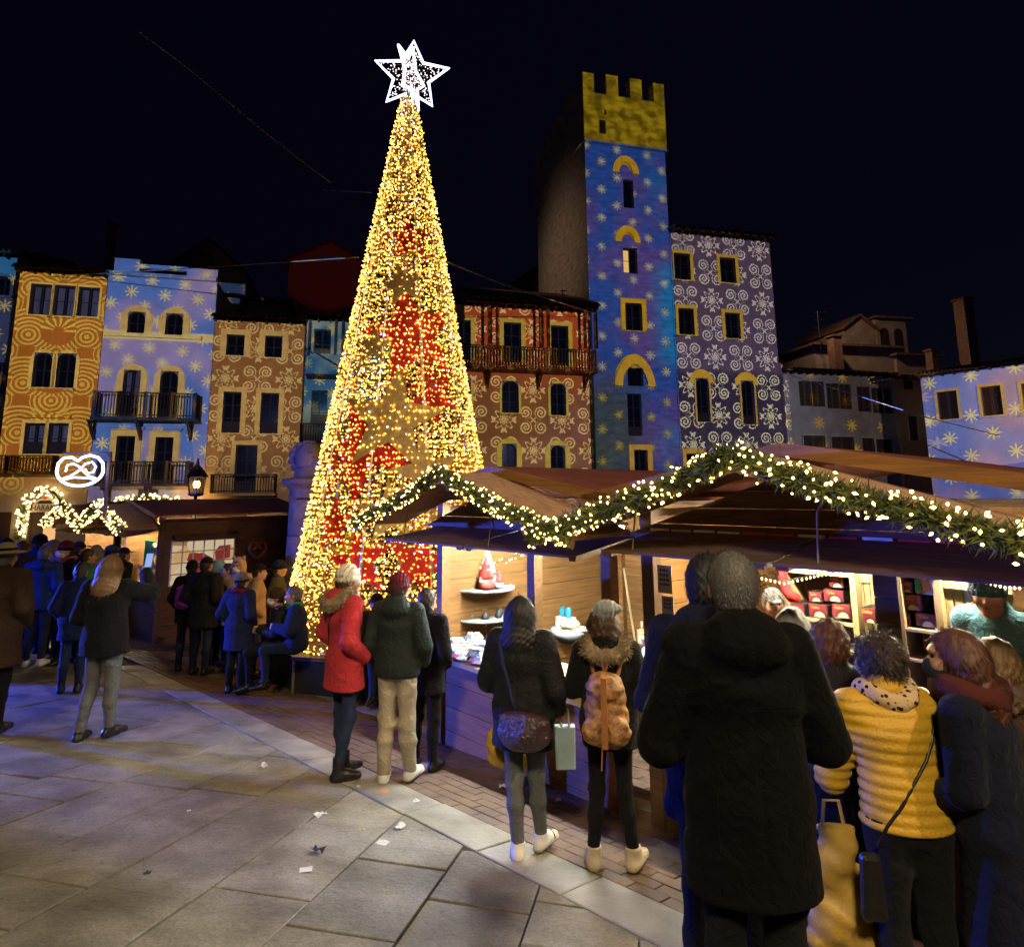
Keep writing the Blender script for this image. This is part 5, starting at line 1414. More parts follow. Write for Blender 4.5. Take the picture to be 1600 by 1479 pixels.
# red stocking garland
t = S2.item('red_stocking', 'red plush stocking hanging at the left of the cake stall', 'stocking', *(lambda q: (q[0], .7, q[1]))(S2.at(1232, 935, .7)))
q = MB(); q.tube([(-.02, 0, .26), (-.03, 0, .16), (-.01, 0, .06), (.03, -.01, .02), (.09, -.02, .015)], [.03, .035, .04, .045, .03], 8); q.obj('sock', mat('red_plush', (.55, .015, .02), .9, .2, 20, .5, 80), t, True)
MB().lathe([(.045, .0), (.05, .03), (.042, .055), (.0, .055)], 10, (-.02, 0, .25)).obj('cuff', matc((.7, .68, .66), .9), t, True)
a_, z_ = S2.at(1205, 935, .5)
t = S2.item('silver_tinsel', 'silver tinsel hanging in the left corner of the cake stall', 'tinsel', a_, .5, z_)
q = MB()
for k in range(90): x, y, z = rnd.uniform(-.16, .1), rnd.uniform(-.05, .05), rnd.uniform(-.02, .25); q.add([(x, y, z), (x + .03, y + rnd.uniform(-.03, .03), z + rnd.uniform(-.05, .05)), (x + .004, y, z + .012)], [(0, 1, 2)])
q.obj('strands', mat('tinsel', (.75, .75, .75), .15, .1, metal=1.0), t, kind='stuff')
t = S2.item('fairy_lights', 'string of tiny lights across the cake stall opening', 'fairy lights', 0, 0, 0)
pts = [S2.at(u, v, .25) for u, v in ((1190, 900), (1225, 908), (1260, 900), (1290, 893), (1330, 893))]
MB().tube([(a, .25, z) for a, z in pts], .004, 4).obj('cable', matc((.05, .08, .04)), t)
for (a, z), (a2, z2) in zip(pts[:-1], pts[1:]):
    for k in range(5): link('bulb', fm, t, (a + (a2 - a) * k / 5, .25, z + (z2 - z) * k / 5 - .015))
pts = [S2.at(u, v, .2) for u, v in ((1500, 893), (1540, 906), (1570, 914), (1600, 915))]
t = S2.item('fairy_lights', 'sagging dark light string in front of the vendor', 'fairy lights', 0, 0, 0)
MB().tube([(a, .2, z) for a, z in pts], .005, 4).obj('cable', matc((.04, .05, .04)), t)
for (a, z), (a2, z2) in zip(pts[:-1], pts[1:]):
    for k in range(4): link('bulb', fm, t, (a + (a2 - a) * k / 4, .2, z + (z2 - z) * k / 4 - .012))

# ------------------------------------------------------------------ pretzel hut side: window, emblem, neon sign, lantern
def S3side(u, v):
    d = ray(u, v); p0 = S3.o + S3.e1 * 2.48; t = (p0 - CAMP).dot(S3.e1) / d.dot(S3.e1); p = CAMP + d * t
    return (p - p0).dot(S3.e2), p.z
y0, z1 = S3side(268, 846); y1, z0 = S3side(362, 905)
M_LAT = matc((.70, .64, .50), .5)
q = MB(); q.b(2.485, 2.50, y0, y1, z0, z1); wm = glow('hut_window', (1.0, .66, .30), .55)
X.nt = wm.node_tree; wtc = X.nt.nodes.new('ShaderNodeTexCoord'); wvo = X.nt.nodes.new('ShaderNodeTexVoronoi'); wvo.inputs['Scale'].default_value = 3.2; X.nt.links.new(wtc.outputs['Object'], wvo.inputs['Vector'])
wrp = X.nt.nodes.new('ShaderNodeValToRGB'); wrp.color_ramp.interpolation = 'CONSTANT'
for i_, (p_, c_) in enumerate(((0, (.9, .55, .22)), (.25, (.35, .05, .03)), (.4, (1, .8, .5)), (.6, (.5, .3, .1)), (.78, (1, .7, .35)))):
    e_ = wrp.color_ramp.elements[i_] if i_ < 2 else wrp.color_ramp.elements.new(p_); e_.position = p_; e_.color = (*c_, 1)
X.nt.links.new(wvo.outputs['Color'], wrp.inputs[0]); X.nt.links.new(wrp.outputs[0], [q_ for q_ in X.nt.nodes if q_.type == 'EMISSION'][0].inputs[0])
wd = q.obj('side_window', wm, S3.root)
for k in range(7):
    yy = y0 + (y1 - y0) * k / 6; q = MB(); q.b(2.502, 2.525, yy - .012, yy + .012, z0, z1); q.obj('lattice_bar', M_LAT, wd)
for k in range(5):
    zz = z0 + (z1 - z0) * k / 4; q = MB(); q.b(2.5255, 2.54, y0 - .02, y1 + .02, zz - .012, zz + .012); q.obj('lattice_bar', M_LAT, wd)
def pretzel(cx, cz_, r, n=48):
    """closed-eye pretzel loop in a plane"""
    P_ = []
    K = [(-.55, -.05), (-.2, .25), (.15, .62), (.62, .78), (.98, .35), (.75, -.35), (.2, -.78), (-.2, -.78), (-.75, -.35), (-.98, .35), (-.62, .78), (-.15, .62), (.2, .25), (.55, -.05)]
    for i in range(len(K) - 1):
        p0, p1, p2, p3 = K[max(0, i - 1)], K[i], K[i + 1], K[min(len(K) - 1, i + 2)]
        for k in range(4):
            t = k / 4
            f = lambda j: .5 * (2 * p1[j] + (-p0[j] + p2[j]) * t + (2 * p0[j] - 5 * p1[j] + 4 * p2[j] - p3[j]) * t * t + (-p0[j] + 3 * p1[j] - 3 * p2[j] + p3[j]) * t ** 3)
            P_.append((cx + r * f(0), cz_ + r * f(1)))
    P_.append((cx + r * K[-1][0], cz_ + r * K[-1][1]))
    return P_
yc, zc_ = S3side(401, 858); rr = abs(S3side(401, 844)[1] - zc_)
q = MB(); q.tube([(2.50 + .03, y, z) for y, z in pretzel(yc, zc_, rr)], .05, 7); q.obj('pretzel_emblem', mat('baked_wood', (.22, .09, .04), .5, .3), S3.root, True)
y0, z1 = S3side(270, 836); y1, _ = S3side(372, 838)
q = MB(); q.add([(2.5, y0, z1), (2.5, y1, z1), (2.85, y1, z1 - .12), (2.85, y0, z1 - .12), (2.5, y0, z1 + .02), (2.5, y1, z1 + .02), (2.85, y1, z1 - .10), (2.85, y0, z1 - .10)], [(0, 3, 2, 1), (4, 5, 6, 7), (0, 1, 5, 4), (1, 2, 6, 5), (2, 3, 7, 6), (3, 0, 4, 7)]); q.obj('side_flap', M_FLAP, S3.root)
# goods hanging in the pretzel hut
for i, (u, c, l) in enumerate(((232, (.03, .45, .14), 'green cloth hanging in the pretzel hut'), (206, (.35, .25, .4), 'lilac cloth hanging in the pretzel hut'), (184, (.5, .5, .42), 'pale menu board hanging in the pretzel hut'), (244, (.5, .3, .1), 'brown pretzel bundle hanging by the hut corner'))):
    d = ray(u, 868); t_ = (S3.o + S3.e2 * .4 - CAMP).dot(S3.e2) / d.dot(S3.e2); p = CAMP + d * t_
    t = thing('hanging_cloth' if 'cloth' in l else 'menu_board' if 'menu' in l else 'pretzel_bundle', l, 'cloth' if 'cloth' in l else 'board' if 'menu' in l else 'pretzels', p, S3.rot)
    q = MB(); k = 10
    if 'cloth' in l:
        vs = [(-.3 + .6 * i_ / k * 1.0, .05 * math.sin(i_ * 1.9) + dy, z) for dy in (0, .012) for z in (.35, -.35) for i_ in range(k + 1)]
        n_ = k + 1; fs = []
        for h in (0, 1):
            for i_ in range(k): f = (h * 2 * n_ + i_, h * 2 * n_ + i_ + 1, h * 2 * n_ + n_ + i_ + 1, h * 2 * n_ + n_ + i_); fs.append(f if h else f[::-1])
        q.add(vs, fs)
    elif 'menu' in l: q.b(-.3, .3, -.02, .02, -.3, .3)
    else: q.tube([(x, 0, z) for x, z in pretzel(0, 0, .3)], .05, 6)
    q.obj('body', matc(c, .8), t, True)
# neon pretzel on its post
pn_ = at_y(125, 735, 13.6); t = thing('neon_pretzel_sign', 'glowing white neon pretzel on a bracket above the hut', 'neon sign', pn_)
RR = .50
def nring(pts, r=.03): return MB().tube([(x, 0, z) for x, z in pts], r, 7)
nring([(RR * .98 * math.cos(a), RR * .64 * math.sin(a)) for a in np.linspace(-PI, 0, 20)]).obj('neon_tube', M_NEON, t, True)
nring([(-.49, 0), (-.47, .16), (-.36, .27), (-.2, .28), (-.06, .2), (.03, .28), (.18, .32), (.36, .27), (.47, .15), (.49, 0)]).obj('neon_tube', M_NEON, t, True)
nring([(-.30 + .0, -.02), (-.28, .12), (-.16, .15), (-.04, .09), (.06, .0), (.2, -.12), (.36, -.17)], .021).obj('neon_tube', M_NEON, t, True)
nring([(-.36, -.17), (-.2, -.12), (-.02, .0), (.10, .14), (.24, .18), (.33, .08), (.28, -.04), (.16, -.05), (.1, .03)], .021).obj('neon_tube', M_NEON, t, True)
nring([(-.40, -.2), (-.1, -.14), (.2, -.16), (.40, -.2)], .021).obj('neon_tube', M_NEON, t, True)
q = MB(); q.b(-.45, .58, .06, .11, .36, .40); q.obj('bracket', M_ROOFB, t)
q = MB(); q.b(.52, .58, .06, .12, -1.0, .357); q.obj('post', M_ROOFB, t)
# street lantern by the brown house
pl = at_y(307, 755, 16.2); t = thing('street_lantern', 'black six-sided lantern with warm panes above the hut roof', 'lantern', (pl.x, pl.y, pl.z))
h = .42
MB().lathe([(.30, .16), (.16, .34), (.05, .46), (.02, .62), (.0, .64)], 6).obj('hood', M_IRON, t)
MB().lathe([(.10, -.32), (.20, -.29), (.20, -.25), (.10, -.25)], 6).obj('base', M_IRON, t)
for k in range(6):
    a = 2 * PI * k / 6; MB().tube([(.17 * math.cos(a), .17 * math.sin(a), -.26), (.23 * math.cos(a), .23 * math.sin(a), .165)], .014, 4).obj('frame_bar', M_IRON, t)
    a2 = a + PI / 3; q = MB(); q.add([(.165 * math.cos(a), .165 * math.sin(a), -.25), (.165 * math.cos(a2), .165 * math.sin(a2), -.25), (.22 * math.cos(a2), .22 * math.sin(a2), .16), (.22 * math.cos(a), .22 * math.sin(a), .16)], [(0, 1, 2, 3)]); q.obj('pane', mat('lantern_glass', (.8, .7, .5), .1, 0, bump=0, transp=.9), t)
MB().ball((0, 0, -.02), (.05, .05, .09)).obj('flame_bulb', glow('lantern_bulb', (1, .55, .18), 28), t, True)
MB().tube([(0, 0, -.32), (0, 0, -3.2)], .04, 6).obj('post', M_IRON, t)
spot('wall_lamp_light', at_y(300, 800, 29.0), fac(330, 745) and (FP + FT * fac(318, 745)[0] + Vector((0, 0, 3.2))), 130, (1.0, .45, .08), 120, .8, .1)
# garland over the shop door and on the balcony of the blue house
def facp(u, v, off): s_, z = fac(u, v, off); p = FP + FN * off + FT * s_; return (p.x, p.y, z)
GB3 = bulb_mesh('bulb', M_GFAR, .022, .036)
garland('fir_garland', 'lit garland arching round the shop door below the orange house', [facp(u, v, .25) for u, v in ((28, 842), (33, 815), (38, 790), (50, 772), (68, 764), (86, 770), (96, 785), (100, 800))], .2, 150, 26, 2.6, bm=GB3, needle=.2)
garland('fir_garland', 'lit garland lying along the foot of the blue house front', [facp(u, v, .4) for u, v in ((176, 786), (205, 780), (240, 779), (280, 783))], .17, 150, 24, 2.6, bm=GB3, needle=.18)

# ------------------------------------------------------------------ stone column of the fountain with a carved head
pc_ = at_y(478, 900, 15.0)
t = thing('stone_column', 'stone column with a carved head beside the light tree', 'column', (pc_.x, pc_.y, gz(pc_.x, pc_.y)))
zz = lambda v: at_y(478, v, 15.0).z - gz(pc_.x, pc_.y)
M_COLS = mat('column_stone', (.42, .40, .36), .8, .25, 3, .6, 18)
MB().lathe([(.62, 0), (.62, .3), (.55, .36), (.50, .42)], 20).obj('plinth', M_COLS, t)
for k, (va, vb) in enumerate(((1000, 880), (879, 836), (835, 780))):
    z0, z1 = max(.43, zz(va)), zz(vb); r_ = .47 - k * .015
    MB().lathe([(r_ - .012, z0 + .004), (r_, z0 + .02), (r_ - .005, z1 - .02), (r_ - .017, z1)], 22).obj('drum', M_COLS, t, True)
z0 = zz(778)
MB().lathe([(.43, z0), (.46, z0 + .03), (.43, z0 + .07), (.43, z0 + .2), (.50, z0 + .26), (.60, z0 + .33), (.60, z0 + .42), (.3, z0 + .5)], 22).obj('capital', M_COLS, t)
q = MB(); q.ball((0, 0, z0 + .92), (.36, .34, .38), 16, 11); q.ball((.22, -.1, z0 + .78), (.2, .24, .2), 10, 8); q.lathe([(.38, z0 + .46), (.33, z0 + .62), (.26, z0 + .75)], 14); q.ball((.1, -.26, z0 + .98), (.12, .1, .1), 8, 6)
for k in range(9):
    a = PI * (.15 + .1 * k * 1.3); q.ball((-.1 + .33 * math.cos(a + .8), .05, z0 + .92 + .33 * math.sin(a + .8)), .11, 7, 5)
q.obj('carved_head', M_COLS, t, True)
# cables across the sky
def cable(label, pts, r=.012):
    pts = [at_y(*p) for p in pts]; o = pts[0]
    t = thing('overhead_cable', label, 'cable', o); MB().tube([p - o for p in pts], r, 4).obj('wire', mat('cable_grey', (.35, .35, .36), .5, .05), t)
cable('cable slanting down through the upper left sky', ((217, 50, 16), (300, 112, 17.5), (420, 212, 19.5), (517, 286, 21)), .02)
cable('short cable left of the tree at half height', ((503, 297, 21), (580, 301, 14)), .012)
cable('cable hanging between the left roofs and the tree', ((0, 436, 30), (150, 428, 27), (350, 416, 22), (560, 402, 13)), .016)
cable('cable from the tree to the corner of the tower', ((700, 410, 12), (790, 446, 20), (930, 490, 33)), .016)
cable('blue-lit cable in front of the shuttered house', ((1225, 583, 30), (1330, 615, 26), (1440, 650, 22), (1560, 680, 19)), .014)
# ================================================================== people: distance-field bodies and clothes, meshed by surface nets
def nets(fn, lo, hi, h):
    n = np.maximum(3, np.ceil((hi - lo) / h).astype(int) + 1)
    ax = [lo[i] + h * np.arange(n[i]) for i in range(3)]
    G = np.stack(np.meshgrid(*ax, indexing='ij'), -1).reshape(-1, 3).astype(np.float32)
    c4 = [np.arange(0, n[i] + 3, 4) for i in range(3)]          # coarse pass finds the cells near the surface
    Gc = np.stack(np.meshgrid(*[lo[i] + h * c4[i] for i in range(3)], indexing='ij'), -1).reshape(-1, 3)
    Dc = fn(Gc).reshape([len(c) for c in c4])
    near = [np.minimum((np.arange(n[i]) + 2) // 4, len(c4[i]) - 1) for i in range(3)]
    D = Dc[np.ix_(*near)].astype(np.float64).copy()
    mk = (np.abs(D) < 9.0 * h).ravel()
    Df = D.ravel(); Df[mk] = fn(G[mk]); D = Df.reshape(n)
    ins = D < 0
    cs = np.zeros((n[0] - 1, n[1] - 1, n[2] - 1, 3), np.float32); cn = np.zeros(cs.shape[:3], np.float32)
    edges = []
    for a in range(3):
        s0 = [slice(None)] * 3; s1 = [slice(None)] * 3; s0[a] = slice(0, -1); s1[a] = slice(1, None)
        x = ins[tuple(s0)] != ins[tuple(s1)]; I = np.argwhere(x)
        if len(I) == 0: continue
        d0 = D[tuple(s0)][x]; d1 = D[tuple(s1)][x]; t = d0 / (d0 - d1)
        P = I.astype(np.float32); P[:, a] += t
        o = [b for b in range(3) if b != a]
        ok = (I[:, o[0]] > 0) & (I[:, o[1]] > 0) & (I[:, o[0]] < n[o[0]] - 1) & (I[:, o[1]] < n[o[1]] - 1)
        I, P = I[ok], P[ok]; sgn = d0[ok] < 0
        cells = []
        for q0, q1 in ((-1, -1), (0, -1), (0, 0), (-1, 0)):
            c = I.copy(); c[:, o[0]] += q0; c[:, o[1]] += q1
            np.add.at(cs, (c[:, 0], c[:, 1], c[:, 2]), P); np.add.at(cn, (c[:, 0], c[:, 1], c[:, 2]), 1)
            cells.append(c)
        edges.append((cells, sgn, a))
    act = cn > 0; idx = -np.ones(cn.shape, int); idx[act] = np.arange(act.sum())
    V = cs[act] / cn[act][:, None] * h + lo
    Q = []
    for cells, sgn, a in edges:
        q = np.stack([idx[c[:, 0], c[:, 1], c[:, 2]] for c in cells], 1)
        flip = sgn if a != 1 else ~sgn
        q[~flip] = q[~flip][:, ::-1]
        Q.append(q)
    return V, (np.concatenate(Q) if Q else np.zeros((0, 4), int))
def smin(a, b, k):
    if k <= 0: return np.minimum(a, b)
    h = np.maximum(k - np.abs(a - b), 0) / k
    return np.minimum(a, b) - h * h * k * .25
class SDF:
    def __init__(s): s.p = []; s.cuts = []; s.sub = []; s.disp = None; s.lo = np.full(3, 9e9); s.hi = -s.lo
    def grow(s, c, r): s.lo = np.minimum(s.lo, np.array(c) - r); s.hi = np.maximum(s.hi, np.array(c) + r)
    def cap(s, a, b, r1, r2=None, k=.04, side=None, kx=1.0, neg=False):
        r2 = r1 if r2 is None else r2; a, b = np.array(a, float), np.array(b, float)
        (s.sub if neg else s.p).append(('c', a, b, r1, r2, k, None if side is None else np.array(side, float), kx))
        if not neg:
            m = 1 / min(kx, 1); s.grow(a, r1 * m); s.grow(b, r2 * m)
        return s
    def ell(s, c, r, k=.03, rot=None, neg=False):
        (s.sub if neg else s.p).append(('e', np.array(c, float), np.array(r, float), k, rot))
        if not neg: s.grow(c, max(r))
        return s
    def cut(s, p, n): s.cuts.append((np.array(p, float), np.array(n, float) / np.linalg.norm(n))); return s
    @staticmethod
    def prim(q, P):
        if q[0] == 'c':
            _, a, b, r1, r2, k, side, kx = q
            ba = b - a; L2 = max(1e-9, ba @ ba); t = np.clip((P - a) @ ba / L2, 0, 1)
            v = P - a - t[:, None] * ba
            if side is None: l = np.sqrt((v * v).sum(1))
            else:
                sx = v @ side; l = np.sqrt(np.maximum((v * v).sum(1) - sx * sx, 0) + (sx * kx) ** 2)
            return l - (r1 + (r2 - r1) * t), k
        _, c, r, k, rot = q
        v = P - c
        if rot is not None: v = v @ rot
        k0 = np.sqrt(((v / r) ** 2).sum(1)); k1 = np.sqrt(((v / (r * r)) ** 2).sum(1))
        return k0 * (k0 - 1) / np.maximum(k1, 1e-6), k
    def __call__(s, P):
        P = P.astype(np.float32); d = None
        for q in s.p:
            e, k = s.prim(q, P); d = e if d is None else smin(d, e, k)
        for q in s.sub:
            e, k = s.prim(q, P); d = -smin(-d, e, k)
        if s.disp is not None: d = d + s.disp(P)
        for p, n in s.cuts: d = np.maximum(d, (P - p) @ n)
        return d
    def mesh(s, h, pad=.02):
        return nets(s, (s.lo - pad - h).astype(np.float64), s.hi + pad + h, h)
def np_mesh(name, parts, m):
    me = bpy.data.meshes.new(name); vs, fs, o = [], [], 0
    for V, Q in parts: vs.append(V); fs.append(Q + o); o += len(V)
    V, Q = np.concatenate(vs), np.concatenate(fs)
    me.vertices.add(len(V)); me.vertices.foreach_set('co', V.astype(np.float32).ravel())
    me.loops.add(len(Q) * 4); me.loops.foreach_set('vertex_index', Q.astype(np.int32).ravel())
    me.polygons.add(len(Q)); me.polygons.foreach_set('loop_start', np.arange(0, len(Q) * 4, 4, dtype=np.int32))
    me.polygons.foreach_set('use_smooth', np.ones(len(Q), bool))
    me.materials.append(m); me.update(calc_edges=True)
    return me
def wrinkle(amp, ph, f=1.0):
    return lambda P: amp * (np.sin(21 * f * P[:, 2] + 5 * np.sin(9 * P[:, 0] + 4 * P[:, 1] + ph) + ph) * .6 + np.sin(17 * f * P[:, 0] + 13 * P[:, 1] - 19 * f * P[:, 2] + 2 * ph) * .5 + .35 * np.sin(43 * f * P[:, 2] + 31 * P[:, 0] + ph))
def folds(amp, ph):
    """ridged folds that run in a few directions, as in worn cloth"""
    W = [(VV(7, 3, 17), 1.0), (VV(-11, 6, 13), .8), (VV(4, -9, 26), .7), (VV(15, 8, -21), .5), (VV(3, 2, 47), .35)]
    def f(P):
        o = 0; g = np.sin(5.1 * P[:, 0] + 4.3 * P[:, 2] + ph) * np.sin(6.7 * P[:, 1] - 5.9 * P[:, 2] + 1.7 * ph)
        for i, (w, a) in enumerate(W):
            o = o + a * (1 - np.abs(np.sin(P @ w.astype(np.float32) * .5 + 1.6 * np.sin(P[:, (i + 1) % 3] * (5 + i) + ph + i) + i + ph))) ** 3
        return -amp * o * (.55 + .6 * g) + amp * .5
    return f
def quilt(pitch, amp): return lambda P: -amp * np.abs(np.sin(PI * P[:, 2] / pitch + .25 * np.sin(6 * P[:, 0])))
def strands(amp, f=150, ph=0.0): return lambda P: amp * (np.sin(f * P[:, 0] + 22 * np.sin(7 * P[:, 2] + ph)) * .6 + np.sin(f * .9 * P[:, 1] + 14 * np.sin(9 * P[:, 2])) * .5)
def curls(amp, f=85): return lambda P: amp * (np.sin(f * P[:, 0] + 2) * np.sin(f * P[:, 1] + 1) * np.sin(f * P[:, 2]) * 1.4 + .5 * np.sin(f * .55 * P[:, 0] + f * .4 * P[:, 2]))
def fuzz(V, c0, n, L, dn, spread, wk, seed, out=.22):
    """fine tapering strands that leave a surface"""
    rg = np.random.default_rng(seed); p0 = V[rg.integers(0, len(V), n)]; nrm = p0 - c0; nrm[:, 2] *= .6; nrm /= np.linalg.norm(nrm, axis=1)[:, None]
    dn = np.tile(dn, (n, 1)); L_ = rg.uniform(.02, .06, n)[:, None] * L
    tg = dn - nrm * (dn * nrm).sum(1)[:, None] * .9 + nrm * out + rg.normal(0, spread, (n, 3)); tg /= np.linalg.norm(tg, axis=1)[:, None]
    sd_ = np.cross(tg, nrm); sd_ /= np.linalg.norm(sd_, axis=1)[:, None] + 1e-9; wd = rg.uniform(.0006, .0015, n)[:, None] * wk
    p1 = p0 + tg * L_ * .55 + nrm * .004; p2 = p0 + tg * L_ - nrm * .006 * (L_ / .05)
    SV = np.stack([p0 - sd_ * wd, p0 + sd_ * wd, p1 + sd_ * wd * .8, p1 - sd_ * wd * .8, p2 + sd_ * wd * .15, p2 - sd_ * wd * .15], 1).reshape(-1, 3)
    b_ = np.arange(n)[:, None] * 6; return SV, np.concatenate([b_ + np.array([[0, 1, 2, 3]]), b_ + np.array([[3, 2, 4, 5]])])
SKIN = mat('skin', (0.50, 0.28, 0.19), .55, .1, 20, .1, 120)
SKIN2 = mat('skin_tan', (0.40, 0.21, 0.13), .55, .1, 20, .1, 120)
M_EYE = matc((.02, .015, .012), .2)
M_LIP = matc((.38, .13, .11), .5)
def hairm(name, c): return mat(name, c, .55, .22, 30, .2, 60, stretch=(3, 3, .35), spec=.5)
HAIR = dict(black=hairm('hair_black', (.010, .008, .008)), dark=hairm('hair_dark_brown', (.028, .016, .010)), brown=hairm('hair_brown', (.075, .038, .018)), blond=hairm('hair_blond', (.22, .13, .055)), grey=hairm('hair_grey', (.20, .19, .18)), red=hairm('hair_auburn', (.085, .028, .014)), salt=hairm('hair_salt', (.11, .105, .10)))
VV = lambda *a: np.array(a, float)
class Person:
    def __init__(s, label, u=None, v=None, H=1.72, face=0.0, J=None, lean=(0, 0), res=.016, y=None, loc=None, group=None, yaw=0.0, nod=0.0, skin=None):
        s.res = res; s.ph = rnd.uniform(0, 6)
        j = dict(head=VV(0, .02, 1.60), neck=VV(0, -.01, 1.47), chest=VV(0, -.01, 1.30), waist=VV(0, 0, 1.08), pelvis=VV(0, 0, .95),
                 sL=VV(-.165, -.01, 1.40), sR=VV(.165, -.01, 1.40), eL=VV(-.225, -.05, 1.13), eR=VV(.225, -.05, 1.13), wL=VV(-.225, .05, .90), wR=VV(.225, .05, .90),
                 hL=VV(-.085, 0, .92), hR=VV(.085, 0, .92), kL=VV(-.095, .02, .49), kR=VV(.095, .02, .49), aL=VV(-.10, -.02, .09), aR=VV(.10, -.02, .09), tL=VV(-.13, .15, .03), tR=VV(.13, .15, .03))
        f_, sd = lean
        Rm = np.array(Matrix.Rotation(-f_, 3, 'X') @ Matrix.Rotation(sd, 3, 'Y'))
        for n_ in ('head', 'neck', 'chest', 'waist', 'sL', 'sR', 'eL', 'eR', 'wL', 'wR'):
            w_ = .4 if n_ == 'waist' else 1
            q = j['pelvis'] + Rm @ (j[n_] - j['pelvis']); j[n_] = j[n_] * (1 - w_) + q * w_
        for a, b in (J or {}).items(): j[a] = VV(*b)
        k = H / 1.72
        if y is not None:                                    # depth measured from feet or head size in the photo
            p = at_y(u, v, y); k = (p.z - gz(p.x, p.y)) / (j['head'][2] + .118)
        s.k = k
        s.J = {a: b * k for a, b in j.items()}
        s.side = (s.J['sR'] - s.J['sL']); s.side /= np.linalg.norm(s.side)
        # head frame
        hr = Matrix.Rotation(yaw, 3, 'Z') @ Matrix.Rotation(-(nod + f_ * .35), 3, 'X'); s.HR = np.array(hr)
        s.face = face
        if loc is None:
            off = Matrix.Rotation(face, 3, 'Z') @ Vector((s.J['head'][0], s.J['head'][1], 0))
            x, y = p.x - off.x, p.y - off.y; loc = (x, y, gz(x, y) + .004)
        s.root = thing('person', label, 'person', loc, face, group)
        s.skin = skin or SKIN
        s.loc = Vector(loc)
    def h(s, *p): return s.J['head'] + s.HR @ (VV(*p) * s.k)
    def w(s, *p): return s.loc + Matrix.Rotation(s.face, 3, 'Z') @ Vector(p)
    def add(s, name, sdf, m, h=None): 
        V, Q = sdf.mesh(h or s.res)
        return link(name, np_mesh(name, [(V, Q)], m), s.root)
    def body(s, hands='', open_=False):
        k, J = s.k, s.J; H = SDF()
        e = lambda c, r, kk=.02, neg=False: H.ell(s.h(*c), VV(*r) * k, kk * k, rot=s.HR, neg=neg)
        e((0, -.008, .012), (.074, .094, .100)); e((0, .030, -.050), (.056, .062, .070), .04); e((0, .062, -.098), (.024, .024, .022), .03)
        H.cap(s.h(0, .083, .0), s.h(0, .102, -.032), .010 * k, .015 * k, .012 * k)
        e((0, .074, .028), (.055, .02, .012), .02)
        for sx in (-1, 1):
            e((sx * .077, -.012, -.012), (.011, .020, .032), .008); e((sx * .030, .092, .006), (.018, .014, .011), .012, True); e((sx * .038, .068, -.03), (.022, .02, .02), .03)
        H.cap(s.h(-.018, .088, -.066), s.h(.018, .088, -.066), .007 * k, .007 * k, .008 * k)
        H.cap(s.h(0, -.03, -.06), J['neck'] - VV(0, 0, .03), .056 * k, .062 * k, .03)
        H.cap(J['neck'] - VV(0, 0, .05), J['chest'], .07 * k, .09 * k, .05, s.side, .7)
        parts = [H.mesh(max(.007, s.res * .62))]
        for q in 'LR':
            if q in hands: parts.append(s.hand(q, open_))
        s.bodyo = link('body', np_mesh('body', parts, s.skin), s.root)
        for sx in (-1, 1):
            o = MB().ball(s.h(sx * .030, .0745, .006), .0112 * k, 8, 6).obj('eye', M_EYE, s.bodyo, True)
        MB().tube([s.h(x, .094 - abs(x) * .25, -.066) for x in (-.02, 0, .02)], [.003 * k, .006 * k, .003 * k], 6).obj('lips', M_LIP, s.bodyo, True)
        return s
    def back(s, x, z, lift=.004):
        """point on the back of the coat at local x, z"""
        ys = np.linspace(-.45, .38, 260); d = s.S(np.stack([np.full(260, x), ys, np.full(260, z)], 1)); i = np.argmax(d < 0)
        return Vector((x, ys[i] - lift, z)) if d[i] < 0 else Vector((x, -.1, z))
    def hand(s, q, open_=False, dirv=None):
        k, J = s.k, s.J; w_, e_ = J['w' + q], J['e' + q]
        d = (w_ - e_) / np.linalg.norm(w_ - e_); sd = -1 if q == 'L' else 1
        inw = VV(-sd, .2, 0); inw -= d * (inw @ d); inw /= np.linalg.norm(inw); ac = np.cross(d, inw)
        if ac[1] < 0: ac = -ac
        S = SDF(); pt = lambda a, b, c: w_ + (d * a + ac * b + inw * c) * k
        S.cap(pt(-.05, 0, 0), pt(.01, 0, 0), .026 * k, .026 * k, .02); S.cap(pt(.02, -.022, 0), pt(.085, -.028, .004), .016 * k, .014 * k, .02); S.cap(pt(.02, .02, 0), pt(.088, .026, .004), .017 * k, .014 * k, .02); S.cap(pt(.02, 0, 0), pt(.09, 0, .002), .017 * k, .015 * k, .02)
        for i, (b, l) in enumerate(((-.032, .058), (-.011, .07), (.011, .076), (.032, .066))):
            c0 = pt(.086, b, .004); c1 = pt(.086 + l * .5, b * 1.12, .012 + (0 if open_ else .014)); c2 = pt(.086 + l * (1.0 if open_ else .78), b * 1.15, .022 + (0 if open_ else .035))
            S.cap(c0, c1, .0095 * k, .0088 * k, .006); S.cap(c1, c2, .0088 * k, .0075 * k, .005)
        S.cap(pt(.02, .025, .01), pt(.055, .05, .028), .013 * k, .011 * k, .012); S.cap(pt(.055, .05, .028), pt(.085, .055, .042), .011 * k, .009 * k, .005)
        return S.mesh(.0052)
    def coat(s, m, hem=.80, t=.022, flare=.02, collar=True, hood=None, name='coat', quilted=None, puff=0.0, amp=.005, sleeves=True, cuff=.0, waist=0.0):
        k, J = s.k, s.J; S = SDF(); sd = s.side; kx = .70; t2 = t * .7
        S.cap(J['chest'], J['waist'], (.108 + t2) * k, (.098 + t2 - waist) * k, .06, sd, kx); S.cap(J['waist'], J['pelvis'], (.098 + t2 - waist) * k, (.115 + t2) * k, .06, sd, kx)
        S.cap(J['neck'] - VV(0, 0, .06), J['chest'], .080 * k, (.107 + t2) * k, .06, sd, kx)
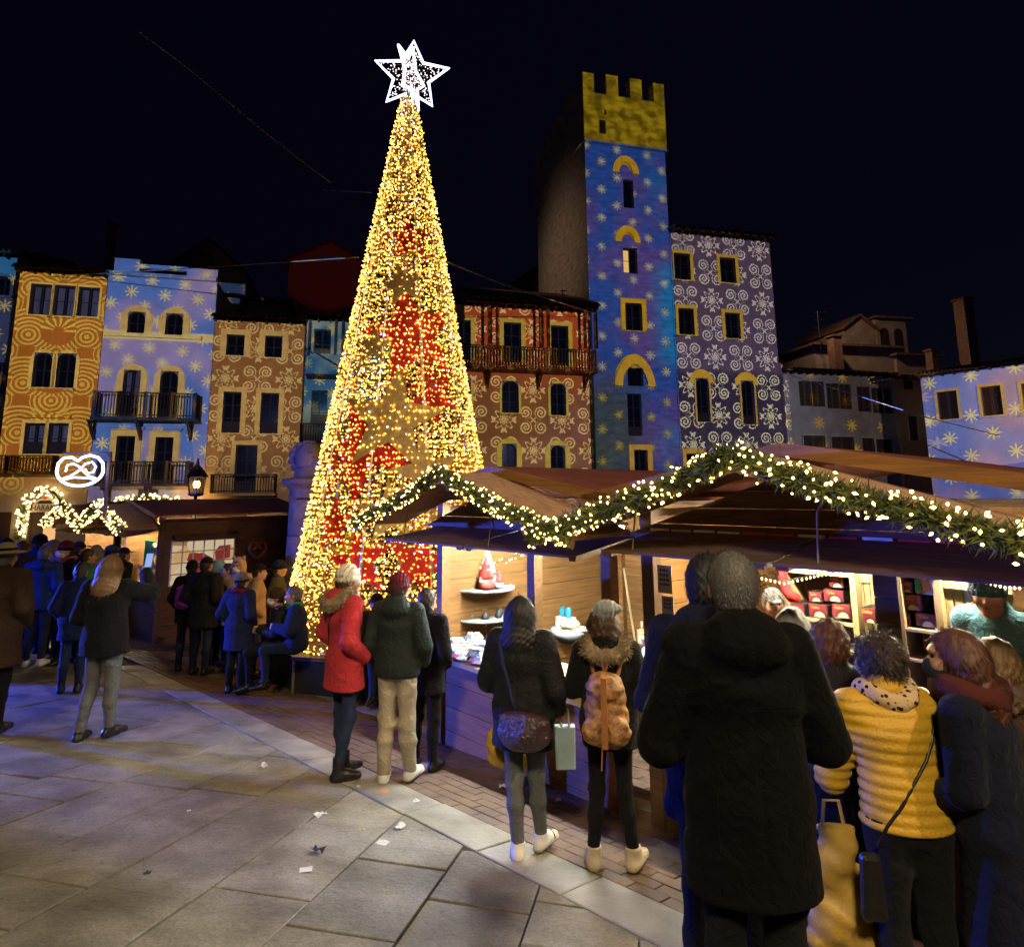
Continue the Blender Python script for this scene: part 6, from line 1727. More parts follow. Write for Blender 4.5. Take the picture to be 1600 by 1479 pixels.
        S.cap(J['sL'] * .9 + J['sR'] * .1, J['sR'] * .9 + J['sL'] * .1, (.058 + t2) * k, (.058 + t2) * k, .06)
        if hem < .9:
            c = J['pelvis'].copy(); b = c.copy(); b[2] = (hem - .06) * k
            b[:2] += .5 * ((J['kL'] + J['kR'])[:2] / 2 - c[:2]) * (.95 - hem)
            S.cap(c, b, (.115 + t2) * k, (.116 + t2 + flare) * k, .05, VV(1, 0, 0), .70)
        S.cut((0, 0, hem * k), (0, 0, -1))
        if sleeves:
            for q in 'LR':
                S.cap(J['s' + q], J['e' + q], (.056 + t) * k, (.046 + t * .9) * k, .018); S.cap(J['e' + q], J['w' + q], (.047 + t * .9) * k, (.035 + t * .7) * k, .012)
        if collar: S.cap(J['neck'] - VV(0, .0, .05) * k, J['neck'] + VV(0, -.005, .025) * k, .082 * k, .074 * k, .025)
        if hood == 'down':
            c = J['neck']; S.ell(c + VV(0, -.095, -.035) * k, VV(.135, .085, .085) * k, .04); S.ell(c + VV(0, -.06, .02) * k, VV(.115, .075, .05) * k, .03)
        if hood == 'up':
            S.ell(s.h(0, -.02, .005), VV(.110, .128, .140) * k, .03, rot=s.HR); S.cap(s.h(0, -.04, -.06), J['neck'] - VV(0, .02, .05), .10 * k, .11 * k, .04)
            S.ell(s.h(0, .12, -.015), VV(.075, .10, .098) * k, .015, rot=s.HR, neg=True)
        fo = folds(amp * 1.5, s.ph); seam = lambda P: .005 * np.exp(-(P[:, 0] / .007) ** 2) * (P[:, 1] < -.02)
        wr = lambda P: fo(P) + seam(P)
        if quilted: qf = quilt(quilted, puff); S.disp = lambda P: qf(P) + .5 * wr(P)
        else: S.disp = wr
        s.coato = s.add(name, S, m); s.S = S
        return s
    def legs(s, m, r=(.088, .062, .050), amp=.003, name='trousers', flared=0.0):
        k, J = s.k, s.J; S = SDF()
        S.cap(J['hL'] + VV(.02, 0, 0), J['hR'] - VV(.02, 0, 0), .105 * k, .105 * k, .05); S.cap(J['pelvis'], J['waist'], .11 * k, .10 * k, .05, VV(1, 0, 0), .7)
        for q in 'LR':
            S.cap(J['h' + q], J['k' + q], r[0] * k, r[1] * k, .035)
            mid = J['k' + q] * .6 + J['a' + q] * .4 + VV(0, -.018, 0) * k
            S.cap(J['k' + q], mid, r[1] * k, (r[1] + r[2]) / 2 * k * 1.02, .03); S.cap(mid, J['a' + q] + VV(0, 0, .01), (r[1] + r[2]) / 2 * k * 1.02, (r[2] + flared) * k, .03)
        S.disp = folds(amp * 2.2, s.ph + 1)
        s.add(name, S, m); return s
    def shoes(s, m, boot=0.0, sole=None, bulk=1.0):
        k, J = s.k, s.J
        for q in 'LR':
            a, t = J['a' + q], J['t' + q]; d = t - a; d[2] = 0; d /= np.linalg.norm(d); S = SDF(); z0 = a[2] - .09 * k
            hl = VV(a[0], a[1], z0 + .035 * k) - d * .03 * k; md = VV(a[0], a[1], z0 + .045 * k) + d * .07 * k; te = VV(a[0], a[1], z0 + .03 * k) + d * .165 * k
            S.cap(hl, md, .042 * k * bulk, .043 * k * bulk, .02); S.cap(md, te, .043 * k * bulk, .032 * k * bulk, .03); S.cap(VV(a[0], a[1], z0 + .05 * k), a + VV(0, 0, .02 + boot) * k, .047 * k * bulk, .049 * k * bulk, .03)
            S.cut((0, 0, z0), (0, 0, -1)); S.cut((0, 0, z0 + (.115 + boot) * k), (0, 0, 1))
            sh = s.add('shoe', S, m, min(s.res, .011))
            if sole:
                S2_ = SDF(); S2_.cap(hl, te, .047 * k * bulk, .040 * k * bulk, .01); S2_.cut((0, 0, z0 - .002), (0, 0, -1)); S2_.cut((0, 0, z0 + .026 * k), (0, 0, 1))
                V, Q = S2_.mesh(.011); link('sole', np_mesh('sole', [(V, Q)], sole), sh)
        return s
    def hair(s, kind, style='short'):
        k = s.k; S = SDF(); m = HAIR[kind]
        S.ell(s.h(0, -.016, .022), VV(.084, .102, .102) * k, .02, rot=s.HR)
        n_ = s.HR @ VV(0, .78, -.62)
        if style == 'short': S.ell(s.h(0, -.06, -.03), VV(.066, .055, .075) * k, .03); S.cut(s.h(0, .050, .03), n_); S.disp = strands(.004)
        elif style == 'buzz': S.ell(s.h(0, -.055, -.03), VV(.062, .05, .07) * k, .03); S.cut(s.h(0, .035, .02), n_)
        elif style == 'bob':
            S.ell(s.h(0, -.035, -.03), VV(.108, .10, .115) * k, .04); S.cut(s.h(0, .055, .03), s.HR @ VV(0, .9, -.35)); S.disp = strands(.006)
        elif style == 'long':
            S.cap(s.h(0, -.05, -.02), s.h(0, -.085, -.20), .090 * k, .085 * k, .05, s.HR @ VV(1, 0, 0), .75); S.cap(s.h(0, -.085, -.18), s.h(0, -.105, -.36), .072 * k, .04 * k, .05, s.HR @ VV(1, 0, 0), .5)
            S.cut(s.h(0, .060, .035), s.HR @ VV(0, .92, -.30)); S.disp = strands(.003)
        elif style == 'mid':
            S.cap(s.h(0, -.04, -.02), s.h(0, -.06, -.16), .095 * k, .085 * k, .05, s.HR @ VV(1, 0, 0), .75); S.cut(s.h(0, .055, .035), s.HR @ VV(0, .92, -.30)); S.disp = strands(.007, 120, s.ph)
        elif style == 'curly':
            S.ell(s.h(0, -.03, .01), VV(.100, .105, .112) * k, .03); S.cut(s.h(0, .062, .03), s.HR @ VV(0, .85, -.5)); S.disp = curls(.010, 95)
        V, Q = S.mesh(max(.007, s.res * .6)); n_st = 3600 if s.res < .0115 else 1200 if s.res < .014 else 260
        dn = s.HR @ (VV(0, -.25, -1) if style != 'buzz' else VV(0, -.5, -.8)); L_ = .35 if style == 'buzz' else .7 if style == 'short' else 1.0
        SV, SQ = fuzz(V, s.h(0, -.02, .0), n_st, L_, dn, .25 if style != 'curly' else .8, 1.6 if s.res > .014 else 1.0, int(s.ph * 1000))
        link('hair', np_mesh('hair', [(V, Q), (SV, SQ)], m), s.root); return s
    def hat(s, kind, m, m2=None):
        k = s.k; S = SDF()
        if kind in ('beanie', 'slouch', 'pompom'):
            S.ell(s.h(0, -.014, .032), VV(.090, .108, .108) * k, .02, rot=s.HR)
            if kind == 'slouch': S.ell(s.h(.035, -.06, .105), VV(.085, .08, .055) * k, .05); S.cap(s.h(.05, -.06, .12), s.h(.14, -.05, .10), .03 * k, .014 * k, .03)
            S.cut(s.h(0, .0, .002), s.HR @ VV(0, .10, -1)); S.disp = (lambda P: .0035 * np.sin(210 * P[:, 0] + 60 * P[:, 1]) + .002 * np.sin(70 * P[:, 2]))
            o = s.add('hat', S, m, max(.007, s.res * .6))
            B = SDF(); B.ell(s.h(0, -.014, .016), VV(.098, .116, .06) * k, .02, rot=s.HR); B.cut(s.h(0, 0, .042), s.HR @ VV(0, -.1, 1)); B.cut(s.h(0, 0, -.014), s.HR @ VV(0, .1, -1)); B.disp = lambda P: .003 * np.sin(230 * P[:, 0] + 90 * P[:, 1])
            V, Q = B.mesh(max(.007, s.res * .6)); link('hat_cuff', np_mesh('hat_cuff', [(V, Q)], m2 or m), o)
            if kind == 'pompom': MB().ball(s.h(0, -.03, .16), .042 * k, 12, 8).obj('pompom', m2 or m, o, True)
        elif kind == 'cap':
            S.ell(s.h(0, -.012, .03), VV(.088, .106, .100) * k, .02, rot=s.HR); S.cut(s.h(0, 0, .03), s.HR @ VV(0, .0, -1)); S.ell(s.h(0, .11, .036), VV(.066, .075, .010) * k, .015, rot=s.HR)
            s.add('hat', S, m, max(.007, s.res * .6))
        elif kind == 'brim':
            S.ell(s.h(0, -.012, .045), VV(.088, .106, .090) * k, .02, rot=s.HR); S.cut(s.h(0, 0, .028), s.HR @ VV(0, .0, -1)); S.ell(s.h(0, -.01, .036), VV(.165, .185, .013) * k, .02, rot=s.HR)
            o = s.add('hat', S, m, max(.007, s.res * .6))
            B = SDF(); B.ell(s.h(0, -.012, .045), VV(.0915, .1095, .0935) * k, .01, rot=s.HR); B.cut(s.h(0, 0, .082), s.HR @ VV(0, 0, 1)); B.cut(s.h(0, 0, .05), s.HR @ VV(0, 0, -1))
            V, Q = B.mesh(.008); link('hat_band', np_mesh('hat_band', [(V, Q)], m2), o)
        return s
    def scarf(s, m, big=1.0, tail=False, furry=0.0, name='scarf', low=0.0):
        k = s.k; S = SDF(); c = s.J['neck'] + VV(0, .0, -.005 - low) * k; n_ = 14; r = .098 * k * (1 + .25 * (big - 1))
        P = [c + VV(r * math.cos(a), r * .95 * math.sin(a) - .005, .018 * math.sin(2 * a + s.ph)) for a in np.linspace(0, 2 * PI, n_ + 1)]
        for a, b in zip(P[:-1], P[1:]): S.cap(a, b, .036 * k * big, .036 * k * big, .02)
        if tail: S.cap(c + VV(.06, .10, 0) * k, c + VV(.08, .16, -.38) * k, .045 * k, .04 * k, .03)
        S.disp = curls(.008, 120) if furry else wrinkle(.006, s.ph, 2)
        s.add(name, S, m, max(.008, s.res * .75)); return s
    def fur(s, m, up=False):
        """fur edge of a hood that lies on the shoulders"""
        k = s.k; S = SDF(); c = s.J['neck'] + VV(0, -.075, -.005) * k; n_ = 12
        P = [c + VV(.122 * math.cos(a), .090 * math.sin(a), .05 * math.sin(a)) * k for a in np.linspace(0, 2 * PI, n_ + 1)]
        for a, b in zip(P[:-1], P[1:]): S.cap(a, b, .046 * k, .046 * k, .02)
        S.disp = lambda P: .004 * (np.sin(90 * P[:, 0]) * np.sin(80 * P[:, 1]) + np.sin(85 * P[:, 2]))
        V, Q = S.mesh(.010); SV, SQ = fuzz(V, c + VV(0, 0, -.05), 3000, .75, VV(0, -.3, -.5), .5, 1.7, 5, out=.9)
        link('fur_trim', np_mesh('fur_trim', [(V, Q), (SV, SQ)], m), s.root); return s
    def mask(s, m):
        k = s.k; S = SDF(); S.ell(s.h(0, .045, -.058), VV(.066, .066, .058) * k, .02, rot=s.HR); S.ell(s.h(0, .095, -.04), VV(.03, .024, .03) * k, .03); S.cut(s.h(0, .025, -.05), s.HR @ VV(0, -1, 0)); S.cut(s.h(0, 0, -.012), s.HR @ VV(0, -.2, 1))
        s.add('face_mask', S, m, .008); return s

C_COATB = cloth('black_parka', (.0032, .003, .0034), .85, sheen=0.02); C_NAVYD = cloth('midnight_wool', (.007, .009, .02), sheen=.04); C_BLACK = cloth('black_wool', (.009, .008, .009), sheen=.05); C_BLACK2 = cloth('black_nylon', (.014, .014, .016), .55); C_NAVY = cloth('navy_cloth', (.014, .020, .055)); C_BROWN = cloth('brown_tweed', (.050, .030, .018)); C_BLUE = cloth('blue_nylon', (.018, .045, .18), .5)
C_DENIM = cloth('dark_denim', (.020, .030, .065)); C_BJEAN = cloth('black_denim', (.010, .010, .012)); C_GREYJ = cloth('grey_denim', (.11, .115, .12)); C_BEIGE = cloth('beige_chino', (.36, .31, .22)); C_RED = cloth('red_parka', (.42, .035, .045)); C_YEL = mat('yellow_quilt', (.52, .30, .015), .5, .1, 6, .25, 90, sheen=.1)
C_CREAM = cloth('cream_knit', (.62, .58, .45)); C_GKNIT = cloth('grey_knit', (.34, .35, .34)); C_MAROON = cloth('maroon_knit', (.12, .012, .025)); C_TAN = cloth('tan_jacket', (.36, .24, .13)); C_TEAL = cloth('teal_blue_jacket', (.07, .18, .23), .7); C_GREY = cloth('grey_cloth', (.14, .14, .15)); C_GREEN = cloth('green_knit', (.05, .22, .12)); C_BEAR = cloth('bear_fleece', (.52, .36, .22)); C_PINK = cloth('pink_cloth', (.45, .13, .22)); C_PURP = cloth('purple_nylon', (.20, .04, .30), .5); C_DGREEN = cloth('dark_anorak', (.018, .026, .024), .65)
C_FUR = cloth('brown_fur', (.16, .10, .055), var=.5, bump=.6); C_FURL = cloth('pale_fur', (.34, .25, .15), var=.5, bump=.6); C_LEO = None
L_BLACK = mat('black_leather', (.012, .011, .011), .35, .2, 10, .15, 60); L_BROWN = mat('brown_leather', (.06, .028, .015), .4, .2, 10, .15, 60); L_WHITE = mat('white_leather', (.70, .68, .64), .5, .08, 10, .1, 60); L_CREAM = mat('cream_suede', (.55, .45, .30), .8, .12, 10, .2, 60); L_SOLE = mat('rubber_sole', (.5, .48, .45), .7, .1)
M_MASKW = matc((.72, .73, .74), .8); M_MASKB = matc((.015, .02, .05), .8)
# leopard scarf
m = cloth('leopard_cloth', (.45, .30, .16)); nt = m.node_tree
vo = nt.nodes.new('ShaderNodeTexVoronoi'); vo.inputs['Scale'].default_value = 42; rp = nt.nodes.new('ShaderNodeValToRGB'); rp.color_ramp.elements[0].position = .32; rp.color_ramp.elements[0].color = (.02, .012, .01, 1); rp.color_ramp.elements[1].position = .40; rp.color_ramp.elements[1].color = (.50, .36, .20, 1)
nt.links.new(nt.nodes['Texture Coordinate'].outputs['Object'], vo.inputs['Vector']); nt.links.new(vo.outputs['Distance'], rp.inputs[0]); nt.links.new(rp.outputs[0], nt.nodes['Principled BSDF'].inputs['Base Color']); C_LEO = m

# ---------------------------------------------------------------- figures in front
A_POCK = dict(eL=(-.255, -.08, 1.14), wL=(-.19, .09, .98), eR=(.255, -.08, 1.14), wR=(.19, .09, .98))
A_FRONT = dict(eL=(-.25, .0, 1.14), wL=(-.08, .22, 1.12), eR=(.25, .0, 1.14), wR=(.08, .22, 1.12))
P_ = Person('tall man seen from behind in a long black hooded coat, nearest the camera', 1142, 866, 1.80, R(-2), dict(eL=(-.275, .03, 1.10), wL=(-.17, .25, 1.04), eR=(.275, .03, 1.10), wR=(.17, .25, 1.04)), y=2.5, res=.010, yaw=R(-8), lean=(.02, 0))
P_.body().coat(C_COATB, .68, .036, .015, hood='down', amp=.006).legs(C_BJEAN).shoes(L_BLACK).hair('salt', 'buzz'); MAN = P_
P_ = Person('woman in a mustard yellow quilted jacket and leopard scarf leaning to the cake stall', 1366, 1000, 1.60, R(-4), dict(eL=(-.25, .16, 1.06), wL=(-.12, .38, 1.12), eR=(.25, .16, 1.06), wR=(.12, .38, 1.12)), lean=(.20, 0), y=3.0, res=.009, yaw=R(20))
P_.body('LR').coat(C_YEL, .93, .024, .01, quilted=.042, puff=.008, waist=.008, amp=.003, hood=None).legs(C_BJEAN, (.10, .07, .06)).shoes(L_BLACK, boot=.16).hair('dark', 'curly').scarf(C_LEO, 1.0); YW = P_
P_ = Person('woman with long black hair, dark jacket and grey jeans carrying a shoulder bag', 815, 932, 1.62, R(-18), dict(wL=(-.12, .20, 1.0), eL=(-.25, 0, 1.12), eR=(.26, -.03, 1.10), wR=(.22, .14, .93), aL=(-.02, -.06, .09), aR=(.10, .10, .09), tL=(-.06, .12, .03), tR=(.16, .27, .03), kL=(-.06, .0, .49), kR=(.09, .06, .49)), y=4.6, res=.010)
P_.body('R').coat(C_BLACK2, .70, .045, .02, name='jacket', amp=.006).legs(C_GREYJ, (.085, .060, .048)).shoes(L_WHITE, sole=L_SOLE).hair('black', 'long'); BW_ = P_
P_ = Person('girl in a grey knitted slouch hat and fur-hooded dark jacket wearing a backpack', 946, 946, 1.58, R(-12), dict(A_FRONT, aL=(-.13, -.02, .09), aR=(.14, .02, .09), tL=(-.17, .14, .03), tR=(.20, .16, .03)), y=4.48, res=.010, yaw=R(-18))
P_.body().coat(C_BLACK, .78, .03, .0, name='jacket', hood='down').legs(C_BJEAN, (.080, .055, .045)).shoes(L_CREAM, bulk=1.12, boot=.03).hair('brown', 'mid').hat('slouch', C_GKNIT).fur(C_FURL); GIRL = P_
P_ = Person('woman in a red parka and cream beanie standing before the light tree', 546, 885, 1.68, R(-52), dict(A_POCK, aL=(-.06, .05, .09), aR=(.06, -.05, .09), tL=(-.10, .21, .03), tR=(.10, .12, .03)), y=5.91, res=.011, yaw=R(-10))
P_.body('').coat(C_RED, .72, .035, .025, hood='down', amp=.005, waist=.012).legs(C_DENIM, (.080, .055, .044)).shoes(L_BLACK, boot=.08).hair('brown', 'short').hat('beanie', C_CREAM).fur(C_FURL); REDW = P_
P_ = Person('man in a dark jacket, maroon beanie and beige trousers seen from behind', 625, 897, 1.72, R(-12), dict(eL=(-.26, -.05, 1.13), wL=(-.24, .08, .93), eR=(.27, -.05, 1.12), wR=(.21, .12, .96), aL=(-.09, -.04, .09), aR=(.11, .06, .09)), y=5.93, res=.011)
P_.body('L').coat(C_DGREEN, .86, .03, .0, name='jacket', hood='down').legs(C_BEIGE, (.098, .072, .062), amp=.005).shoes(L_WHITE, sole=L_SOLE).hair('dark', 'short').hat('beanie', C_MAROON); BEI = P_
P_ = Person('person in black trousers half hidden in front of the man in beige', 668, 920, 1.62, R(-20), A_POCK, y=6.35, res=.014); P_.body().coat(C_BLACK, .72, .03).legs(C_BJEAN).shoes(L_BLACK).hair('dark', 'short')
P_ = Person('person with dark hair and a navy hood standing just left of the man in black', 1104, 868, 1.74, R(-28), A_FRONT, y=2.9, res=.012, loc=None); P_.body().coat(cloth('dark_hoodie', (.008, .009, .024)), .75, .02, hood='down').legs(C_BJEAN).shoes(L_BLACK).hair('black', 'short')
P_ = Person('customer with a short brown bob looking into the cake stall', 1296, 972, 1.60, R(-20), A_FRONT, y=3.5, res=.012, yaw=R(-35), lean=(.12, 0)); P_.body().coat(C_BLACK2, .72, .03).legs(C_BJEAN).shoes(L_BLACK).hair('red', 'bob')
P_ = Person('customer with long ash hair at the cake counter behind the man in black', 1238, 950, 1.62, R(-40), A_FRONT, y=4.1, res=.013); P_.body().coat(C_TEAL, .75, .03).legs(C_DENIM).shoes(L_BLACK).hair('grey', 'long')
P_ = Person('woman in a dark coat and long rust scarf wearing a mask at the right edge', 1484, 986, 1.66, R(40), dict(eL=(-.20, .04, 1.12), wL=(-.13, .20, 1.02), eR=(.22, .04, 1.10), wR=(.10, .24, 1.10)), y=2.85, res=.010, yaw=R(25), lean=(.12, 0)); P_.body().coat(C_NAVYD, .50, .03, .03).legs(C_BJEAN).shoes(L_BLACK).hair('red', 'long').mask(M_MASKB).scarf(cloth('rust_scarf', (.07, .018, .014)), 1.3, True); RW = P_
P_ = Person('blond woman in a pale fur collar behind the rust scarf', 1550, 998, 1.60, R(-15), A_FRONT, y=3.25, res=.012); P_.body().coat(C_BROWN, .7, .035).legs(C_BJEAN).shoes(L_BLACK).hair('blond', 'bob').scarf(C_FUR, 1.5, furry=1, name='fur_collar')
P_ = Person('vendor in a teal jacket and navy knit hat bending inside the cake stall', loc=(0, 0, 0), H=1.78, face=R(118), lean=(.30, 0), J=None, res=.011, yaw=R(20))
q_ = S2.w(S2.at(1540, 900, .42)[0], .42, S2.at(1540, 893, .42)[1] - P_.J['head'][2] - .118 * P_.k); hd_ = Matrix.Rotation(P_.face, 3, 'Z') @ Vector((P_.J['head'][0], P_.J['head'][1], 0))
P_.root.location = (q_.x - hd_.x, q_.y - hd_.y, q_.z); P_.loc = Vector(P_.root.location)
P_.body('').coat(C_TEAL, .8, .04, hood=None).legs(C_BJEAN).shoes(L_BLACK).hair('grey', 'short').hat('beanie', cloth('navy_knit', (.03, .07, .12)))
P_ = Person('vendor in a grey cap and pink top at the back of the cake stall', loc=(0, 0, 0), H=1.64, face=R(170), res=.013)
q_ = S2.w(*(lambda a: (a[0], .85, 0))(S2.at(1206, 915, .85))); P_.root.location = (q_.x, q_.y, S2.at(1206, 915, .85)[1] - 1.66); P_.loc = Vector(P_.root.location)
P_.body().coat(C_PINK, .8, .03).legs(C_BJEAN).shoes(L_BLACK).hat('cap', C_GREY).hair('grey', 'short')
# ---------------------------------------------------------------- seated people on the platform
SIT = dict(pelvis=(0, 0, .54), waist=(0, .0, .68), chest=(0, .02, .90), neck=(0, .04, 1.07), head=(0, .08, 1.20), sL=(-.16, .02, 1.0), sR=(.16, .02, 1.0), eL=(-.22, .08, .75), eR=(.22, .08, .75), wL=(-.06, .28, .78), wR=(.06, .28, .78), hL=(-.09, .02, .52), hR=(.09, .02, .52), kL=(-.11, .42, .50), kR=(.11, .42, .50), aL=(-.11, .38, .09), aR=(.11, .40, .09), tL=(-.13, .54, .03), tR=(.13, .56, .03))
def sit(label, u, v, face, y, J=None, **k):
    p = at_y(u, v, y); P = Person(label, loc=(p.x, p.y, 0), H=1.70, face=face, J=dict(SIT, **(J or {})), res=.013, **k)
    off = Matrix.Rotation(face, 3, 'Z') @ Vector((0, .08, 0)); x, yy = p.x - off.x, p.y - off.y
    P.root.location = (x, yy, p.z - 1.32 * P.k); P.loc = Vector(P.root.location); return P
sit('seated person in a brown knit hat and dark coat at the left of the platform', 432, 919, R(112), 9.35).body('LR').coat(C_BLACK2, .46, .03).legs(C_BJEAN).shoes(L_BLACK).hair('dark', 'short').hat('beanie', C_BROWN).mask(M_MASKW)
sit('seated person drinking, grey hair, dark padded coat and green scarf on the platform', 458, 915, R(104), 9.2, dict(eR=(.22, .12, .82), wR=(.04, .22, 1.02))).body('LR').coat(C_NAVY, .46, .045).legs(C_DENIM).shoes(L_BLACK).hair('salt', 'short').scarf(C_GREEN, .9, True)
sit('seated person in a dark cap hunched between the red parka and the beige trousers', 588, 927, R(168), 9.1).body('LR').coat(C_BLACK2, .46, .03).legs(C_DENIM).shoes(L_BLACK).hair('dark', 'short').hat('cap', C_BLACK)
# ---------------------------------------------------------------- people around the pretzel hut
def std(label, u, v, y, face, coat=C_BLACK, hem=.72, legs=C_BJEAN, shoes=L_BLACK, hair='dark', style='short', hat=None, hatm=None, hood=None, res=.019, arms=A_POCK, mask=None, scarf=None, lean=(0, 0), yaw=0, hands='', t=.03, skin=None):
    P = Person(label, u, v, 1.7, R(face), arms, lean, res, y=y, yaw=R(yaw), skin=skin); P.body(hands).coat(coat, hem, t, hood=hood).legs(legs).shoes(shoes).hair(hair, style)
    if hat: P.hat(hat, hatm, C_BLACK)
    if mask: P.mask(mask)
    if scarf: P.scarf(scarf)
    return P
P_ = std('woman in a black jacket raising her phone towards the pretzel hut', 177, 868, 6.56, 4, C_BLACK, .78, C_GREYJ, L_BLACK, 'blond', 'long', arms=dict(eL=(-.26, 0, 1.13), wL=(-.18, .2, 1.05), eR=(.36, .10, 1.32), wR=(.20, .30, 1.50), aL=(-.13, -.06, .09), aR=(.08, .06, .09)), res=.011, hands='R', t=.04); PHW = P_
std('man in a brimmed hat and brown coat at the left edge', 12, 850, 6.46, 8, C_BROWN, .60, hat='brim', hatm=cloth('straw', (.34, .26, .13)), res=.012, t=.045, hair='salt')
std('man in a blue jacket with grey hood seen from behind near the left edge', 72, 853, 10.3, 12, C_BLUE, .80, C_DENIM, L_WHITE, 'salt', hood='down', t=.04)
std('woman in a long black coat, dark cap and mask in the crowd', 103, 846, 10.6, 150, C_BLACK, .45, C_BJEAN, hat='beanie', hatm=C_MAROON, mask=M_MASKW, scarf=cloth('rose_scarf', (.3, .09, .08)))
std('person in a dark beanie at the far left of the crowd', 11, 843, 9.6, 10, C_NAVY, hat='beanie', hatm=C_NAVY)
std('person with short brown hair behind the brimmed hat', 37, 845, 10.8, 30, C_BROWN, hair='brown')
std('tall person in a black beanie in the middle of the crowd', 65, 836, 12.0, -10, C_NAVY, hat='beanie', hatm=C_BLACK)
std('person in a grey cap beside the black beanie', 85, 844, 11.6, -20, C_GREY, hat='cap', hatm=C_GREY, hair='grey')
std('person in a navy cap looking at the hut', 125, 847, 11.8, -30, C_BLACK2, hat='cap', hatm=C_NAVY)
std('child in a bright green and blue jacket near the hut', 140, 858, 10.9, -40, C_GREEN, hair='brown', hem=.8)
std('person with grey hair tied back in the crowd', 152, 852, 11.6, 10, C_GREY, hair='grey', style='mid')
std('person in a blue knit cap and blue jacket at the hut counter', 176, 853, 11.9, -35, C_BLUE, hat='beanie', hatm=C_BLUE)
std('person in a black cap right of the blue knit cap', 195, 856, 12.6, -25, C_BLACK2, hat='cap', hatm=C_BLACK)
std('person in dark clothes walking behind the woman with the phone', 128, 880, 8.6, 20, C_NAVY, .7, C_DENIM)
P_ = std('person in a black beanie with a pink and purple backpack by the hut window', 301, 876, 10.9, 20, C_BLACK, .75, C_DENIM, hat='beanie', hatm=C_BLACK); BPK = P_
std('tall man in a dark jacket with his back turned in front of the hut window', 324, 871, 10.6, -8, C_BLACK2, .68, C_DENIM, hat='cap', hatm=C_BLACK, t=.045)
std('person in a pale blue hood behind the tall dark man', 343, 876, 11.8, -30, cloth('pale_blue_nylon', (.16, .34, .50), .6), hood='up', t=.035)
P_ = std('person in a beige bear-eared hood and white mask facing the camera', 373, 872, 11.0, 172, C_BEAR, .7, C_DENIM, hood='up', mask=M_MASKW, t=.035)
for sx in (-1, 1): MB().ball(P_.h(sx * .085, -.01, .125), (.036, .02, .036), 10, 7).obj('bear_ear', C_BEAR, P_.coato, True)
std('woman in a dark blue coat and grey knit hat with a red scarf', 379, 896, 9.3, -14, C_NAVY, .62, C_BJEAN, hat='beanie', hatm=C_GREY, scarf=C_MAROON, t=.04, res=.012)
std('person in a tan jacket and black cap turned to the right', 407, 882, 10.6, -72, C_TAN, .78, C_DENIM, hat='cap', hatm=C_BLACK)
std('person in a blue knit hat and olive coat facing right by the column', 438, 876, 11.0, -80, cloth('olive_coat', (.06, .055, .035)), .7, hat='beanie', hatm=C_NAVY)
std('person with dark hair left of the bear-eared hood', 356, 880, 11.6, 120, C_BLACK, hair='dark')

# ---------------------------------------------------------------- things carried
def strap(pts, m, r=.012, parent=None, flat=True): return MB().tube(pts, r, 6).obj('strap', m, parent, True)
def sdf_thing(name, label, cat, P, c, S, m, h=.009, part='body'):
    t = thing(name, label, cat, P.w(*c), P.face); V, Q = S.mesh(h); link(part, np_mesh(part, [(V, Q)], m), t); return t
k = BW_.k
S = SDF(); S.ell((0, 0, -.01), (.18, .07, .115), .03); S.cap((-.13, 0, .07), (.12, 0, .06), .035, .035, .05); S.disp = folds(.012, 1)
t = sdf_thing('shoulder_bag', 'black and red patterned shoulder bag on the hip of the long-haired woman', 'bag', BW_, (.08, -.22, .82), S, mat('sequin_fabric', (.02, .018, .02), .3, .9, 40, .8, 50, dirt=(.05, .012, .014), spec=.7))
MB().tube([BW_.back(x, z, .006) - Vector((.08, -.22, .82)) for x, z in ((.0, .92), (-.03, 1.0), (-.06, 1.1), (-.085, 1.2), (-.105, 1.28), (-.12, 1.33))], .013, 6).obj('strap', cloth('navy_strap', (.03, .03, .09)), t, True)
def paper_bag(label, P, c, w_, h, d, m, rot=0.0, cat='bag'):
    t = thing('carrier_bag', label, cat, P.w(*c), P.face + rot)
    q = MB(); q.box((0, 0, h / 2), (w_, d, h), taper=1.08); bevel(q.obj('bag', m, t), .006)
    for y in (-d / 2, d / 2): MB().tube([(-w_ * .22, y, h), (-w_ * .2, y * .5, h + .1), (w_ * .2, y * .5, h + .1), (w_ * .22, y, h)], .005, 5).obj('handle', m, t)
    return t
paper_bag('pale blue paper carrier bag hanging from the long-haired woman', BW_, (.25, .17, .48), .13, .27, .07, mat('blue_paper', (.30, .40, .42), .7, .1, 10, .1, 30), .3)
def soft_bag(label, P, c, r, m, seed=1.0):
    S = SDF(); S.cap((0, 0, r[2]), (0, 0, -r[2] * .6), r[0] * .55, r[0], .05, VV(1, 0, 0), .6); S.cut((0, 0, r[2] * 1.1), (0, 0, 1)); S.disp = wrinkle(.012, seed, 1.6)
    t = sdf_thing('carrier_bag', label, 'bag', P, c, S, m, .012, 'bag'); MB().tube([(-.05, 0, r[2] * .95), (-.03, 0, r[2] + .12), (.03, 0, r[2] + .12), (.05, 0, r[2] * .95)], .008, 5).obj('handle', m, t); return t
M_YBAG = mat('yellow_plastic', (.55, .33, .02), .4, .15, 8, .3, 30)
soft_bag('yellow plastic bag held in front of the long-haired woman', BW_, (-.16, .22, .62), (.11, .05, .17), M_YBAG)
soft_bag('tan bag held beside the yellow jacket', YW, (-.25, .12, .52), (.085, .06, .24), mat('tan_plastic', (.42, .26, .05), .5, .15, 8, .3, 30), 2)
bx_ = YW.back(-.17, .84 * YW.k, .03)
t = thing('shoulder_bag', 'slim black shoulder bag hanging at the left hip of the yellow jacket', 'bag', YW.w(*bx_), YW.face)
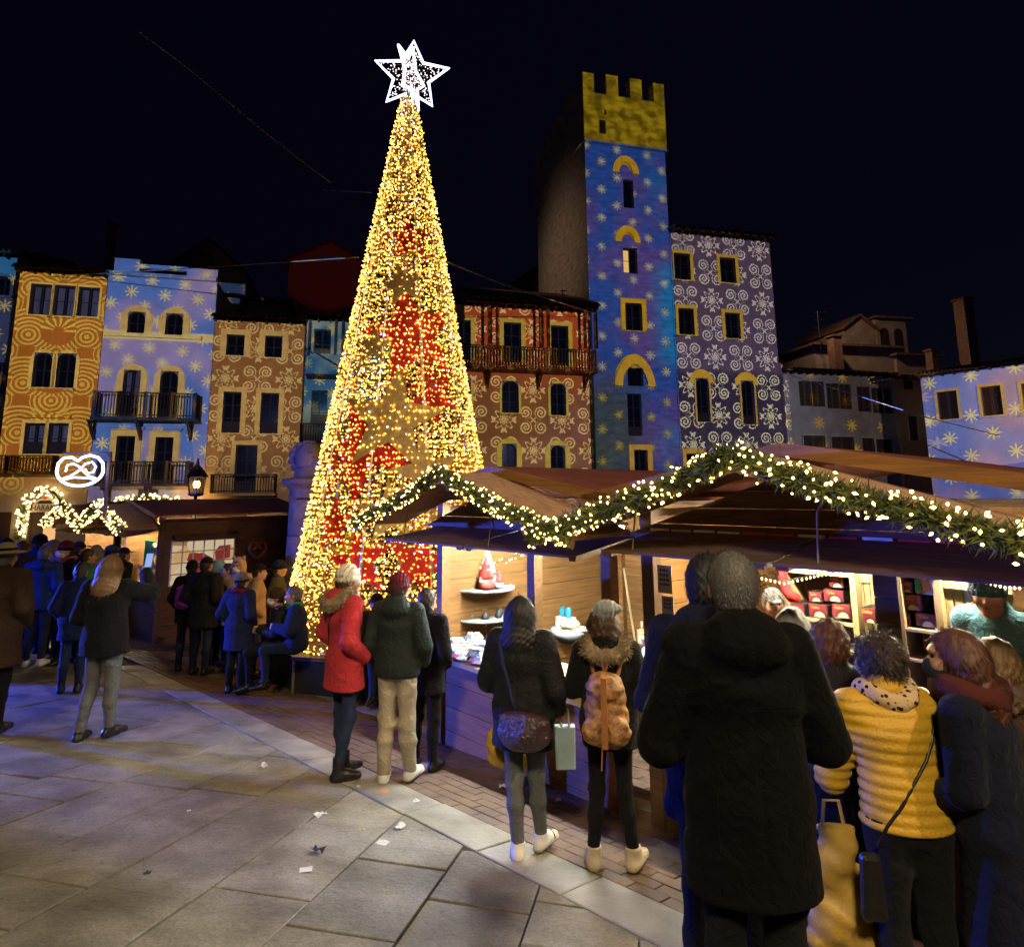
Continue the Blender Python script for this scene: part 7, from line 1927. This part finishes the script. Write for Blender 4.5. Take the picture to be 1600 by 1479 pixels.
q = MB(); q.box((-.03, 0, -.10), (.10, .05, .24), taper=.8); bevel(q.obj('body', L_BLACK, t), .02, 2)
MB().tube([YW.back(x, z * YW.k, .005) - bx_ for x, z in ((-.17, .88), (-.12, .96), (-.06, 1.05), (0, 1.14), (.06, 1.22), (.10, 1.29), (.125, 1.35), (.135, 1.395))], .0065, 6).obj('strap', L_BLACK, t, True)
for x0 in (-.11, .11):
    MB().tube([YW.back(x0 * (1 + .1 * math.sin(3 * z)), z * YW.k, .0) for z in np.linspace(.96, 1.34, 9)], .0028, 5).obj('seam', C_YEL, YW.coato, True)
for pts in ([(x, 1.27 - .12 * abs(x)) for x in np.linspace(-.16, .16, 9)], [(0, z) for z in np.linspace(.72, 1.26, 10)], [(-.13, z) for z in np.linspace(.72, 1.0, 6)], [(.13, z) for z in np.linspace(.72, 1.0, 6)]):
    MB().tube([MAN.back(x * MAN.k, z * MAN.k, -.0005) for x, z in pts], .0028, 5).obj('seam', C_COATB, MAN.coato, True)
for z in (1.30,): MB().tube([REDW.back(x * REDW.k, z * REDW.k, -.0005) for x in np.linspace(-.15, .15, 9)], .003, 5).obj('seam', C_RED, REDW.coato, True)
MB().tube([REDW.back(x * REDW.k, 1.07 * REDW.k, -.0005) for x in np.linspace(-.13, .13, 9)], .003, 5).obj('seam', C_RED, REDW.coato, True)
MB().tube([BEI.back(x * BEI.k, (1.30 - .1 * abs(x)) * BEI.k, -.0005) for x in np.linspace(-.15, .15, 9)], .003, 5).obj('seam', C_DGREEN, BEI.coato, True)
# backpack of the girl
S = SDF(); S.cap((0, 0, .12), (0, .01, -.14), .085, .105, .04, VV(1, 0, 0), .72); S.ell((-.075, -.075, -.12), (.07, .05, .085), .02); S.ell((.075, -.075, -.12), (.07, .05, .085), .02); S.ell((0, -.06, .12), (.105, .06, .075), .02); S.disp = wrinkle(.006, 2, 2.4)
t = sdf_thing('backpack', 'tan and gold patterned backpack on the girl in the grey hat', 'backpack', GIRL, (0, -.215, 1.02), S, mat('brocade', (.30, .15, .05), .5, .7, 22, .5, 50, dirt=(.12, .055, .02)), .008)
for sx in (-1, 1): MB().tube([Vector((sx * .05, .0, .15))] + [GIRL.back(sx * (.07 + .03 * f_), (1.16 + .12 * f_), .004) - Vector((0, -.215, 1.02)) for f_ in (.3, .65, 1.0)] + [Vector((sx * .12, .215, .335)), Vector((sx * .125, .31, .22))], .014, 6).obj('strap', mat('tan_leather', (.30, .12, .035), .5, .15), t, True)
q = MB(); q.b(-.018, .018, -.135, -.12, -.2, .2); q.obj('front_strap', mat('tan_leather', (.30, .12, .035)), t); q = MB(); q.tube([(0, 0, .19), (-.02, .0, .27), (.02, 0, .27), (.0, 0, .19)], .009, 5); q.obj('handle', mat('tan_leather', (.3, .12, .03)), t); MB().tube([(-.02, -.09, -.2), (-.03, -.08, -.34)], .005, 4).obj('cord', mat('tan_leather', (.3, .12, .03)), t)
S = SDF(); S.cap((0, 0, .10), (0, 0, -.10), .09, .10, .04, VV(1, 0, 0), .7); S.ell((0, -.08, -.08), (.09, .05, .08), .02); S.disp = wrinkle(.004, 2, 2)
sdf_thing('backpack', 'pink and purple backpack by the hut window', 'backpack', BPK, (-.06, -.24, 1.18), S, C_PURP, .011)
# phone
t = thing('mobile_phone', 'phone held up by the woman in the black jacket', 'phone', PHW.w(*(PHW.J['wR'] + VV(-.01, .07, .13))), PHW.face); q = MB(); q.box((0, 0, 0), (.075, .009, .15), Matrix.Rotation(R(-15), 3, 'X')); bevel(q.obj('case', L_BLACK, t), .003)
q = MB(); q.box((0, -.0065, 0), (.068, .002, .138), Matrix.Rotation(R(-15), 3, 'X')); q.obj('screen', glow('phone_screen', (.35, .5, .9), .9), t)
# cross-body strap on the red parka
t = thing('cross_body_strap', 'thin dark strap across the back of the red parka', 'strap', REDW.w(0, 0, 0), REDW.face); MB().tube([REDW.back(x, z, .004) for x, z in ((-.14, 1.05), (-.09, 1.15), (-.03, 1.25), (.03, 1.33), (.07, 1.37))], .007, 5).obj('strap', L_BLACK, t)
# jeans turn-ups of the yellow jacket woman and trainer stripes
for q0 in (0, 1, 2):
    for side in 'LR':
        a = BW_.J['a' + side]; d = BW_.J['t' + side] - a; d[2] = 0; d /= np.linalg.norm(d); pth = a + d * (.045 + .028 * q0) * 1.0
        n_ = VV(d[1], -d[0], 0)
        pts = [pth + n_ * (.043 * math.cos(x)) + VV(0, 0, -.052 + .044 * math.sin(x)) for x in np.linspace(.15, PI * .45, 4)]
        MB().tube([Vector(p) for p in pts], .006, 4).obj('shoe_stripe', L_BLACK, BW_.root)
# ---------------------------------------------------------------- litter on the paving
def scrap(label, u, v, s_, c, crumple=.4):
    s_ *= .8; p = on_ground(u, v); t = thing('paper_scrap', label, 'litter', (p.x, p.y, p.z + .006), rnd.uniform(0, 6)); n_ = 4; vs = []
    for j in range(n_ + 1):
        for i in range(n_ + 1): vs.append(((i / n_ - .5) * s_ + rnd.uniform(-.2, .2) * s_ * crumple * .6, (j / n_ - .5) * s_ * .7 + rnd.uniform(-.2, .2) * s_ * crumple * .6, rnd.uniform(0, 1) * s_ * crumple * .5 + .002))
    fs = [(j * (n_ + 1) + i, j * (n_ + 1) + i + 1, (j + 1) * (n_ + 1) + i + 1, (j + 1) * (n_ + 1) + i) for j in range(n_) for i in range(n_)]
    o = MB().add(vs, fs).obj('paper', matc(c, .8), t); md = o.modifiers.new('thickness', 'SOLIDIFY'); md.thickness = .001
W_ = (.66, .66, .62)
for u, v, s_, c, cr, l in ((412, 1200, .11, W_, .8, 'crumpled white paper left of the red parka'), (600, 1238, .12, (.5, .24, .12), .15, 'orange-brown card near the feet of the beige trousers'), (650, 1254, .08, W_, .7, 'white scrap right of the orange-brown card'), (500, 1275, .10, W_, .5, 'white scrap on the slabs below the red parka'), (625, 1294, .10, W_, .5, 'white scrap by the edge of the border stones'), (566, 1298, .05, (.6, .5, .25), .5, 'tiny yellowish scrap on the slabs'), (598, 1318, .10, W_, .2, 'flat white slip on the slabs'), (478, 1360, .09, W_, .05, 'white square card in the middle of the foreground'), (497, 1332, .10, (.03, .03, .05), .7, 'dark crumpled scrap near the white card'), (230, 1367, .05, (.05, .05, .05), .6, 'small dark scrap at the left of the foreground'), (295, 1268, .03, W_, .5, 'tiny white scrap on the left slabs'), (788, 1232, .09, (.66, .55, .52), .9, 'pinkish crumpled tissue behind the shoulder bag'), (848, 1222, .08, W_, .8, 'crumpled tissue under the craft stall'), (872, 1252, .06, W_, .7, 'small white scrap on the bricks near the girl'), (560, 1230, .05, W_, .4, 'tiny white slip beside the red parka boots')):
    scrap(l, u, v, s_, c, cr)
